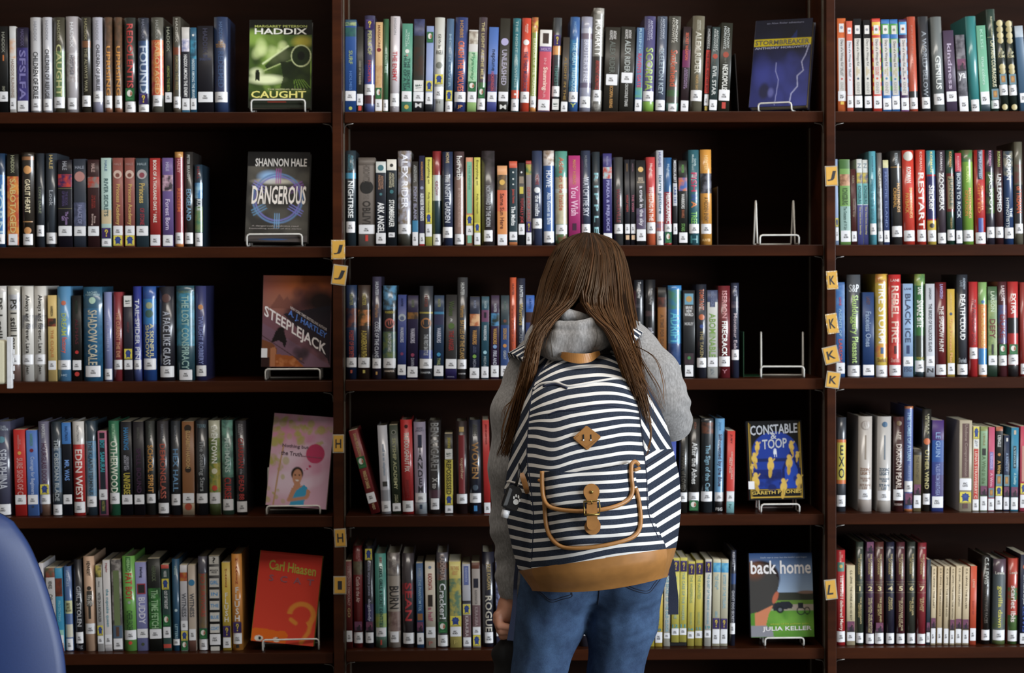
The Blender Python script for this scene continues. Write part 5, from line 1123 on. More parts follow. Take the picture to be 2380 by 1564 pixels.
# title, photo corners of the front board tl tr bl br, thickness, lean back deg, yaw, picture, lettering [(text, tl, tr, bl, colour)], spine/side colour
DISPLAY = [
 ('L1', (581, 46), (725, 46), (577, 251), (723, 250), .026, 9, 0, pic_train, [('MARGARET PETERSON', (.08, .06), (.92, .06), (.08, .088), '98a048'), ('HADDIX', (.08, .098), (.92, .098), (.08, .165), 'dcdcd4'), ('THE MISSING: BOOK 5', (.3, .785), (.9, .785), (.3, .80), 'b8b488'), ('CAUGHT', (.04, .81), (.92, .81), (.04, .89), 'd4cc70')], '0c0e08', 'black and green face-out book with a steam train on a white wire stand'),
 ('L2', (576, 352), (719, 354), (568, 560), (715, 563), .024, 9, 3, pic_knot, [('SHANNON HALE', (.12, .075), (.95, .072), (.12, .165), 'c4c0bc'), ('DANGEROUS', (.09, .38), (.96, .38), (.08, .585), 'dcd4cc'), ('A dangerously addictive read', (.1, .82), (.85, .82), (.1, .838), '98908c'), ('bestselling author of the series', (.06, .85), (.9, .85), (.06, .866), '98908c')], '1c1a18', 'grey face-out book with a circular knot design on a white wire stand'),
 ('L3', (613, 641), (771, 640), (607, 853), (768, 853), .02, 8, 0, pic_smoke, [('STEEPLEJACK', (.03, .325), (.94, .75), (.02, .475), 'd8d0d0'), ('A. J. HARTLEY', (.385, .37), (.945, .63), (.37, .45), '4470c0'), ('NEW YORK TIMES BESTSELLING AUTHOR', (.405, .335), (.945, .578), (.4, .365), 'b8acac')], '2c1a18', 'purple-brown face-out book with slanting white title and a climbing figure'),
 ('L4', (636, 963), (777, 967), (618, 1177), (757, 1180), .022, 9, 2, pic_pink, [('Nothing but', (.18, .325), (.62, .33), (.18, .37), '5c4454'), ('the Truth', (.17, .40), (.52, .405), (.17, .447), '5c4454'), ('(and a few white lies)', (.52, .435), (.85, .44), (.52, .455), '7c4c60')], 'a89880', 'pink face-out book showing a smiling young woman in a blue top'),
 ('L5', (605, 1282), (749, 1289), (582, 1492), (729, 1499), .026, 9, 2, pic_tail, [('Carl Hiaasen', (.16, .09), (.92, .125), (.16, .20), 'a8a034'), ('S  C  A  T', (.18, .255), (.9, .27), (.18, .325), '8a4c58')], '7c7c28', 'red face-out book with a curling orange cat tail'),
 ('M1', (1772, 50), (1898, 47), (1746, 246), (1868, 248), .03, 17, 24, pic_bolt, [('STORMBREAKER', (.02, .235), (.97, .235), (.02, .29), '3c3814'), ('ANTHONY HOROWITZ', (.02, .315), (.95, .312), (.02, .34), '9ca0bc'), ('an Alex Rider adventure', (.2, .03), (.85, .03), (.2, .05), '5c6080')], '141840', 'dark blue face-out book with lightning and a yellow title band'),
 ('M4', (1736, 980), (1858, 975), (1740, 1163), (1872, 1158), .03, 9, 2, pic_ghosts, [('CONSTABLE', (.06, .06), (.92, .035), (.06, .185), 'a8acb4'), ('&', (.43, .155), (.54, .155), (.43, .235), 'a8acb4'), ('TOOP', (.27, .24), (.72, .22), (.27, .365), 'a8acb4'), ('GARETH P. JONES', (.05, .895), (.95, .88), (.05, .95), 'c0a448')], '121214', 'black, blue and gold face-out book with floating figures'),
 ('M5', (1741, 1287), (1886, 1283), (1746, 1479), (1893, 1482), .024, 8, 0, pic_field, [('back home', (.02, .09), (.98, .09), (.02, .25), 'd8d4d4'), ("Dad's war is over but the battle's just begun", (.18, .045), (.92, .04), (.18, .068), '98a4b8'), ('winner of the pulitzer prize', (.3, .835), (.92, .83), (.3, .86), '9cac34'), ('JULIA KELLER', (.18, .875), (.96, .87), (.18, .94), 'd8d4d4')], '34343c', 'face-out book with the back of a head before a green field'),
]
for dsp in DISPLAY:
    for tx in dsp[9]: want_text(tx[0].replace('/', ' '))
SIGNS = [('1', 'J', (786, 580), (27, 40), 0, 1), ('1', 'J', (789, 639), (29, 42), -8, 0), ('1', 'H', (786.5, 1031), (22, 38), 0, 0), ('1', 'H', (791, 1250), (23, 38), 3, 0), ('1', 'I', (790, 1360), (25, 37), 0, 0),
         ('2', 'J', (1932.5, 409), (25, 42), 2, 0), ('2', 'K', (1934, 651), (21, 38), 4, 1), ('2', 'K', (1934, 752), (22, 42), 8, 1), ('2', 'K', (1931.5, 825), (31, 36), 13, 0), ('2', 'K', (1936, 883), (28, 34), -8, 0), ('2', 'L', (1931, 1370), (23, 42), 6, 0)]
for s_ in SIGNS: want_text(s_[1])
bake_texts()
for i, b in enumerate(BK): build_book(b, i, len(BK))

def display_book(dsp):
    shelf, tl, tr, bl, br, th, lean, yaw, pic, texts, side, label = dsp
    Yb = 0.0245 if abs(yaw) < 20 else 0.040
    Pbl, Pbr = P(*bl, Yb), P(*br, Yb)
    yt = Yb + 0.2*math.sin(math.radians(lean))
    Ptl, Ptr = P(*tl, yt), P(*tr, yt)
    wb = (Pbr-Pbl).length; wt = (Ptr-Ptl).length; w = (wb+wt)/2/math.cos(math.radians(yaw))
    bc = (Pbl+Pbr)/2; tc = (Ptl+Ptr)/2
    h = math.hypot(tc.z-bc.z, tc.x-bc.x)/math.cos(math.radians(lean))
    roll = math.atan2(tc.x-bc.x, tc.z-bc.z) if abs(yaw) < 20 else 0.0
    R = Matrix.Rotation(math.radians(-yaw), 3, 'Z') @ Matrix.Rotation(roll, 3, 'Y') @ Matrix.Rotation(math.radians(-lean), 3, 'X')
    zb = max(bc.z, SHELF_Z[shelf]+0.0045)
    root = empty('display_book', (bc.x, Yb, zb), R.to_euler())
    tag(root, label, 'book', 'books displayed face out')
    p = pic(); im = p.im
    t = 0.0026; V, F, C = [], [], []
    for j in range(GH+1):
        for i in range(GW+1):
            V.append(((i/GW-.5)*w, 0, h*(1-j/GH))); C.append(im[j, i])
    n = GW+1
    for j in range(GH):
        for i in range(GW):
            a = j*n+i; F.append((a, a+n, a+n+1, a+1))
    # rim and back of the front board
    sc = hx(side); o0 = len(V)
    V += [(-w/2, 0, 0), (w/2, 0, 0), (w/2, 0, h), (-w/2, 0, h), (-w/2, t, 0), (w/2, t, 0), (w/2, t, h), (-w/2, t, h)]; C += [sc]*8
    F += [(o0+a, o0+b_, o0+c, o0+d_) for a, b_, c, d_ in ((4, 5, 1, 0), (5, 6, 2, 1), (6, 7, 3, 2), (7, 4, 0, 3), (4, 7, 6, 5))]
    mesh_obj('front_board', V, F, M['cover_art'], root, cols=C, smooth=False)
    v, f = box_vf(-w/2+.001, w/2-.004, t, th-t, .003, h-.003); mesh_obj('page_block', v, f, M['pages'], root)
    v, f = box_vf(-w/2, w/2, th-t, th, 0, h); v2, f2 = box_vf(-w/2-.0008, -w/2+.001, 0.0005, th, 0, h)
    v, f = join_vf([(v, f), (v2, f2)]); mesh_obj('back_board', v, f, M['print'], root, cols=[sc]*len(v))
    LV, LF, LC = [], [], []
    for k, (tx, a, b_, c, col) in enumerate(texts):
        co, fs, asp = TEXT_CACHE[tx]; o0 = len(LV); cl = hx(col)
        for q in co:
            u = c[0] + (b_[0]-a[0])*q[0] + (a[0]-c[0])*q[1]; vv = c[1] + (b_[1]-a[1])*q[0] + (a[1]-c[1])*q[1]
            LV.append(((u-.5)*w, -0.0007-.00003*k, h*(1-vv)))
        for q in fs: LF.append(tuple(o0+i for i in q)); LC.append(cl)
    mesh_obj('cover_lettering', LV, LF, M['print'], root, cols=LC)['kind'] = 'stuff'
    if shelf in ('L3', 'M4'):
        z0 = h*.10 if shelf == 'L3' else h*.135
        x0 = -w/2 if shelf == 'L3' else -w/2
        v, f = box_vf(x0-.001, x0+.013, -.0009, -.0004, z0, z0+h*.10); mesh_obj('spine_label', v, f, M['label'], root)
    return root
for dsp in DISPLAY: display_book(dsp)

# ------------------------------------------------------------------ white wire stands
def easel(shelf, x0, x1, lip_py, foot_py, label, yaw=0.0, lip=0.024, up=0.105, Yf=0.018, sb=0.0):
    a, b = P(x0, foot_py, Yf), P(x1, foot_py, Yf); w = b.x-a.x; r = 0.0021
    z = SHELF_Z[shelf]
    root = empty('wire_stand', ((a.x+b.x)/2, Yf, z), (0, 0, math.radians(yaw)))
    tag(root, label, 'book stand', 'white wire book stands')
    lip = P(x0, foot_py, Yf).z - 0 if False else max((foot_py-lip_py)*mpp(Yf), 0.014)
    c = 0.006; h = w/2
    g = r+.0006
    pts = [(-h, .040+sb, g), (-h, .004, g), (-h, 0, g+.003), (-h, -.001, lip-c), (-h+c*.3, -.001, lip-c*.3), (-h+c, -.001, lip), (h-c, -.001, lip), (h-c*.3, -.001, lip-c*.3), (h, -.001, lip-c), (h, 0, g+.003), (h, .004, g), (h, .040+sb, g)]
    tube_obj('front_lip', pts, r, M['wire'], root, 8)
    for s in (-1, 1):
        x = s*(h-.001)
        pts = [(x, .040+y_, z_) for y_, z_ in ((sb, g), (.004+sb, .03), (.016+sb*1.5, up-.008), (.0195+sb*1.5, up), (.024+sb*1.5, up-.004), (.040+sb*1.3, .035), (.048+sb*1.2, .006), (.050+sb*1.2, g))]
        tube_obj('side_support', pts, r, M['wire'], root, 8)
    tube_obj('rear_bar', [(-h, .090+sb*1.2, g), (h, .090+sb*1.2, g)], r, M['wire'], root, 8)
    return root
easel('L1', 584, 709, 229, 259, 'white wire stand holding the green train book')
easel('L2', 574, 702, 542, 571, 'white wire stand holding the grey circular-knot book')
easel('L3', 617, 744, 855, 882, 'white wire stand holding the purple-brown slanted-title book')
easel('L4', 620, 744, 1164, 1186, 'white wire stand holding the pink young-woman book', 3)
easel('L5', 611, 741, 1478, 1506, 'white wire stand holding the red cat-tail book', 4)
easel('M1', 1762, 1840, 235, 256, 'white wire stand holding the dark blue lightning book', -22, sb=.034)
easel('M2', 1766, 1857, 543, 566, 'empty white wire stand on the second middle shelf', 2)
easel('M3', 1769, 1868, 847, 874, 'empty white wire stand on the third middle shelf', -8)
easel('M4', 1769, 1858, 1165, 1186, 'white wire stand holding the black and gold book')
easel('M5', 1778, 1868, 1476, 1497, 'white wire stand holding the head-and-field book')

# ------------------------------------------------------------------ bookends that hold the rows up
def bookend(shelf, px, py_top, py_bot, label, mat, lean_px=0):
    z = SHELF_Z[shelf]; a = P(px, py_bot, 0.09); t = P(px, py_top, 0.09); hh = t.z-z
    root = empty('bookend', (a.x, 0.06, z)); tag(root, label, 'bookend', 'metal bookends')
    ln = lean_px*mpp(.06)
    v = [(0, 0, .0005), (.0014, 0, .0005), (.0014+ln, 0, hh), (ln, 0, hh), (0, .12, .0005), (.0014, .12, .0005), (.0014+ln, .12, hh), (ln, .12, hh)]
    f = [(0, 1, 2, 3), (5, 4, 7, 6), (4, 0, 3, 7), (1, 5, 6, 2), (3, 2, 6, 7), (0, 4, 5, 1)]
    mesh_obj('plate', v, f, mat, root)
    v, f = box_vf(.0014, .05, 0.02, .12, 0.0005, .0016); mesh_obj('foot', v, f, mat, root)
M['dark_metal'] = simple('dark_brown_metal', hx('1c1311'), 0.5, 0.2)
M['green_metal'] = simple('green_enamelled_metal', hx('123a20'), 0.45, 0.1)
bookend('M1', 1712, 128, 256, 'dark metal bookend at the right end of the top middle row', M['dark_metal'], -8)
bookend('M2', 1664, 435, 570, 'dark metal bookend beside the orange book on the second shelf', M['dark_metal'])
bookend('M3', 1724, 770, 880, 'green metal bookend at the right end of the third middle row', M['green_metal'])

# black support block below two yellow books
a, b_ = P(1500+284/4.827, 1497, .03), P(1500+462/4.827, 1497, .03)
zt = (1238-1192)/4.827*(b_.x-a.x)/((462-284)/4.827)
o = bevel_box('support_block', a.x, b_.x, .034, .13, SHELF_Z['M5']+.0002, SHELF_Z['M5']+zt-0.0005, M['black'], None, .001)
tag(o, 'black block lifting two yellow books on the fifth middle shelf', 'block')

# ------------------------------------------------------------------ yellow alphabet cards on the uprights
M['card'] = simple('yellow_card', hx('cc9c3e'), 0.55, var=0.04, scale=30, coat=0.25, coat_r=0.3)
M['laminate'] = simple('clear_laminate_edge', hx('a59c8c'), 0.3, coat=0.6)
def lam_mat():
    m, nt, b = new_mat('wrinkled_clear_tape')
    n = noise(nt, 90, 3, 0.6); bump(nt, b, n.outputs['Fac'], 1.0, 0.004)
    r = ramp(nt, n.outputs['Fac'], [(0.4, hx('cc9c3e')), (0.6, hx('cfc6b4'))]); nt.links.new(r.outputs['Color'], b.inputs['Base Color'])
    b.inputs['Roughness'].default_value = 0.16; b.inputs['Coat Weight'].default_value = 1.0; b.inputs['Coat Roughness'].default_value = 0.05
    return m
M['tape'] = lam_mat()
SGN = {('1', 'J', 0): 'yellow J card, tilted, on the left upright beside the third shelf', ('1', 'I', 0): 'yellow I card on the left upright beside the fifth shelf', ('2', 'J', 0): 'yellow J card on the right upright beside the second shelf', ('2', 'L', 0): 'yellow L card on the right upright beside the fifth shelf'}
EXTRA = ['shiny taped yellow letter card on the left upright at the second shelf edge', 'yellow H card on the left upright beside the fourth shelf', 'yellow H card on the left upright just above the I card', 'taped yellow K card, topmost of four on the right upright', 'shiny taped yellow K card, second of four on the right upright', 'tilted yellow K card, third of four on the right upright', 'yellow K card, lowest of four on the right upright']
ei = 0
for (up, ch, (cx, cy), (cw, chh), rot, taped) in SIGNS:
    Yc = -0.0232
    c = P(cx, cy, Yc); kk = mpp(Yc); w, h = cw*kk, chh*kk
    root = empty('letter_card', (c.x, Yc, c.z), (0, math.radians(-rot) if up == '2' else math.radians(-rot), 0))
    key = (up, ch, taped)
    if key in SGN: lab = SGN[key]
    else: lab = EXTRA[ei]; ei += 1
    tag(root, lab, 'letter card', 'yellow alphabet cards on the uprights')
    bevel_box('laminate', -w/2-.0025, w/2+.0025, -.0002, .0007, -h/2-.0025, h/2+.0025, M['tape'] if taped else M['laminate'], root, .0003, 1)
    bevel_box('card', -w/2, w/2, -.0011, -.0003, -h/2, h/2, M['card'], root, .0003, 1)
    co, fs, asp = TEXT_CACHE[ch]
    tw, tz = w*.62 if ch != 'I' else w*.4, h*.55
    sh = 0.25 if ch in 'JL' else 0.0
    mesh_obj('letter', [((q[0]-.5)*tw+sh*(q[1]-.5)*tz, -.0014, (q[1]-.5)*tz) for q in co], fs, M['ink'], root)

# ------------------------------------------------------------------ pale book and notched white plate poking in at the left edge
M['white_plastic'] = simple('white_plastic', hx('dcdde0'), 0.35, coat=0.3)
M['cream'] = simple('cream_pages', hx('d2cdb2'), 0.8, var=.05, scale=400)
Yw = -0.10
a = P(15.5, 783, Yw); c = P(29, 903, Yw); k = mpp(Yw)
root = empty('label_holder', (a.x, Yw, c.z)); tag(root, 'white notched plastic plate at the left edge before the third shelf', 'label holder')
hh = a.z-c.z
bevel_box('plate', 0, 12*k, 0, .012, 0, hh, M['white_plastic'], root, .0012)
for q in range(4):
    z0 = hh*(.18+.16*q); bevel_box('tooth', 12*k, (15+1.5*(q % 2))*k, .001, .010, z0, z0+hh*.10, M['white_plastic'], root, .0006)
a2 = P(-40, 790, Yw+.01); b2 = P(14.5, 893, Yw+.01)
root = empty('cream_pad', (a2.x, Yw+.004, b2.z)); tag(root, 'cream page block with rounded corners left of the white notched plate', 'pad of paper')
bevel_box('paper_block', 0, b2.x-a2.x, 0, .03, 0, a2.z-b2.z, M['cream'], root, .006, 3)

# ------------------------------------------------------------------ smooth solids from blended limbs (surface nets)
class Field:
    def __init__(s, lo, hi, h):
        s.lo = np.array(lo, float); s.h = h
        s.n = np.ceil((np.array(hi)-s.lo)/h).astype(int)+1
        s.v = np.full(s.n, 1.0, np.float32)
    def _slice(s, lo, hi):
        a = np.clip(np.floor((np.array(lo)-s.lo)/s.h).astype(int), 0, s.n); b = np.clip(np.ceil((np.array(hi)-s.lo)/s.h).astype(int)+1, 0, s.n)
        if np.any(b <= a): return None
        sl = tuple(slice(a[i], b[i]) for i in range(3))
        ax = [(s.lo[i]+s.h*np.arange(a[i], b[i])) for i in range(3)]
        X, Y, Z = np.meshgrid(*ax, indexing='ij'); return sl, X, Y, Z
    def add(s, fn, lo, hi, k=0.02, sub=False):
        pad = 3*k+4*s.h
        r = s._slice(np.array(lo)-pad, np.array(hi)+pad)
        if r is None: return
        sl, X, Y, Z = r; d = fn(X, Y, Z).astype(np.float32); a = s.v[sl]
        if sub:
            d = -d; hh = np.clip(0.5-0.5*(a-d)/k, 0, 1); s.v[sl] = a*(1-hh)+d*hh+k*hh*(1-hh)
        else:
            hh = np.clip(0.5+0.5*(a-d)/k, 0, 1); s.v[sl] = a*(1-hh)+d*hh-k*hh*(1-hh)
    def cap(s, a, b, ra, rb, k=0.02, flat=None, sub=False):
        a, b = np.array(a, float), np.array(b, float); ba = b-a; L2 = max(ba@ba, 1e-12); m = max(ra, rb)
        fy = flat or 1.0
        def fn(X, Y, Z):
            px_, py_, pz_ = X-a[0], Y-a[1], Z-a[2]; t = np.clip((px_*ba[0]+py_*ba[1]+pz_*ba[2])/L2, 0, 1)
            return np.sqrt((px_-t*ba[0])**2+((py_-t*ba[1])*fy)**2+(pz_-t*ba[2])**2)-(ra+(rb-ra)*t)
        s.add(fn, np.minimum(a, b)-m, np.maximum(a, b)+m, k, sub)
    def chain(s, pts, rs, k=0.02, flat=None):
        for i in range(len(pts)-1): s.cap(pts[i], pts[i+1], rs[i], rs[i+1], k, flat)
    def ell(s, c, r, k=0.02, rot=None, sub=False):
        c, r = np.array(c, float), np.array(r, float); Rm = np.array(rot.transposed()) if rot is not None else np.eye(3); m = r.max()
        def fn(X, Y, Z):
            q = np.stack([X-c[0], Y-c[1], Z-c[2]], -1) @ Rm.T; q = q/r; l = np.sqrt((q**2).sum(-1)); l2 = np.sqrt(((q/r)**2).sum(-1))+1e-6
            return l*(l-1)/l2
        s.add(fn, c-m, c+m, k, sub)
    def mesh(s, disp=None):
        v = s.v; n = s.n
        ins = v < 0
        c = [ins[i:n[0]-1+i, j:n[1]-1+j, k:n[2]-1+k] for i in (0, 1) for j in (0, 1) for k in (0, 1)]
        su = sum(q.astype(np.int8) for q in c); act = (su > 0) & (su < 8)
        idx = np.full(act.shape, -1, np.int64); I = np.argwhere(act); idx[act] = np.arange(len(I))
        pos = np.zeros((len(I), 3)); cnt = np.zeros(len(I))
        corners = [(i, j, k) for i in (0, 1) for j in (0, 1) for k in (0, 1)]
        for a in corners:
            for ax in range(3):
                if a[ax]: continue
                b = list(a); b[ax] = 1
                va = v[I[:, 0]+a[0], I[:, 1]+a[1], I[:, 2]+a[2]]; vb = v[I[:, 0]+b[0], I[:, 1]+b[1], I[:, 2]+b[2]]
                m = (va < 0) != (vb < 0); t = np.where(m, va/(va-vb+1e-12), 0)
                p = np.tile(np.array(a, float), (len(I), 1)); p[:, ax] += t
                pos[m] += p[m]; cnt[m] += 1
        pos = pos/cnt[:, None]+I
        V = s.lo+pos*s.h
        F = []
        for ax in range(3):
            o1, o2 = [(1, 2), (2, 0), (0, 1)][ax]
            sl0 = [slice(1, n[i]-1) for i in range(3)]; sl1 = list(sl0)
            sl0[ax] = slice(0, n[ax]-1); sl1[ax] = slice(1, n[ax])
            A = ins[tuple(sl0)]; B = ins[tuple(sl1)]
            E = np.argwhere(A != B)
            if not len(E): continue
            sgn = A[tuple(E.T)]
            base = E.copy()
            for i in range(3):
                if i != ax: base[:, i] += 1
            def cell(d1, d2):
                q = base.copy(); q[:, o1] -= d1; q[:, o2] -= d2; return idx[tuple(q.T)]
            q = np.stack([cell(1, 1), cell(0, 1), cell(0, 0), cell(1, 0)], 1)
            q[~sgn] = q[~sgn][:, ::-1]
            F.append(q)
        F = np.concatenate(F); F = F[(F >= 0).all(1)]
        return V, F
def net_obj(name, fld, mat, parent, disp=None):
    V, F = fld.mesh()
    if disp is not None: V = V+disp(V)
    return mesh_obj(name, V.tolist(), F.tolist(), mat, parent, smooth=True)
def wrinkle(amp, freq, seed):
    q = np.random.default_rng(seed); ks = q.normal(0, 1, (10, 3))*freq; ph = q.uniform(0, 6.28, 10); dirs = q.normal(0, 1, (10, 3))
    def f(V):
        o = np.zeros_like(V)
        for k, p, d in zip(ks, ph, dirs): o += np.sin(V@k+p)[:, None]*d[None]
        return o*amp/4
    return f

# ------------------------------------------------------------------ cloth, skin, hair materials
def heather(name, a, b, c):
    m, nt, bs = new_mat(name)
    n = noise(nt, 260, 4, 0.7, stretch=(1.0, 1.0, 0.35)); n2 = noise(nt, 30, 3)
    r = ramp(nt, n.outputs['Fac'], [(0.30, a), (0.5, b), (0.68, c)])
    mx = nt.nodes.new('ShaderNodeMix'); mx.data_type = 'RGBA'; mx.blend_type = 'OVERLAY'; mx.inputs['Factor'].default_value = 0.07
    nt.links.new(r.outputs['Color'], mx.inputs['A']); nt.links.new(n2.outputs['Fac'], mx.inputs['B']); nt.links.new(mx.outputs['Result'], bs.inputs['Base Color'])
    bs.inputs['Roughness'].default_value = 0.95; bs.inputs['Specular IOR Level'].default_value = 0.15; bs.inputs['Sheen Weight'].default_value = 0.25
    bump(nt, bs, n.outputs['Fac'], 0.35, 0.001); return m
M['hoodie'] = heather('grey_heather_sweatshirt', hx('6f6d6b'), hx('858382'), hx('9a9897'))
def denim(name):
    m, nt, bs = new_mat(name)
    n = noise(nt, 700, 2, 0.6, stretch=(1, 1, .5)); n2 = noise(nt, 16, 5, 0.7)
    r = ramp(nt, n2.outputs['Fac'], [(0.32, hx('2b3a54')), (0.68, hx('415877'))])
    mx = nt.nodes.new('ShaderNodeMix'); mx.data_type = 'RGBA'; mx.blend_type = 'OVERLAY'; mx.inputs['Factor'].default_value = 0.35
    nt.links.new(r.outputs['Color'], mx.inputs['A']); nt.links.new(n.outputs['Fac'], mx.inputs['B']); nt.links.new(mx.outputs['Result'], bs.inputs['Base Color'])
    bs.inputs['Roughness'].default_value = 0.9; bs.inputs['Specular IOR Level'].default_value = 0.15
    bump(nt, bs, n.outputs['Fac'], 0.25, 0.0006); return m
M['denim'] = denim('washed_blue_denim')
M['skin'] = simple('skin', hx('b98268'), 0.5, var=0.06, scale=40); M['skin'].node_tree.nodes['Principled BSDF'].inputs['Subsurface Weight'].default_value = 0.1
M['stitch'] = simple('navy_stitching', hx('141c30'), 0.8)
M['leather'] = simple('tan_leather', hx('9a6a36'), 0.45, var=0.10, scale=45, bmp=0.12)
M['leather_stitch'] = simple('brown_leather_stitch', hx('5c3a1c'), 0.7)
M['brass'] = simple('antique_brass', hx('8c7440'), 0.3, 0.9, var=.15, scale=80)
M['navy_web'] = simple('navy_webbing', hx('141c34'), 0.8, var=.15, scale=500, bmp=.3)
M['black_cloth'] = simple('black_cloth', hx('0c0c0e'), 0.9, var=.2, scale=80)
def stripe_mat():
    m, nt, bs = new_mat('navy_and_white_striped_canvas')
    a = nt.nodes.new('ShaderNodeAttribute'); a.attribute_name = 'stripe'
    fr = nt.nodes.new('ShaderNodeMath'); fr.operation = 'FRACT'; nt.links.new(a.outputs['Fac'], fr.inputs[0])
    n = noise(nt, 420, 3, 0.6); n2 = noise(nt, 25, 3)
    rp = nt.nodes.new('ShaderNodeValToRGB'); rp.color_ramp.interpolation = 'LINEAR'
    e = rp.color_ramp.elements; e[0].position = 0.0; e[0].color = (0, 0, 0, 1); e[1].position = 0.625; e[1].color = (0, 0, 0, 1)
    for p, c in ((0.64, 1), (0.985, 1), (1.0, 0)):
        x = e.new(p); x.color = (c, c, c, 1)
    nt.links.new(fr.outputs[0], rp.inputs['Fac'])
    nav = ramp(nt, n.outputs['Fac'], [(0.3, hx('1f2531')), (0.7, hx('323947'))])
    wh = ramp(nt, n2.outputs['Fac'], [(0.3, hx('cfccc8')), (0.7, hx('dedcd8'))])
    mx = nt.nodes.new('ShaderNodeMix'); mx.data_type = 'RGBA'
    nt.links.new(rp.outputs['Color'], mx.inputs['Factor']); nt.links.new(nav.outputs['Color'], mx.inputs['A']); nt.links.new(wh.outputs['Color'], mx.inputs['B'])
    nt.links.new(mx.outputs['Result'], bs.inputs['Base Color'])
    bs.inputs['Roughness'].default_value = 0.9; bs.inputs['Specular IOR Level'].default_value = 0.15
    bump(nt, bs, n.outputs['Fac'], 0.2, 0.0006); return m
M['stripe'] = stripe_mat()
def hair_mat():
    m, nt, bs = new_mat('brown_hair')
    a = nt.nodes.new('ShaderNodeAttribute'); a.attribute_name = 'Col'
    nt.links.new(a.outputs['Color'], bs.inputs['Base Color'])
    bs.inputs['Roughness'].default_value = 0.42; bs.inputs['Specular IOR Level'].default_value = 0.45
    bs.inputs['Specular Tint'].default_value = (1.0, 0.80, 0.58, 1)
    return m
M['hair'] = hair_mat()

# ------------------------------------------------------------------ the person, seen from behind
Q = lambda px, py, Y: np.array(P(px, py, Y))
S = lambda px, Y=-0.45: px*mpp(Y)
hipc = Q(1375, 1340, -0.36)
person = empty('person', (hipc[0], hipc[1], 0.0))
tag(person, 'person with long brown hair, grey hoodie and jeans, seen from behind, head bowed', 'person')
def own(o):
    o.parent = person; o.matrix_parent_inverse = Matrix.Translation(-person.location); return o
# --- jeans
hipL, hipR = Q(1296, 1335, -0.37), Q(1458, 1325, -0.36)
kneeL, kneeR = Q(1238, 1745, -0.40), Q(1424, 1745, -0.36)
ankL = np.array([kneeL[0]-.005, -0.33, 0.09]); ankR = np.array([kneeR[0], -0.30, 0.09])
midL, midR = Q(1252, 1564, -0.385), Q(1431, 1564, -0.36)
fj = Field((hipL[0]-.16, -.60, 0.04), (hipR[0]+.17, -.14, hipL[2]+.16), 0.006)
for hp, md, kn, an, r0 in ((hipL, midL, kneeL, ankL, .082), (hipR, midR, kneeR, ankR, .080)):
    fj.chain([hp, (hp+md)/2, md, kn, (kn*.6+an*.4), an], [r0, .073, .0555, .050, .049, .036], .02)
fj.ell((hipL+hipR)/2+np.array([0, .005, .075]), (.148, .10, .10), .04)
fj.ell(hipL+np.array([.010, -.048, .005]), (.074, .060, .078), .04)
fj.ell(hipR+np.array([-.004, -.048, .008]), (.074, .060, .078), .04)
wr = wrinkle(.0016, 55, 3)
def jean_disp(V):
    o = wr(V)
    # pull lines below the right seat and behind the knees
    d = V-hipR; t = (d[:, 2]+.10)
    fold = np.exp(-((d[:, 0]-.02)/.09)**2)*np.exp(-(t/.06)**2)*np.sin((d[:, 2]-.35*np.abs(d[:, 0]+.05))*260)
    o[:, 1] += -.0026*fold*(V[:, 1] < hipR[1]); return o
jeans = own(net_obj('jeans', fj, M['denim'], None, jean_disp))
# --- hoodie: torso, arms, folded-down hood
neck = Q(1362, 770, -0.36)
fh = Field((Q(1110, 800, -.5)[0], -.62, hipL[2]-.05), (Q(1640, 800, -.5)[0], -.02, Q(1400, 690, -.45)[2]+.02), 0.0055)
fh.ell(Q(1372, 960, -0.36), (.165, .105, .24), .05)
fh.ell(Q(1372, 1180, -0.36), (.150, .102, .165), .05)
fh.cap(Q(1255, 862, -.37), Q(1465, 838, -.37), .062, .062, .05)
fh.cap(Q(1362, 790, -.37), Q(1362, 880, -.37), .07, .09, .05)
armL = [Q(1228, 890, -.39), Q(1204, 960, -.41), Q(1193, 1085, -.41), Q(1194, 1220, -.385), Q(1193, 1345, -.37), Q(1192, 1372, -.368)]
fh.chain(armL, [.055, .052, .049, .045, .033, .028], .025)
armR = [Q(1478, 845, -.39), Q(1518, 875, -.41), Q(1548, 935, -.42), Q(1563, 980, -.40)]
fh.chain(armR, [.060, .056, .046, .038], .022)
foreR = [Q(1563, 980, -.40), Q(1548, 965, -.30), Q(1505, 930, -.17)]
fh.chain(foreR, [.038, .040, .030], .018)
w1 = wrinkle(.0011, 42, 5)
def hood_disp(V):
    o = w1(V)
    d = V-Q(1575, 930, -.42); o[:, 0] += .003*np.exp(-(np.linalg.norm(d, axis=1)/.05)**2)*np.sin(d[:, 2]*190+d[:, 0]*90)
    d = V-Q(1180, 1280, -.38); o[:, 0] += .0024*np.exp(-(np.linalg.norm(d, axis=1)/.09)**2)*np.sin(d[:, 2]*150+d[:, 1]*60)
    return o
hoodie = own(net_obj('hoodie', fh, M['hoodie'], None, hood_disp))
fr = Field(Q(1205, 860, -.60)-np.array([0, .06, .02]), Q(1465, 690, -.36)+np.array([0, .05, .02]), 0.0042)
fr.chain([Q(1258, 803, -.50), Q(1290, 810, -.52), Q(1335, 803, -.525), Q(1385, 788, -.52), Q(1410, 780, -.50)], [.020, .025, .027, .025, .019], .006)
fr.chain([Q(1256, 788, -.49), Q(1300, 786, -.525), Q(1345, 782, -.53), Q(1395, 772, -.515), Q(1414, 768, -.49)], [.016, .020, .021, .019, .015], .008)
fr.chain([Q(1268, 764, -.485), Q(1300, 757, -.525), Q(1345, 760, -.535), Q(1380, 752, -.525), Q(1404, 752, -.49)], [.011, .0125, .0125, .0125, .011], .002)
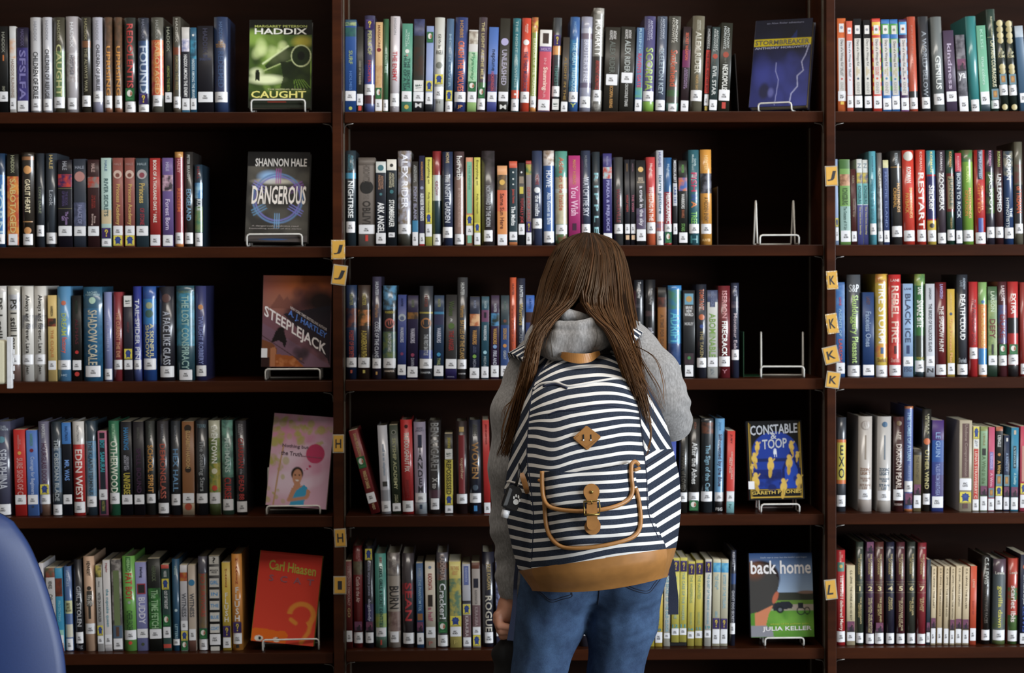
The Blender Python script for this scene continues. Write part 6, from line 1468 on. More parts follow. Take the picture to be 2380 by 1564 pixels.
fr.chain([Q(1292, 742, -.47), Q(1315, 732, -.495), Q(1345, 738, -.49), Q(1375, 746, -.48)], [.012, .014, .012, .010], .002)
fr.chain([Q(1250, 802, -.47), Q(1262, 790, -.43), Q(1290, 775, -.40)], [.028, .034, .03], .02)
fr.chain([Q(1412, 780, -.47), Q(1425, 780, -.43), Q(1410, 770, -.40)], [.026, .034, .03], .02)
w2 = wrinkle(.0012, 60, 8)
hood = own(net_obj('hood', fr, M['hoodie'], None, w2))
# ribbed cuff
cuff = own(tube_obj('cuff', [Q(1191, 1352, -.369), Q(1191.5, 1362, -.369), Q(1192, 1377, -.367), Q(1192, 1383, -.366)], [.0315, .0325, .0305, .028], M['hoodie'], None, 20))
# --- body: head with face, neck, trunk core, arms and hands
fb = Field((Q(1130, 800, -.5)[0], -.56, 0.0), (Q(1640, 800, -.5)[0], -.04, Q(1360, 540, -.38)[2]+.03), 0.0065)
hd = Q(1357, 655, -.335)
Rt = Matrix.Rotation(math.radians(-34), 3, 'X')       # head bowed towards the shelf
def hp(x, y, z): return hd+np.array(Rt @ Vector((x, y, z)))
fb.ell(hd, (.073, .090, .096), .01, Rt)
fb.ell(hp(0, .035, -.055), (.052, .052, .060), .03, Rt)                     # jaw and chin
fb.cap(hp(0, .092, .005), hp(0, .112, -.022), .008, .011, .008)              # nose
for s in (-1, 1):
    fb.ell(hp(s*.030, .086, .008), (.014, .010, .009), .006, Rt)             # eyes under their lids
    fb.ell(hp(s*.074, .004, -.012), (.008, .018, .029), .006, Rt)            # ears
fb.cap(hp(-.016, .090, -.052), hp(.016, .090, -.052), .006, .006, .006)      # lips
fb.cap(hp(0, -.02, -.07), Q(1362, 800, -.37), .050, .055, .03)
fb.cap(Q(1365, 830, -.36), Q(1372, 1300, -.36), .075, .085, .03)
fb.cap(Q(1258, 870, -.37), Q(1462, 845, -.37), .04, .04, .03)
fb.chain(armL, [.038, .036, .033, .030, .024, .021], .02); fb.chain(armR, [.04, .036, .032, .028], .02); fb.chain(foreR+[Q(1494, 922, -.14)], [.028, .028, .022, .020], .02)
for h0, m0, k0, a0 in ((hipL, midL, kneeL, ankL), (hipR, midR, kneeR, ankR)):
    fb.chain([h0, m0, k0, a0], [.06, .046, .042, .028], .02); fb.chain([a0, a0*[1, 1, 0]+np.array([0, .02, .035]), a0*[1, 1, 0]+np.array([0, .13, .028])], [.03, .032, .022], .02)
V1, F1 = fb.mesh()
# left hand, hanging in a loose fist
fl = Field(Q(1215, 1510, -.36)-np.array([.09, .07, .02]), Q(1185, 1372, -.36)+np.array([.05, .06, .02]), 0.0024)
wrist = Q(1191, 1378, -.366)
fl.chain([Q(1192, 1362, -.367), wrist, Q(1188, 1400, -.364)], [.022, .0215, .023], .01)
pal = Q(1182, 1420, -.368)
fl.ell(Q(1178, 1418, -.368), (.021, .026, .030), .012)
FG = [((1157, 1430, -.386), (1160, 1453, -.394), (1181, 1457, -.396)), ((1157, 1443, -.380), (1163, 1466, -.388), (1184, 1468, -.390)),
      ((1161, 1455, -.371), (1168, 1478, -.378), (1187, 1478, -.380)), ((1166, 1464, -.361), (1172, 1495, -.364), (1180, 1503, -.364))]
for i, (q0_, q1_, q2_) in enumerate(FG):
    r = (.0088, .0090, .0086, .0076)[i]; a_, b_, c_ = Q(*q0_), Q(*q1_), Q(*q2_)
    fl.cap(pal, a_, .014, r+.0014, .009); fl.chain([a_, b_, c_], [r, r*.94, r*.82], .0016)
fl.chain([Q(1180, 1410, -.350), Q(1163, 1440, -.338), Q(1172, 1466, -.338)], [.013, .0098, .0082], .006)
V2, F2 = fl.mesh()
# right hand, hidden before the chest, lightly curled
frh = Field(Q(1494, 922, -.14)-np.array([.09, .06, .09]), Q(1494, 922, -.14)+np.array([.08, .13, .09]), 0.003)
wr0 = Q(1494, 922, -.14); pc = wr0+np.array([-.02, .045, .01])
frh.cap(Q(1505, 930, -.17), wr0, .022, .021, .01); frh.ell(pc, (.034, .042, .016), .012)
for i in range(4):
    b0 = pc+np.array([-.028+.018*i, .034, .004]); ln = (.9, 1.05, 1.0, .8)[i]
    frh.chain([b0, b0+np.array([0, .028, .006])*ln, b0+np.array([0, .044, -.012])*ln, b0+np.array([0, .042, -.030])*ln], [.0098, .009, .0086, .0078], .003)
frh.chain([pc+np.array([-.026, -.01, 0]), pc+np.array([-.050, .012, -.004]), pc+np.array([-.050, .036, -.012])], [.012, .0105, .009], .006)
V3, F3 = frh.mesh()
VV = np.concatenate([V1, V2, V3]); FF = np.concatenate([F1, F2+len(V1), F3+len(V1)+len(V2)])
body = own(mesh_obj('body', VV.tolist(), FF.tolist(), M['skin'], None, smooth=True))
for s in (-1, 1):
    c = hp(s*.030, .0945, .008); o = Field(c-.012, c+.012, .0015); o.ell(c, (.006, .003, .004), .001); V, F = o.mesh()
    own(mesh_obj('eye', V.tolist(), F.tolist(), M['black'], None, smooth=True))
# shoes, standing on the floor
M['shoe'] = simple('dark_canvas_shoe', hx('22242c'), .8)
for an in (ankL, ankR):
    fs_ = Field((an[0]-.07, an[1]-.10, -.01), (an[0]+.07, an[1]+.24, .16), .006)
    fs_.chain([np.array([an[0], an[1]-.01, .05]), np.array([an[0], an[1]+.06, .045]), np.array([an[0], an[1]+.15, .036])], [.044, .044, .036], .02)
    fs_.cap(np.array([an[0], an[1], .06]), np.array([an[0], an[1]-.004, .11]), .042, .041, .015)
    V, F = fs_.mesh(); V[:, 2] = np.maximum(V[:, 2], .002)
    own(mesh_obj('shoe', V.tolist(), F.tolist(), M['shoe'], None, smooth=True))

# ------------------------------------------------------------------ hair in strands
DY = 0.055
G = [
 [(1352,545,-.33),(1318,555,-.31),(1291,582,-.30),(1264,650,-.31),(1251,720,-.35),(1238,785,-.44),(1220,865,-.50),(1198,950,-.51),(1178,1020,-.51),(1166,1060,-.50)],
 [(1356,543,-.36),(1327,552,-.35),(1302,578,-.36),(1272,650,-.38),(1258,720,-.41),(1247,790,-.50),(1234,850,-.54),(1215,930,-.54),(1196,1010,-.53),(1178,1060,-.52)],
 [(1360,542,-.38),(1341,551,-.40),(1322,576,-.425),(1294,650,-.44),(1276,715,-.46),(1244,785,-.53),(1234,840,-.56),(1222,900,-.55),(1208,960,-.54)],
 [(1365,542,-.39),(1345,585,-.45),(1318,655,-.48),(1300,708,-.49),(1262,752,-.535),(1244,796,-.555),(1232,845,-.56)],
 [(1370,543,-.39),(1364,590,-.46),(1342,660,-.495),(1326,702,-.495),(1290,733,-.52),(1258,765,-.545),(1242,805,-.555)],
 [(1373,543,-.39),(1382,590,-.46),(1372,660,-.495),(1364,704,-.495),(1384,738,-.53),(1418,770,-.56),(1440,812,-.585),(1466,880,-.60),(1492,950,-.61)],
 [(1377,544,-.38),(1402,588,-.44),(1403,660,-.475),(1396,708,-.485),(1414,752,-.52),(1444,800,-.56),(1470,865,-.585),(1498,950,-.60),(1510,1035,-.60)],
 [(1381,543,-.37),(1404,554,-.38),(1421,583,-.41),(1430,660,-.43),(1432,720,-.45),(1446,780,-.50),(1468,840,-.55),(1490,905,-.57),(1502,985,-.585)],
 [(1386,545,-.35),(1414,556,-.34),(1437,587,-.35),(1448,660,-.37),(1454,720,-.40),(1466,780,-.45),(1478,835,-.50),(1494,900,-.53)],
 [(1391,547,-.32),(1420,558,-.30),(1443,588,-.30),(1458,660,-.31),(1464,720,-.33),(1472,780,-.38),(1482,825,-.42)]]
NG = 16
GP = [catmull([tuple(P(x, y, Y)) for x, y, Y in g], NG) for g in G]
hr = np.random.default_rng(11)
HV, HF, HC = [], [], []
def strand(path, r0, col, tip):
    n = len(path); b = len(HV)
    for i in range(n):
        t = path[min(i+1, n-1)]-path[max(i-1, 0)]; t /= np.linalg.norm(t)+1e-9
        a = np.cross(t, (0, 1, 0.2)); a /= np.linalg.norm(a)+1e-9; c = np.cross(t, a)
        f = i/(n-1); r = r0*(1-.75*f**4); cc = col*(1-f)+tip*f
        for k in range(3):
            an = 2.094*k+.5; HV.append(path[i]+r*(a*math.cos(an)+c*math.sin(an))); HC.append(cc)
    for i in range(n-1):
        for k in range(3):
            k2 = (k+1) % 3; HF.append((b+i*3+k, b+i*3+k2, b+i*3+3+k2, b+i*3+3+k))
W = [620, 620, 580, 500, 300, 460, 520, 520, 580]
root_c = [np.array(hx(q)) for q in ('26160b', '1b0f07', '301c0f', '241409', '3a2413')]
tip_c = [np.array(hx(q)) for q in ('573519', '432611', '684424')]
for gi, cnt in enumerate(W):
    for _ in range(cnt):
        u = hr.uniform(0, 1)
        ue = np.full((NG, 1), u)
        if gi == 4:      # the hair parts at the nape and falls to either side of the hood
            sp = np.clip((np.linspace(0, 1, NG)-.30)/.22, 0, 1)[:, None]; sp = sp*sp*(3-2*sp); ue = u*(1-sp)+(0.0 if u < .35 else 1.0)*sp
        p = GP[gi]*(1-ue)+GP[gi+1]*ue
        cl = hr.integers(0, 6); jit = hr.normal(0, 1, 3)*np.array([.0034, .0034, .0015])
        depth = hr.uniform(0, 1)**1.5*.022
        tt = np.linspace(0, 1, NG)[:, None]
        off = jit*(.35+1.4*tt)+np.array([0, 1, 0])*depth*(.3+tt*.7)
        clump = np.array([math.sin(cl*2.1+gi), 0.25*math.cos(cl*1.7), 0])*.006*tt**1.5
        wav = np.stack([np.sin(tt[:, 0]*5+cl+gi*.7)*.0016, np.zeros(NG), np.zeros(NG)], 1)*tt
        L = hr.uniform(.80, 1.0) if hr.uniform() < .85 else hr.uniform(.6, .85)
        if gi < 2: L = hr.uniform(.58, .92) if hr.uniform() < .9 else 1.0
        q = p+off+clump+wav
        m = max(6, int(NG*L)); q = q[:m]
        rc = root_c[hr.integers(0, 5)]; tc = tip_c[hr.integers(0, 3)]
        if hr.uniform() < .10: rc = rc*2.0; tc = tc*1.35
        q = q+(np.cumsum(hr.normal(0, .00055, (len(q), 3)), 0)*np.array([1, .4, .2]))
        strand(q, hr.uniform(.0008, .0017), rc, rc*.4+tc*.6)
# loose single strands over shoulder, sleeve and bag
loose = [[(1462,780,-.47),(1500,850,-.56),(1530,900,-.575),(1542,945,-.575)], [(1470,800,-.48),(1520,830,-.56),(1540,880,-.575),(1545,930,-.58)], [(1236,840,-.55),(1205,900,-.56),(1180,960,-.56),(1168,1010,-.56),(1172,1055,-.55)],
         [(1500,940,-.61),(1512,1000,-.62),(1510,1040,-.62),(1502,1062,-.62)], [(1490,900,-.6),(1508,960,-.62),(1514,1010,-.63),(1506,1045,-.63)], [(1205,900,-.56),(1190,930,-.56),(1172,950,-.56),(1165,985,-.55)], [(1440,800,-.56),(1480,860,-.6),(1505,900,-.61),(1540,960,-.61)], [(1262,660,-.32),(1240,760,-.42),(1228,800,-.5),(1240,830,-.56)]]
for g in loose:
    p = catmull([tuple(P(*q)) for q in g], 14)
    for _ in range(4): strand(p+hr.normal(0, .0012, 3)*np.linspace(.2, 2.5, 14)[:, None], .0007, root_c[2], tip_c[2])
hair = own(mesh_obj('hair', HV, HF, M['hair'], None, smooth=True, cols=HC))
# scalp volume below the strands
fc = Field(Q(1357, 760, -.34)-np.array([.14, .17, .04]), Q(1357, 535, -.34)+np.array([.14, .13, .02]), .006)
fc.ell(hd+np.array([0, -.012, .008]), (.077, .092, .096), .01, Rt)
fc.cap(Q(1300, 690, -.385), Q(1266, 770, -.44), .030, .014, .03); fc.cap(Q(1425, 690, -.385), Q(1456, 770, -.44), .028, .014, .03)
fc.cap(Q(1335, 640, -.42), Q(1315, 705, -.44), .03, .018, .03); fc.cap(Q(1385, 640, -.42), Q(1392, 705, -.44), .03, .018, .03)
fc.ell(hp(0, .095, -.045), (.058, .06, .075), .01, Rt, sub=True)
V, F = fc.mesh()
own(mesh_obj('scalp_hair', V.tolist(), F.tolist(), M['hair'], None, smooth=True, cols=[tuple(hx('1a0e07'))]*len(V))); M['hair_base'] = M['hair'].copy(); M['hair_base'].name = 'brown_hair_base'; M['hair_base'].node_tree.nodes['Principled BSDF'].inputs['Roughness'].default_value = .9; M['hair_base'].node_tree.nodes['Principled BSDF'].inputs['Specular IOR Level'].default_value = .1; bpy.data.objects['scalp_hair'].data.materials[0] = M['hair_base']
# --- stitching of the jeans, laid on their surface
def bvh_of(*objs):
    Vs, Fs = [], []
    for o in objs:
        b = len(Vs); mw = Matrix.Identity(4); Vs += [v.co.copy() for v in o.data.vertices]; Fs += [tuple(b+i for i in p.vertices) for p in o.data.polygons]
    return BVHTree.FromPolygons(Vs, Fs)
def hit(bv, px, py, off=0.0):
    d = ray(px, py).normalized(); h = bv.ray_cast(CAM_LOC, d)
    if h[0] is None: return None
    n = h[1]
    if n.dot(d) > 0: n = -n
    return h[0]+n*off
bj = bvh_of(jeans)
def seam(name, pts, r, mat, bv, n=24, off=0.0005):
    c = catmull([(x, y, 0) for x, y in pts], n); q = [hit(bv, x, y, off) for x, y, _ in c]; q = [w for w in q if w is not None]
    if len(q) > 2: return own(tube_obj(name, q, r, mat, None, 6))
for dx in (0, 5):
    seam('pocket_seam', [(1240, 1366-dx), (1262, 1384-dx), (1282, 1399-dx), (1306, 1393-dx), (1328-dx*.4, 1387-dx), (1329-dx*.4, 1377)], .0009, M['stitch'], bj)
    seam('pocket_seam', [(1452, 1362-dx), (1478, 1373-dx), (1506, 1378-dx), (1522-dx*.5, 1362-dx), (1537-dx, 1342)], .0009, M['stitch'], bj)
seam('back_seam', [(1393, 1368), (1392, 1385), (1389, 1405)], .0012, M['stitch'], bj)

bhd = bvh_of(hood)
M['grey_seam'] = simple('grey_hood_seam', hx('6a6866'), .95)
seam('hood_seam', [(1284, 772), (1282, 795), (1286, 830)], .0009, M['grey_seam'], bhd, 16, .0002)
seam('hood_seam', [(1384, 760), (1388, 780), (1382, 806)], .0009, M['grey_seam'], bhd, 16, .0002)

# ------------------------------------------------------------------ striped backpack
pk0 = Q(1385, 1373, -0.56)
pack = empty('backpack', tuple(pk0))
tag(pack, 'navy and white striped canvas backpack with tan leather trim on the person', 'backpack')
def ownp(o):
    o.parent = pack; o.matrix_parent_inverse = Matrix.Translation(-pack.location); return o
def interp(tab, y):
    xs = [t[0] for t in tab]; return float(np.mean(np.interp([y-16, y-8, y, y+8, y+16], xs, [t[1] for t in tab])))
SL = [(826, 1292), (850, 1262), (885, 1241), (940, 1230), (1000, 1225), (1060, 1223), (1120, 1231), (1200, 1238), (1260, 1233), (1300, 1234), (1340, 1244), (1373, 1262)]
SR = [(826, 1424), (850, 1448), (885, 1472), (940, 1484), (1000, 1491), (1060, 1498), (1120, 1504), (1200, 1508), (1260, 1534), (1300, 1551), (1340, 1549), (1373, 1540)]
XL = [(826, 1278), (850, 1244), (885, 1225), (940, 1207), (1000, 1193), (1060, 1182), (1115, 1173), (1125, 1171), (1200, 1182), (1260, 1194), (1300, 1206), (1340, 1222), (1373, 1240)]
XR = [(826, 1436), (850, 1470), (885, 1496), (940, 1526), (1000, 1548), (1050, 1560), (1120, 1576), (1200, 1582), (1250, 1578), (1300, 1572), (1340, 1562), (1373, 1550)]
YS = [(826, -.505), (850, -.535), (885, -.57), (940, -.595), (1000, -.61), (1120, -.625), (1260, -.63), (1340, -.625), (1373, -.60)]
YF = [(826, -.515), (850, -.56), (885, -.61), (940, -.645), (1000, -.665), (1120, -.685), (1260, -.695), (1340, -.685), (1373, -.64)]
def tilt(y): return np.interp(y, [826, 950, 1100, 1300, 1373], [-.02, -.07, -.11, -.145, -.10])
def ypx(y, x):
    t = y + float(tilt(y))*(x-1385)
    if y > 1300: t -= (y-1300)/73*14*((x-1392)/150)**2
    return t
CATS = {}
def csec(y, part, n):
    "cross-section of one panel at nominal row y: list of (px, py, Y)"
    sl, sr, xl, xr, ys, yf = interp(SL, y), interp(SR, y), interp(XL, y), interp(XR, y), interp(YS, y), interp(YF, y)
    if part == 'front': c = [(sl, ys), (sl+(sr-sl)*.12, ys*.45+yf*.55), (sl+(sr-sl)*.3, yf+.006), ((sl+sr)/2, yf), (sl+(sr-sl)*.7, yf+.006), (sr-(sr-sl)*.12, ys*.45+yf*.55), (sr, ys)]
    elif part == 'left': c = [(xl+14, -.44), (xl+2, -.475), (xl, -.51), (xl*.6+sl*.4-1, ys*.5-.255), (sl, ys)]
    else: c = [(sr, ys), (xr*.6+sr*.4+1, ys*.5-.255), (xr, -.51), (xr-2, -.475), (xr-14, -.44)]
    q = catmull([(a, b, 0) for a, b in c], n)
    return [(a, ypx(y, a), b) for a, b, _ in q]
wv = np.random.default_rng(21)
wk = [(wv.uniform(.01, .05), wv.uniform(.005, .03), wv.uniform(0, 6.3), wv.uniform(.4, 1)) for _ in range(9)]
def wob(x, y): return sum(a*math.sin(kx*x+ky*y+p) for kx, ky, p, a in wk)/3
def panel(name, part, y0, y1, nu, nv, sfun, mat, bulge=0.0, puck=0.0016):
    V, F, A = [], [], []
    for j in range(nv):
        y = y0+(y1-y0)*j/(nv-1); c = csec(y, part, nu)
        for i, (x, py, Y) in enumerate(c):
            w_ = wob(x, py)
            Yd = Y + puck*w_ - (bulge*math.sin(math.pi*i/(nu-1))**.5*math.sin(math.pi*j/(nv-1))**.4 if bulge else 0)
            V.append(P(x, py, Yd)); A.append(sfun(x, py, y, w_) if sfun else 0)
    for j in range(nv-1):
        for i in range(nu-1):
            a = j*nu+i; F.append((a, a+nu, a+nu+1, a+1))
    return ownp(mesh_obj(name, V, F, mat, None, smooth=True, uvattr=A if sfun else None))
PER = 21.4
def dip(x, y): return 9*math.exp(-((x-1285)/32.0)**2)*math.exp(-((y-1020)/95.0)**2)-5*math.exp(-((x-1455)/40.0)**2)*math.exp(-((y-1010)/90.0)**2)
def arch(x, y):
    sl, sr = interp(SL, y), interp(SR, y); u = (2*x-sl-sr)/(sr-sl); t = min(max((1000-y)/75.0, 0), 1); t = t*t*(3-2*t)
    return t*(34 if u < 0 else 24)*abs(u)**3.2
def s_front(x, py, y, w_): return (y - arch(x, y) - dip(x, y)*1.0 + 1.4*w_ - 3*math.sin((x-1230)/42.0) - 834)/PER
front = panel('front_panel', 'front', 826, 1300, 70, 110, s_front, M['stripe'], puck=.0036)
gl = panel('side_panel', 'left', 826, 1118, 26, 70, lambda x, py, y, w_: (py+1.75*x)/40.0+.1*w_, M['stripe'])
gr = panel('side_panel', 'right', 826, 1072, 26, 60, lambda x, py, y, w_: (py-1.55*x)/40.0+.1*w_, M['stripe'])
pl_ = panel('side_pocket', 'left', 1112, 1300, 26, 50, lambda x, py, y, w_: (py-.22*x)/22.5+.06*w_, M['stripe'], bulge=.012)
pr_ = panel('side_pocket', 'right', 1060, 1300, 30, 60, lambda x, py, y, w_: (py+.62*x)/29.0+.08*w_, M['stripe'], bulge=.014)
for part, nm in (('front', 'base_panel'), ('left', 'base_side'), ('right', 'base_side')):
    panel(nm, part, 1299, 1373, 60 if part == 'front' else 20, 22, None, M['leather'], puck=.0018)
# closed underside, top and back of the bag
ring = []
for part in ('left', 'front', 'right'):
    ring += csec(1373, part, 16)
V = [P(x, y, Y) for x, y, Y in ring]; cc = P(1392, 1368, -.53); V.append(cc)
n = len(ring); F = [(i, (i+1) % n, n) for i in range(n)]
ownp(mesh_obj('underside', V, F, M['leather'], None, smooth=True))
V, F = [], []
for j in range(24):
    y = 826+(1373-826)*j/23; a, b = interp(XL, y)+14, interp(XR, y)-14
    for i in range(10):
        x = a+(b-a)*i/9; V.append(P(x, ypx(y, x), -.44))
for j in range(23):
    for i in range(9):
        q = j*10+i; F.append((q, q+1, q+11, q+10))
ownp(mesh_obj('back_panel', V, F, M['navy_web'], None, smooth=True))
ring = [q for part in ('left', 'front', 'right') for q in csec(826, part, 12)]
V = [P(x, y, Y) for x, y, Y in ring]; V.append(P(1360, 822, -.46)); n = len(ring)
ownp(mesh_obj('top_panel', V, [((i+1) % n, i, n) for i in range(n)], M['navy_web'], None, smooth=True))
BV = bvh_of(front, gl, gr, pl_, pr_)
def on(px, py, off=0.0):
    h = hit(BV, px, py, 0)
    if h is None: h = P(px, py, -.62)
    d = (CAM_LOC-h).normalized(); return h + d*off
def strip(name, pts, r, mat, off=0.0, n=40, sides=8, closed=False):
    c = catmull([(a, b, 0) for a, b in pts], n, closed); q = [on(x, y, off) for x, y, _ in c]
    return ownp(tube_obj(name, q, r, mat, None, sides, closed))
# seams between panels, pocket hems, flap zip fold
strip('seam', [(1264, 850), (1243, 888), (1232, 945), (1227, 1005), (1225, 1062), (1233, 1122), (1240, 1202), (1236, 1300)], .0012, M['navy_web'], .0004)
strip('seam', [(1446, 846), (1471, 880), (1483, 935), (1490, 995), (1497, 1052), (1503, 1110), (1507, 1190), (1530, 1250)], .0012, M['navy_web'], .0004)
M['white_hem'] = simple('white_canvas_hem', hx('cfcbc6'), .9)
strip('pocket_hem', [(1179, 1119), (1190, 1120), (1210, 1126), (1228, 1132)], .0020, M['white_hem'], .0016, 20)
strip('pocket_hem', [(1503, 1084), (1520, 1073), (1540, 1060), (1559, 1048)], .0022, M['stitch'], .002, 20)
strip('zip_fold', [(1240, 905), (1258, 892), (1290, 888), (1318, 897), (1350, 893), (1400, 884), (1440, 880), (1468, 892)], .0026, M['white_hem'], .0010, 40)
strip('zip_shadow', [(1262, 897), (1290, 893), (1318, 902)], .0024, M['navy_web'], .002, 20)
strip('panel_fold', [(1275, 963), (1300, 955), (1340, 952), (1365, 944), (1410, 942), (1452, 948)], .0016, M['navy_web'], .0004, 40)
strip('base_seam', [(1236, 1321), (1270, 1325), (1310, 1328), (1360, 1326), (1410, 1318), (1470, 1301), (1530, 1284), (1553, 1275)], .0010, M['leather_stitch'], .0006, 50)
# stitched ends of leather
def plate(name, outline, thick, mat, off, n=None, bevel=.0008):
    "flat cut-out lying on the bag: outline in photo pixels, lifted off the cloth"
    cx = sum(p[0] for p in outline)/len(outline); cy = sum(p[1] for p in outline)/len(outline)
    c = on(cx, cy, off); d = (CAM_LOC-c).normalized(); kk = mpp(c.y)
    rx = Vector((1, 0, 0)); pts = []
    for x, y in outline:
        pts.append(P(x, y, c.y)-c)
    o0 = [p+c-d*0 for p in pts]; o1 = [p+c+d*thick for p in pts]; m = len(pts)
    V = o0+o1; F = [tuple(range(m))[::-1], tuple(range(m, 2*m))]+[(i, (i+1) % m, m+(i+1) % m, m+i) for i in range(m)]
    bm = bmesh.new(); vs = [bm.verts.new(p) for p in V]
    for f in F:
        try: bm.faces.new([vs[i] for i in f])
        except Exception: pass
    bmesh.ops.recalc_face_normals(bm, faces=bm.faces[:])
    ed = [e for e in bm.edges if e.verts[0].index >= 0]
    bm.verts.index_update(); ed = [e for e in bm.edges if e.verts[0].index >= m and e.verts[1].index >= m]
    bmesh.ops.bevel(bm, geom=ed, offset=bevel, segments=2, affect='EDGES')
    me = bpy.data.meshes.new(name); bm.to_mesh(me); bm.free(); me.materials.append(mat)
    o = bpy.data.objects.new(name, me); COL.objects.link(o); return ownp(o), c, d
# front pocket and its flap
def patch(name, left, right, top, bot, off, mat, sf, nu=44, nv=36, ex=6):
    V, F, A = [], [], []
    L, R_, T, B = (catmull([(a, b, 0) for a, b in q], m)[:, :2] for q, m in ((left, nv), (right, nv), (top, nu), (bot, nu)))
    for j in range(nv):
        for i in range(nu):
            u, v = i/(nu-1), j/(nv-1)
            p = (1-u)*L[j]+u*R_[j]+(1-v)*T[i]+v*B[i]-((1-u)*(1-v)*T[0]+u*(1-v)*T[-1]+(1-u)*v*B[0]+u*v*B[-1])
            e = (1-abs(2*u-1)**ex)*(1-max(0, 2*v-1)**ex)
            V.append(on(p[0], p[1], off*e+.0005)); A.append(sf(p[0], p[1]))
    for j in range(nv-1):
        for i in range(nu-1):
            a = j*nu+i; F.append((a, a+nu, a+nu+1, a+1))
    return ownp(mesh_obj(name, V, F, mat, None, smooth=True, uvattr=A))
def s_pocket(x, y): return (y+.115*(x-1385)+3*math.sin((x-1262)/40.0)-1084)/20.8
pockL = [(1260, 1098), (1264, 1150), (1268, 1200), (1276, 1243), (1300, 1268)]
pockR = [(1474, 1078), (1482, 1140), (1488, 1190), (1488, 1222), (1468, 1250)]
pockB = [(1300, 1268), (1330, 1273), (1380, 1270), (1430, 1261), (1468, 1250)]
patch('front_pocket', pockL, pockR, [(1260, 1098), (1330, 1100), (1400, 1092), (1474, 1078)], pockB, .020, M['stripe'], s_pocket)
flL = [(1261, 1094), (1261, 1120), (1263, 1150), (1270, 1172)]
flR = [(1472, 1074), (1470, 1105), (1471, 1135), (1464, 1158)]
flB = [(1270, 1172), (1300, 1184), (1350, 1188), (1400, 1184), (1440, 1172), (1464, 1158)]
patch('pocket_flap', flL, flR, [(1261, 1094), (1330, 1097), (1400, 1090), (1472, 1074)], flB, .027, M['stripe'], s_pocket, ex=10)
strip('pocket_piping', [(1264, 1130), (1266, 1180), (1270, 1222), (1281, 1250), (1302, 1269), (1332, 1274), (1380, 1271), (1430, 1262), (1468, 1250), (1485, 1232), (1489, 1205), (1485, 1165), (1478, 1135)], .0044, M['leather'], .012, 70)
strip('flap_piping', [(1260, 1095), (1260, 1125), (1263, 1155), (1274, 1175), (1300, 1184), (1350, 1188), (1400, 1184), (1440, 1173), (1463, 1158), (1470, 1138), (1467, 1105), (1468, 1080), (1476, 1073), (1484, 1080)], .0044, M['leather'], .025, 70)
strip('piping_loop', [(1252, 1116), (1257, 1118), (1262, 1116)], .0034, M['leather'], .012, 8)
strip('piping_loop', [(1474, 1092), (1480, 1091), (1486, 1088)], .0036, M['leather'], .012, 8)
# diamond patch with two slots
plate('diamond_patch', [(1361, 990), (1365, 990), (1395, 1013), (1396, 1017), (1368, 1044), (1364, 1046), (1334, 1021), (1332, 1017)], .0024, M['leather'], .004)
for x in (1356, 1373):
    plate('slot', [(x-1.6, 1010), (x+1.6, 1009.5), (x+2.0, 1024), (x-1.2, 1024.5)], .0008, M['black'], .0066, bevel=.0002)
    plate('slot_cloth', [(x-1.0, 1021), (x+1.9, 1020.5), (x+1.9, 1024.4), (x-1.0, 1024.8)], .0006, M['white_hem'], .0074, bevel=.0001)
def dashes(path, n, off, name='stitching'):
    c = catmull([(a, b, 0) for a, b in path], 2*n); parts = []
    for i in range(n):
        parts.append(tube_vf([on(c[2*i][0], c[2*i][1], off), on(c[2*i+1][0], c[2*i+1][1], off)], .00045, 5))
    v, f = join_vf(parts); o = ownp(mesh_obj(name, v, f, M['leather_stitch'], None)); o['kind'] = 'stuff'; return o
for a, b in (((1363, 994), (1391, 1016)), ((1391, 1016), (1366, 1041)), ((1366, 1041), (1337, 1018)), ((1337, 1018), (1363, 994))):
    dashes([a, b], 12, .0068)
# closing strap with brass buckle
def arc(cx, cy, r, a0, a1, n, ry=None): return [(cx+r*math.cos(math.radians(a0+(a1-a0)*i/n)), cy-(ry or r)*math.sin(math.radians(a0+(a1-a0)*i/n))) for i in range(n+1)]
plate('strap_tab', [(1365, 1172)]+[(1363, 1162)]+arc(1374.5, 1143, 19, 205, -25, 16)+[(1388, 1162), (1387, 1172)], .0028, M['leather'], .030)
plate('strap_keeper', arc(1377.5, 1219, 20, 155, 25, 6)[::-1][:0]+[(1365, 1206)]+[(1358, 1222)]+arc(1377, 1224, 19, 190, 350, 14)+[(1396, 1218), (1390, 1206)], .0026, M['leather'], .024)
plate('strap', [(1363, 1171), (1388, 1171), (1389, 1222)]+arc(1376.5, 1222, 12.5, 0, -180, 10, 11)+[(1364, 1222)], .0030, M['leather'], .0335)
c0 = on(1375, 1180, .0385); d0 = (CAM_LOC-c0).normalized()
bk = [P(x, y, c0.y)+d0*.002 for x, y in ((1357, 1166), (1375, 1164.5), (1393, 1163.5), (1394, 1180), (1393.5, 1195), (1376, 1196), (1358.5, 1197), (1357.5, 1180))]
ownp(tube_obj('buckle', bk, .0017, M['brass'], None, 8, closed=True))
ownp(tube_obj('buckle_bar', [P(1359, 1196.5, c0.y)+d0*.0035, P(1394, 1195, c0.y)+d0*.0035], .0024, M['brass'], None, 8))
ownp(tube_obj('buckle_prong', [P(1375, 1164, c0.y)+d0*.004, P(1375.3, 1172, c0.y)+d0*.004], .0015, M['brass'], None, 6))
rv = on(1375, 1143.5, .0335); fz = Field(rv-Vector((.007, .007, .007)), rv+Vector((.007, .007, .007)), .0008); fz.ell(np.array(rv), (.0036, .0022, .0036), .001); V, F = fz.mesh()
ownp(mesh_obj('rivet', V.tolist(), F.tolist(), M['brass'], None, smooth=True))
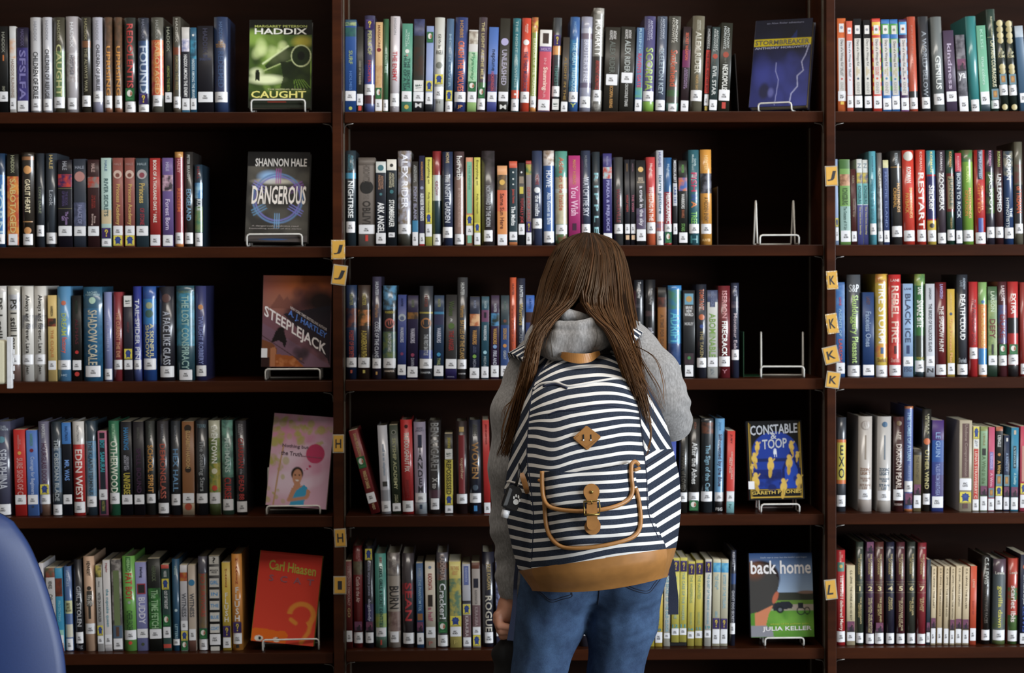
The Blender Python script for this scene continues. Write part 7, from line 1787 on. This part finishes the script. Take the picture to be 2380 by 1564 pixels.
# top handle, shoulder straps, hanging strap ends, zip pull
def ribbon(name, pts, wid, thick, mat, wdir=(1, 0, 0), n=24, stripe=False):
    c = catmull([tuple(p) for p in pts], n); V, F, A = [], [], []
    ws = wid if hasattr(wid, '__len__') else [wid]*len(pts)
    wn = np.interp(np.linspace(0, 1, n), np.linspace(0, 1, len(ws)), ws)
    for i in range(n):
        t = Vector(c[min(i+1, n-1)]-c[max(i-1, 0)]).normalized(); w_ = Vector(wdir); w_ = (w_-t*w_.dot(t)).normalized(); nn = t.cross(w_)
        for a, b in ((-1, -1), (1, -1), (1, 1), (-1, 1)):
            V.append(Vector(c[i])+w_*a*wn[i]/2+nn*b*thick/2); A.append(i*.28+a*.12)
    for i in range(n-1):
        for k in range(4): F.append((i*4+k, i*4+(k+1) % 4, i*4+4+(k+1) % 4, i*4+4+k))
    F += [(3, 2, 1, 0), tuple((n-1)*4+k for k in range(4))]
    return ownp(mesh_obj(name, V, F, mat, None, smooth=False, uvattr=A if stripe else None))
hl = [P(1302, 822, -.535), P(1318, 829, -.560), P(1345, 833.5, -.572), P(1370, 831, -.565), P(1392, 820, -.535)]
ribbon('top_handle', hl, [.008, .018, .021, .018, .008], .005, M['leather'], (0, 0.25, 1), 24)
ribbon('shoulder_strap', [P(1262, 850, -.50), P(1243, 833, -.50), P(1222, 822, -.47), P(1205, 815, -.43), P(1200, 822, -.36), P(1215, 870, -.29), P(1225, 960, -.255)], .036, .010, M['stripe'], (1, 0, .55), 40, True)
ribbon('shoulder_strap', [P(1436, 826, -.50), P(1448, 800, -.49), P(1462, 780, -.46), P(1474, 768, -.42), P(1478, 776, -.36), P(1470, 840, -.29), P(1462, 930, -.255)], .036, .010, M['stripe'], (1, 0, -.55), 40, True)
ribbon('strap_end', [P(1561, 1300, -.53), P(1563, 1340, -.53), P(1565, 1390, -.525), P(1565, 1428, -.525)], [.009, .014, .021, .021], .0022, M['navy_web'])
ribbon('strap_end', [P(1204, 1296, -.49), P(1199, 1340, -.50), P(1196, 1400, -.50), P(1192, 1440, -.49), P(1186, 1488, -.47)], [.008, .008, .008, .010, .014], .002, M['navy_web'])
ribbon('zip_pull', [P(1212, 1100, -.615), P(1217, 1115, -.622), P(1223, 1135, -.625), P(1226, 1146, -.62)], [.009, .011, .011, .008], .004, M['leather'])
ownp(tube_obj('zip_cord', [P(1207, 1078, -.585), P(1206, 1092, -.60), P(1211, 1101, -.615)], .0018, M['black'], None, 6))

# ------------------------------------------------------------------ hand-gel bottle in a black holder hanging from the bag
Yh = -.645
hc = P(1190, 1156, Yh)
gel = empty('hand_gel_holder', tuple(hc), (0, math.radians(14), 0))
tag(gel, 'black hanging bottle holder with white paw print and white cap on the backpack', 'bottle holder')
kk = mpp(Yh)
def pxl(x, y):   # photo pixel -> local x, z
    p = P(x, y, Yh)-hc; a = math.radians(-14); return (p.x*math.cos(a)+p.z*math.sin(a)*1.0 if False else p.x*math.cos(math.radians(14))-p.z*math.sin(math.radians(14)), p.x*math.sin(math.radians(14))+p.z*math.cos(math.radians(14)))
def extr(name, pts, y0, y1, mat, parent, bev=.0015):
    m = len(pts); bm = bmesh.new(); a = [bm.verts.new((p[0], y0, p[1])) for p in pts]; b = [bm.verts.new((p[0], y1, p[1])) for p in pts]
    bm.faces.new(a); bm.faces.new(b[::-1])
    for i in range(m): bm.faces.new((a[i], b[i], b[(i+1) % m], a[(i+1) % m]))
    bmesh.ops.recalc_face_normals(bm, faces=bm.faces[:])
    if bev: bmesh.ops.bevel(bm, geom=bm.edges[:], offset=bev, segments=2, affect='EDGES')
    me = bpy.data.meshes.new(name); bm.to_mesh(me); bm.free(); me.materials.append(mat)
    o = bpy.data.objects.new(name, me); COL.objects.link(o); o.parent = parent; return o
extr('holder', [pxl(*q) for q in ((1188, 1129), (1207, 1132), (1214, 1145), (1203, 1185), (1198, 1189), (1166, 1178), (1165, 1172), (1178, 1134))], -.004, .018, M['black'], gel, .002)
M['gel'] = simple('clear_gel_bottle', hx('56585a'), .2, coat=.8)
extr('bottle_window', [pxl(*q) for q in ((1184, 1132), (1191, 1137), (1179, 1174), (1169, 1174))], -.0062, -.003, M['gel'], gel, .001)
pawc = simple('white_paw_print', hx('c4c4c2'), .6)
extr('paw_pad', [pxl(*q) for q in arc(1199, 1166, 6.5, 0, 330, 11)], -.0052, -.003, pawc, gel, 0)
for (x, y) in ((1194.5, 1156), (1199.5, 1151.5), (1205, 1154), (1207.5, 1162)):
    extr('paw_toe', [pxl(*q) for q in arc(x, y, 2.0, 0, 330, 9, 4.0)], -.0052, -.003, pawc, gel, 0)
a, b_ = pxl(1177, 1186), pxl(1172, 1203)
tube_obj('cap', [(a[0], .006, a[1]), ((a[0]+b_[0])/2, .006, (a[1]+b_[1])/2), (b_[0], .006, b_[1])], [.0080, .0080, .0077], M['white_plastic'], gel, 24)
q0, q1, q2 = pxl(1199, 1131), pxl(1204, 1112), pxl(1207, 1092)
tube_obj('loop', [(q0[0], .006, q0[1]), (q1[0], .008, q1[1]), (q2[0], .012, q2[1])], .003, M['black'], gel, 8)

# ------------------------------------------------------------------ black garment hanging from the left hand
fg = Field(Q(1195, 1900, -.36)-np.array([.10, .09, .02]), Q(1195, 1470, -.36)+np.array([.07, .08, .02]), .005)
fg.chain([Q(1186, 1482, -.368), Q(1186, 1520, -.355), Q(1188, 1600, -.345), Q(1190, 1720, -.345), Q(1186, 1840, -.35)], [.016, .030, .042, .052, .04], .02)
V, F = fg.mesh(); V = V+wrinkle(.005, 50, 31)(V)
g0 = Q(1186, 1840, -.35)
o = mesh_obj('black_garment', (V-g0).tolist(), F.tolist(), M['black_cloth'], None, smooth=True, loc=tuple(g0))
tag(o, 'black garment hanging from the left hand of the person', 'garment')

# ------------------------------------------------------------------ blue chair in the foreground
M['blue_plastic'] = simple('blue_moulded_plastic', hx('142c5c'), .5, var=.05, scale=300, bmp=.05)
M['chrome'] = simple('chromed_steel', hx('a8a8aa'), .2, 1.0)
Yc = -.92
def cp(px, py): p = P(px, py, Yc); return p
out = [(-420, 1210), (-300, 1182), (-130, 1172), (-40, 1182), (10, 1204), (45, 1252), (78, 1318), (105, 1392), (125, 1460), (139, 1520), (147, 1580), (148, 1660), (135, 1720), (95, 1750)]
ch0 = cp(-145, 1500); chair = empty('chair', (ch0.x, -1.05, 0)); tag(chair, 'blue moulded plastic chair with rounded back in the lower left corner', 'chair')
pr = catmull([(*cp(x, y),) for x, y in out], 60); xm = ch0.x
V, F = [], []
rows = []
# right half-outline as function of height -> symmetric curved shell
zs_ = np.linspace(pr[:, 2].max()-.001, pr[:, 2].min()+.002, 40)
half = []
rt = [p for p in pr if p[0] > xm]
for z in zs_:
    xs = [p[0] for p in rt if abs(p[2]-z) < .012]; half.append(max(xs)-xm if xs else .02)
half = np.array(half); half = np.convolve(np.pad(half, 4, mode='edge'), np.ones(9)/9, 'valid'); half[0:3] *= [.55, .8, .93]
for j, z in enumerate(zs_):
    hw_ = half[j]
    for i in range(31):
        u = -1+2*i/30; x = xm+hw_*u
        y = Yc-.03+.055*(1-abs(u)**2.4)*-1+.055 - .05*((zs_[0]-z)/(zs_[0]-zs_[-1])-.4)**2
        V.append((x-chair.location.x, y-chair.location.y, z))
nn = len(V)
V += [(x, y+.010, z) for x, y, z in V]
for j in range(39):
    for i in range(30):
        a = j*31+i; F.append((a, a+31, a+32, a+1)); F.append((nn+a, nn+a+1, nn+a+32, nn+a+31))
edge = [i for i in range(31)]+[j*31+30 for j in range(1, 40)]+[39*31+i for i in range(29, -1, -1)]+[j*31 for j in range(38, 0, -1)]
for k in range(len(edge)):
    a, b = edge[k], edge[(k+1) % len(edge)]; F.append((a, b, nn+b, nn+a))
mesh_obj('backrest', V, F, M['blue_plastic'], chair, smooth=True)
zb_ = float(zs_[-1]); zseat = 0.47
fsx = Field((-.27, -.30, zseat-.05), (.27, .25, zseat+.06), .008)
fsx.cap((0, -.06, zseat), (0, -.02, zseat), .20, .20, .03); fsx.v = fsx.v
V, F = fsx.mesh(); V[:, 2] = zseat+(V[:, 2]-zseat)*.12
mesh_obj('seat', V.tolist(), F.tolist(), M['blue_plastic'], chair, smooth=True)
for s in (-1, 1):
    tube_obj('back_post', [(s*.15, .09, zseat-.02), (s*.15, .14, zseat+.10), (s*.15, .135, zb_+.06)], .010, M['chrome'], chair, 10, smooth_n=14)
    tube_obj('leg', [(s*.17, -.16, zseat-.03), (s*.19, -.20, .25), (s*.21, -.23, 0.011)], .011, M['chrome'], chair, 10)
    tube_obj('leg', [(s*.17, .08, zseat-.03), (s*.19, .13, .25), (s*.21, .18, 0.011)], .011, M['chrome'], chair, 10)
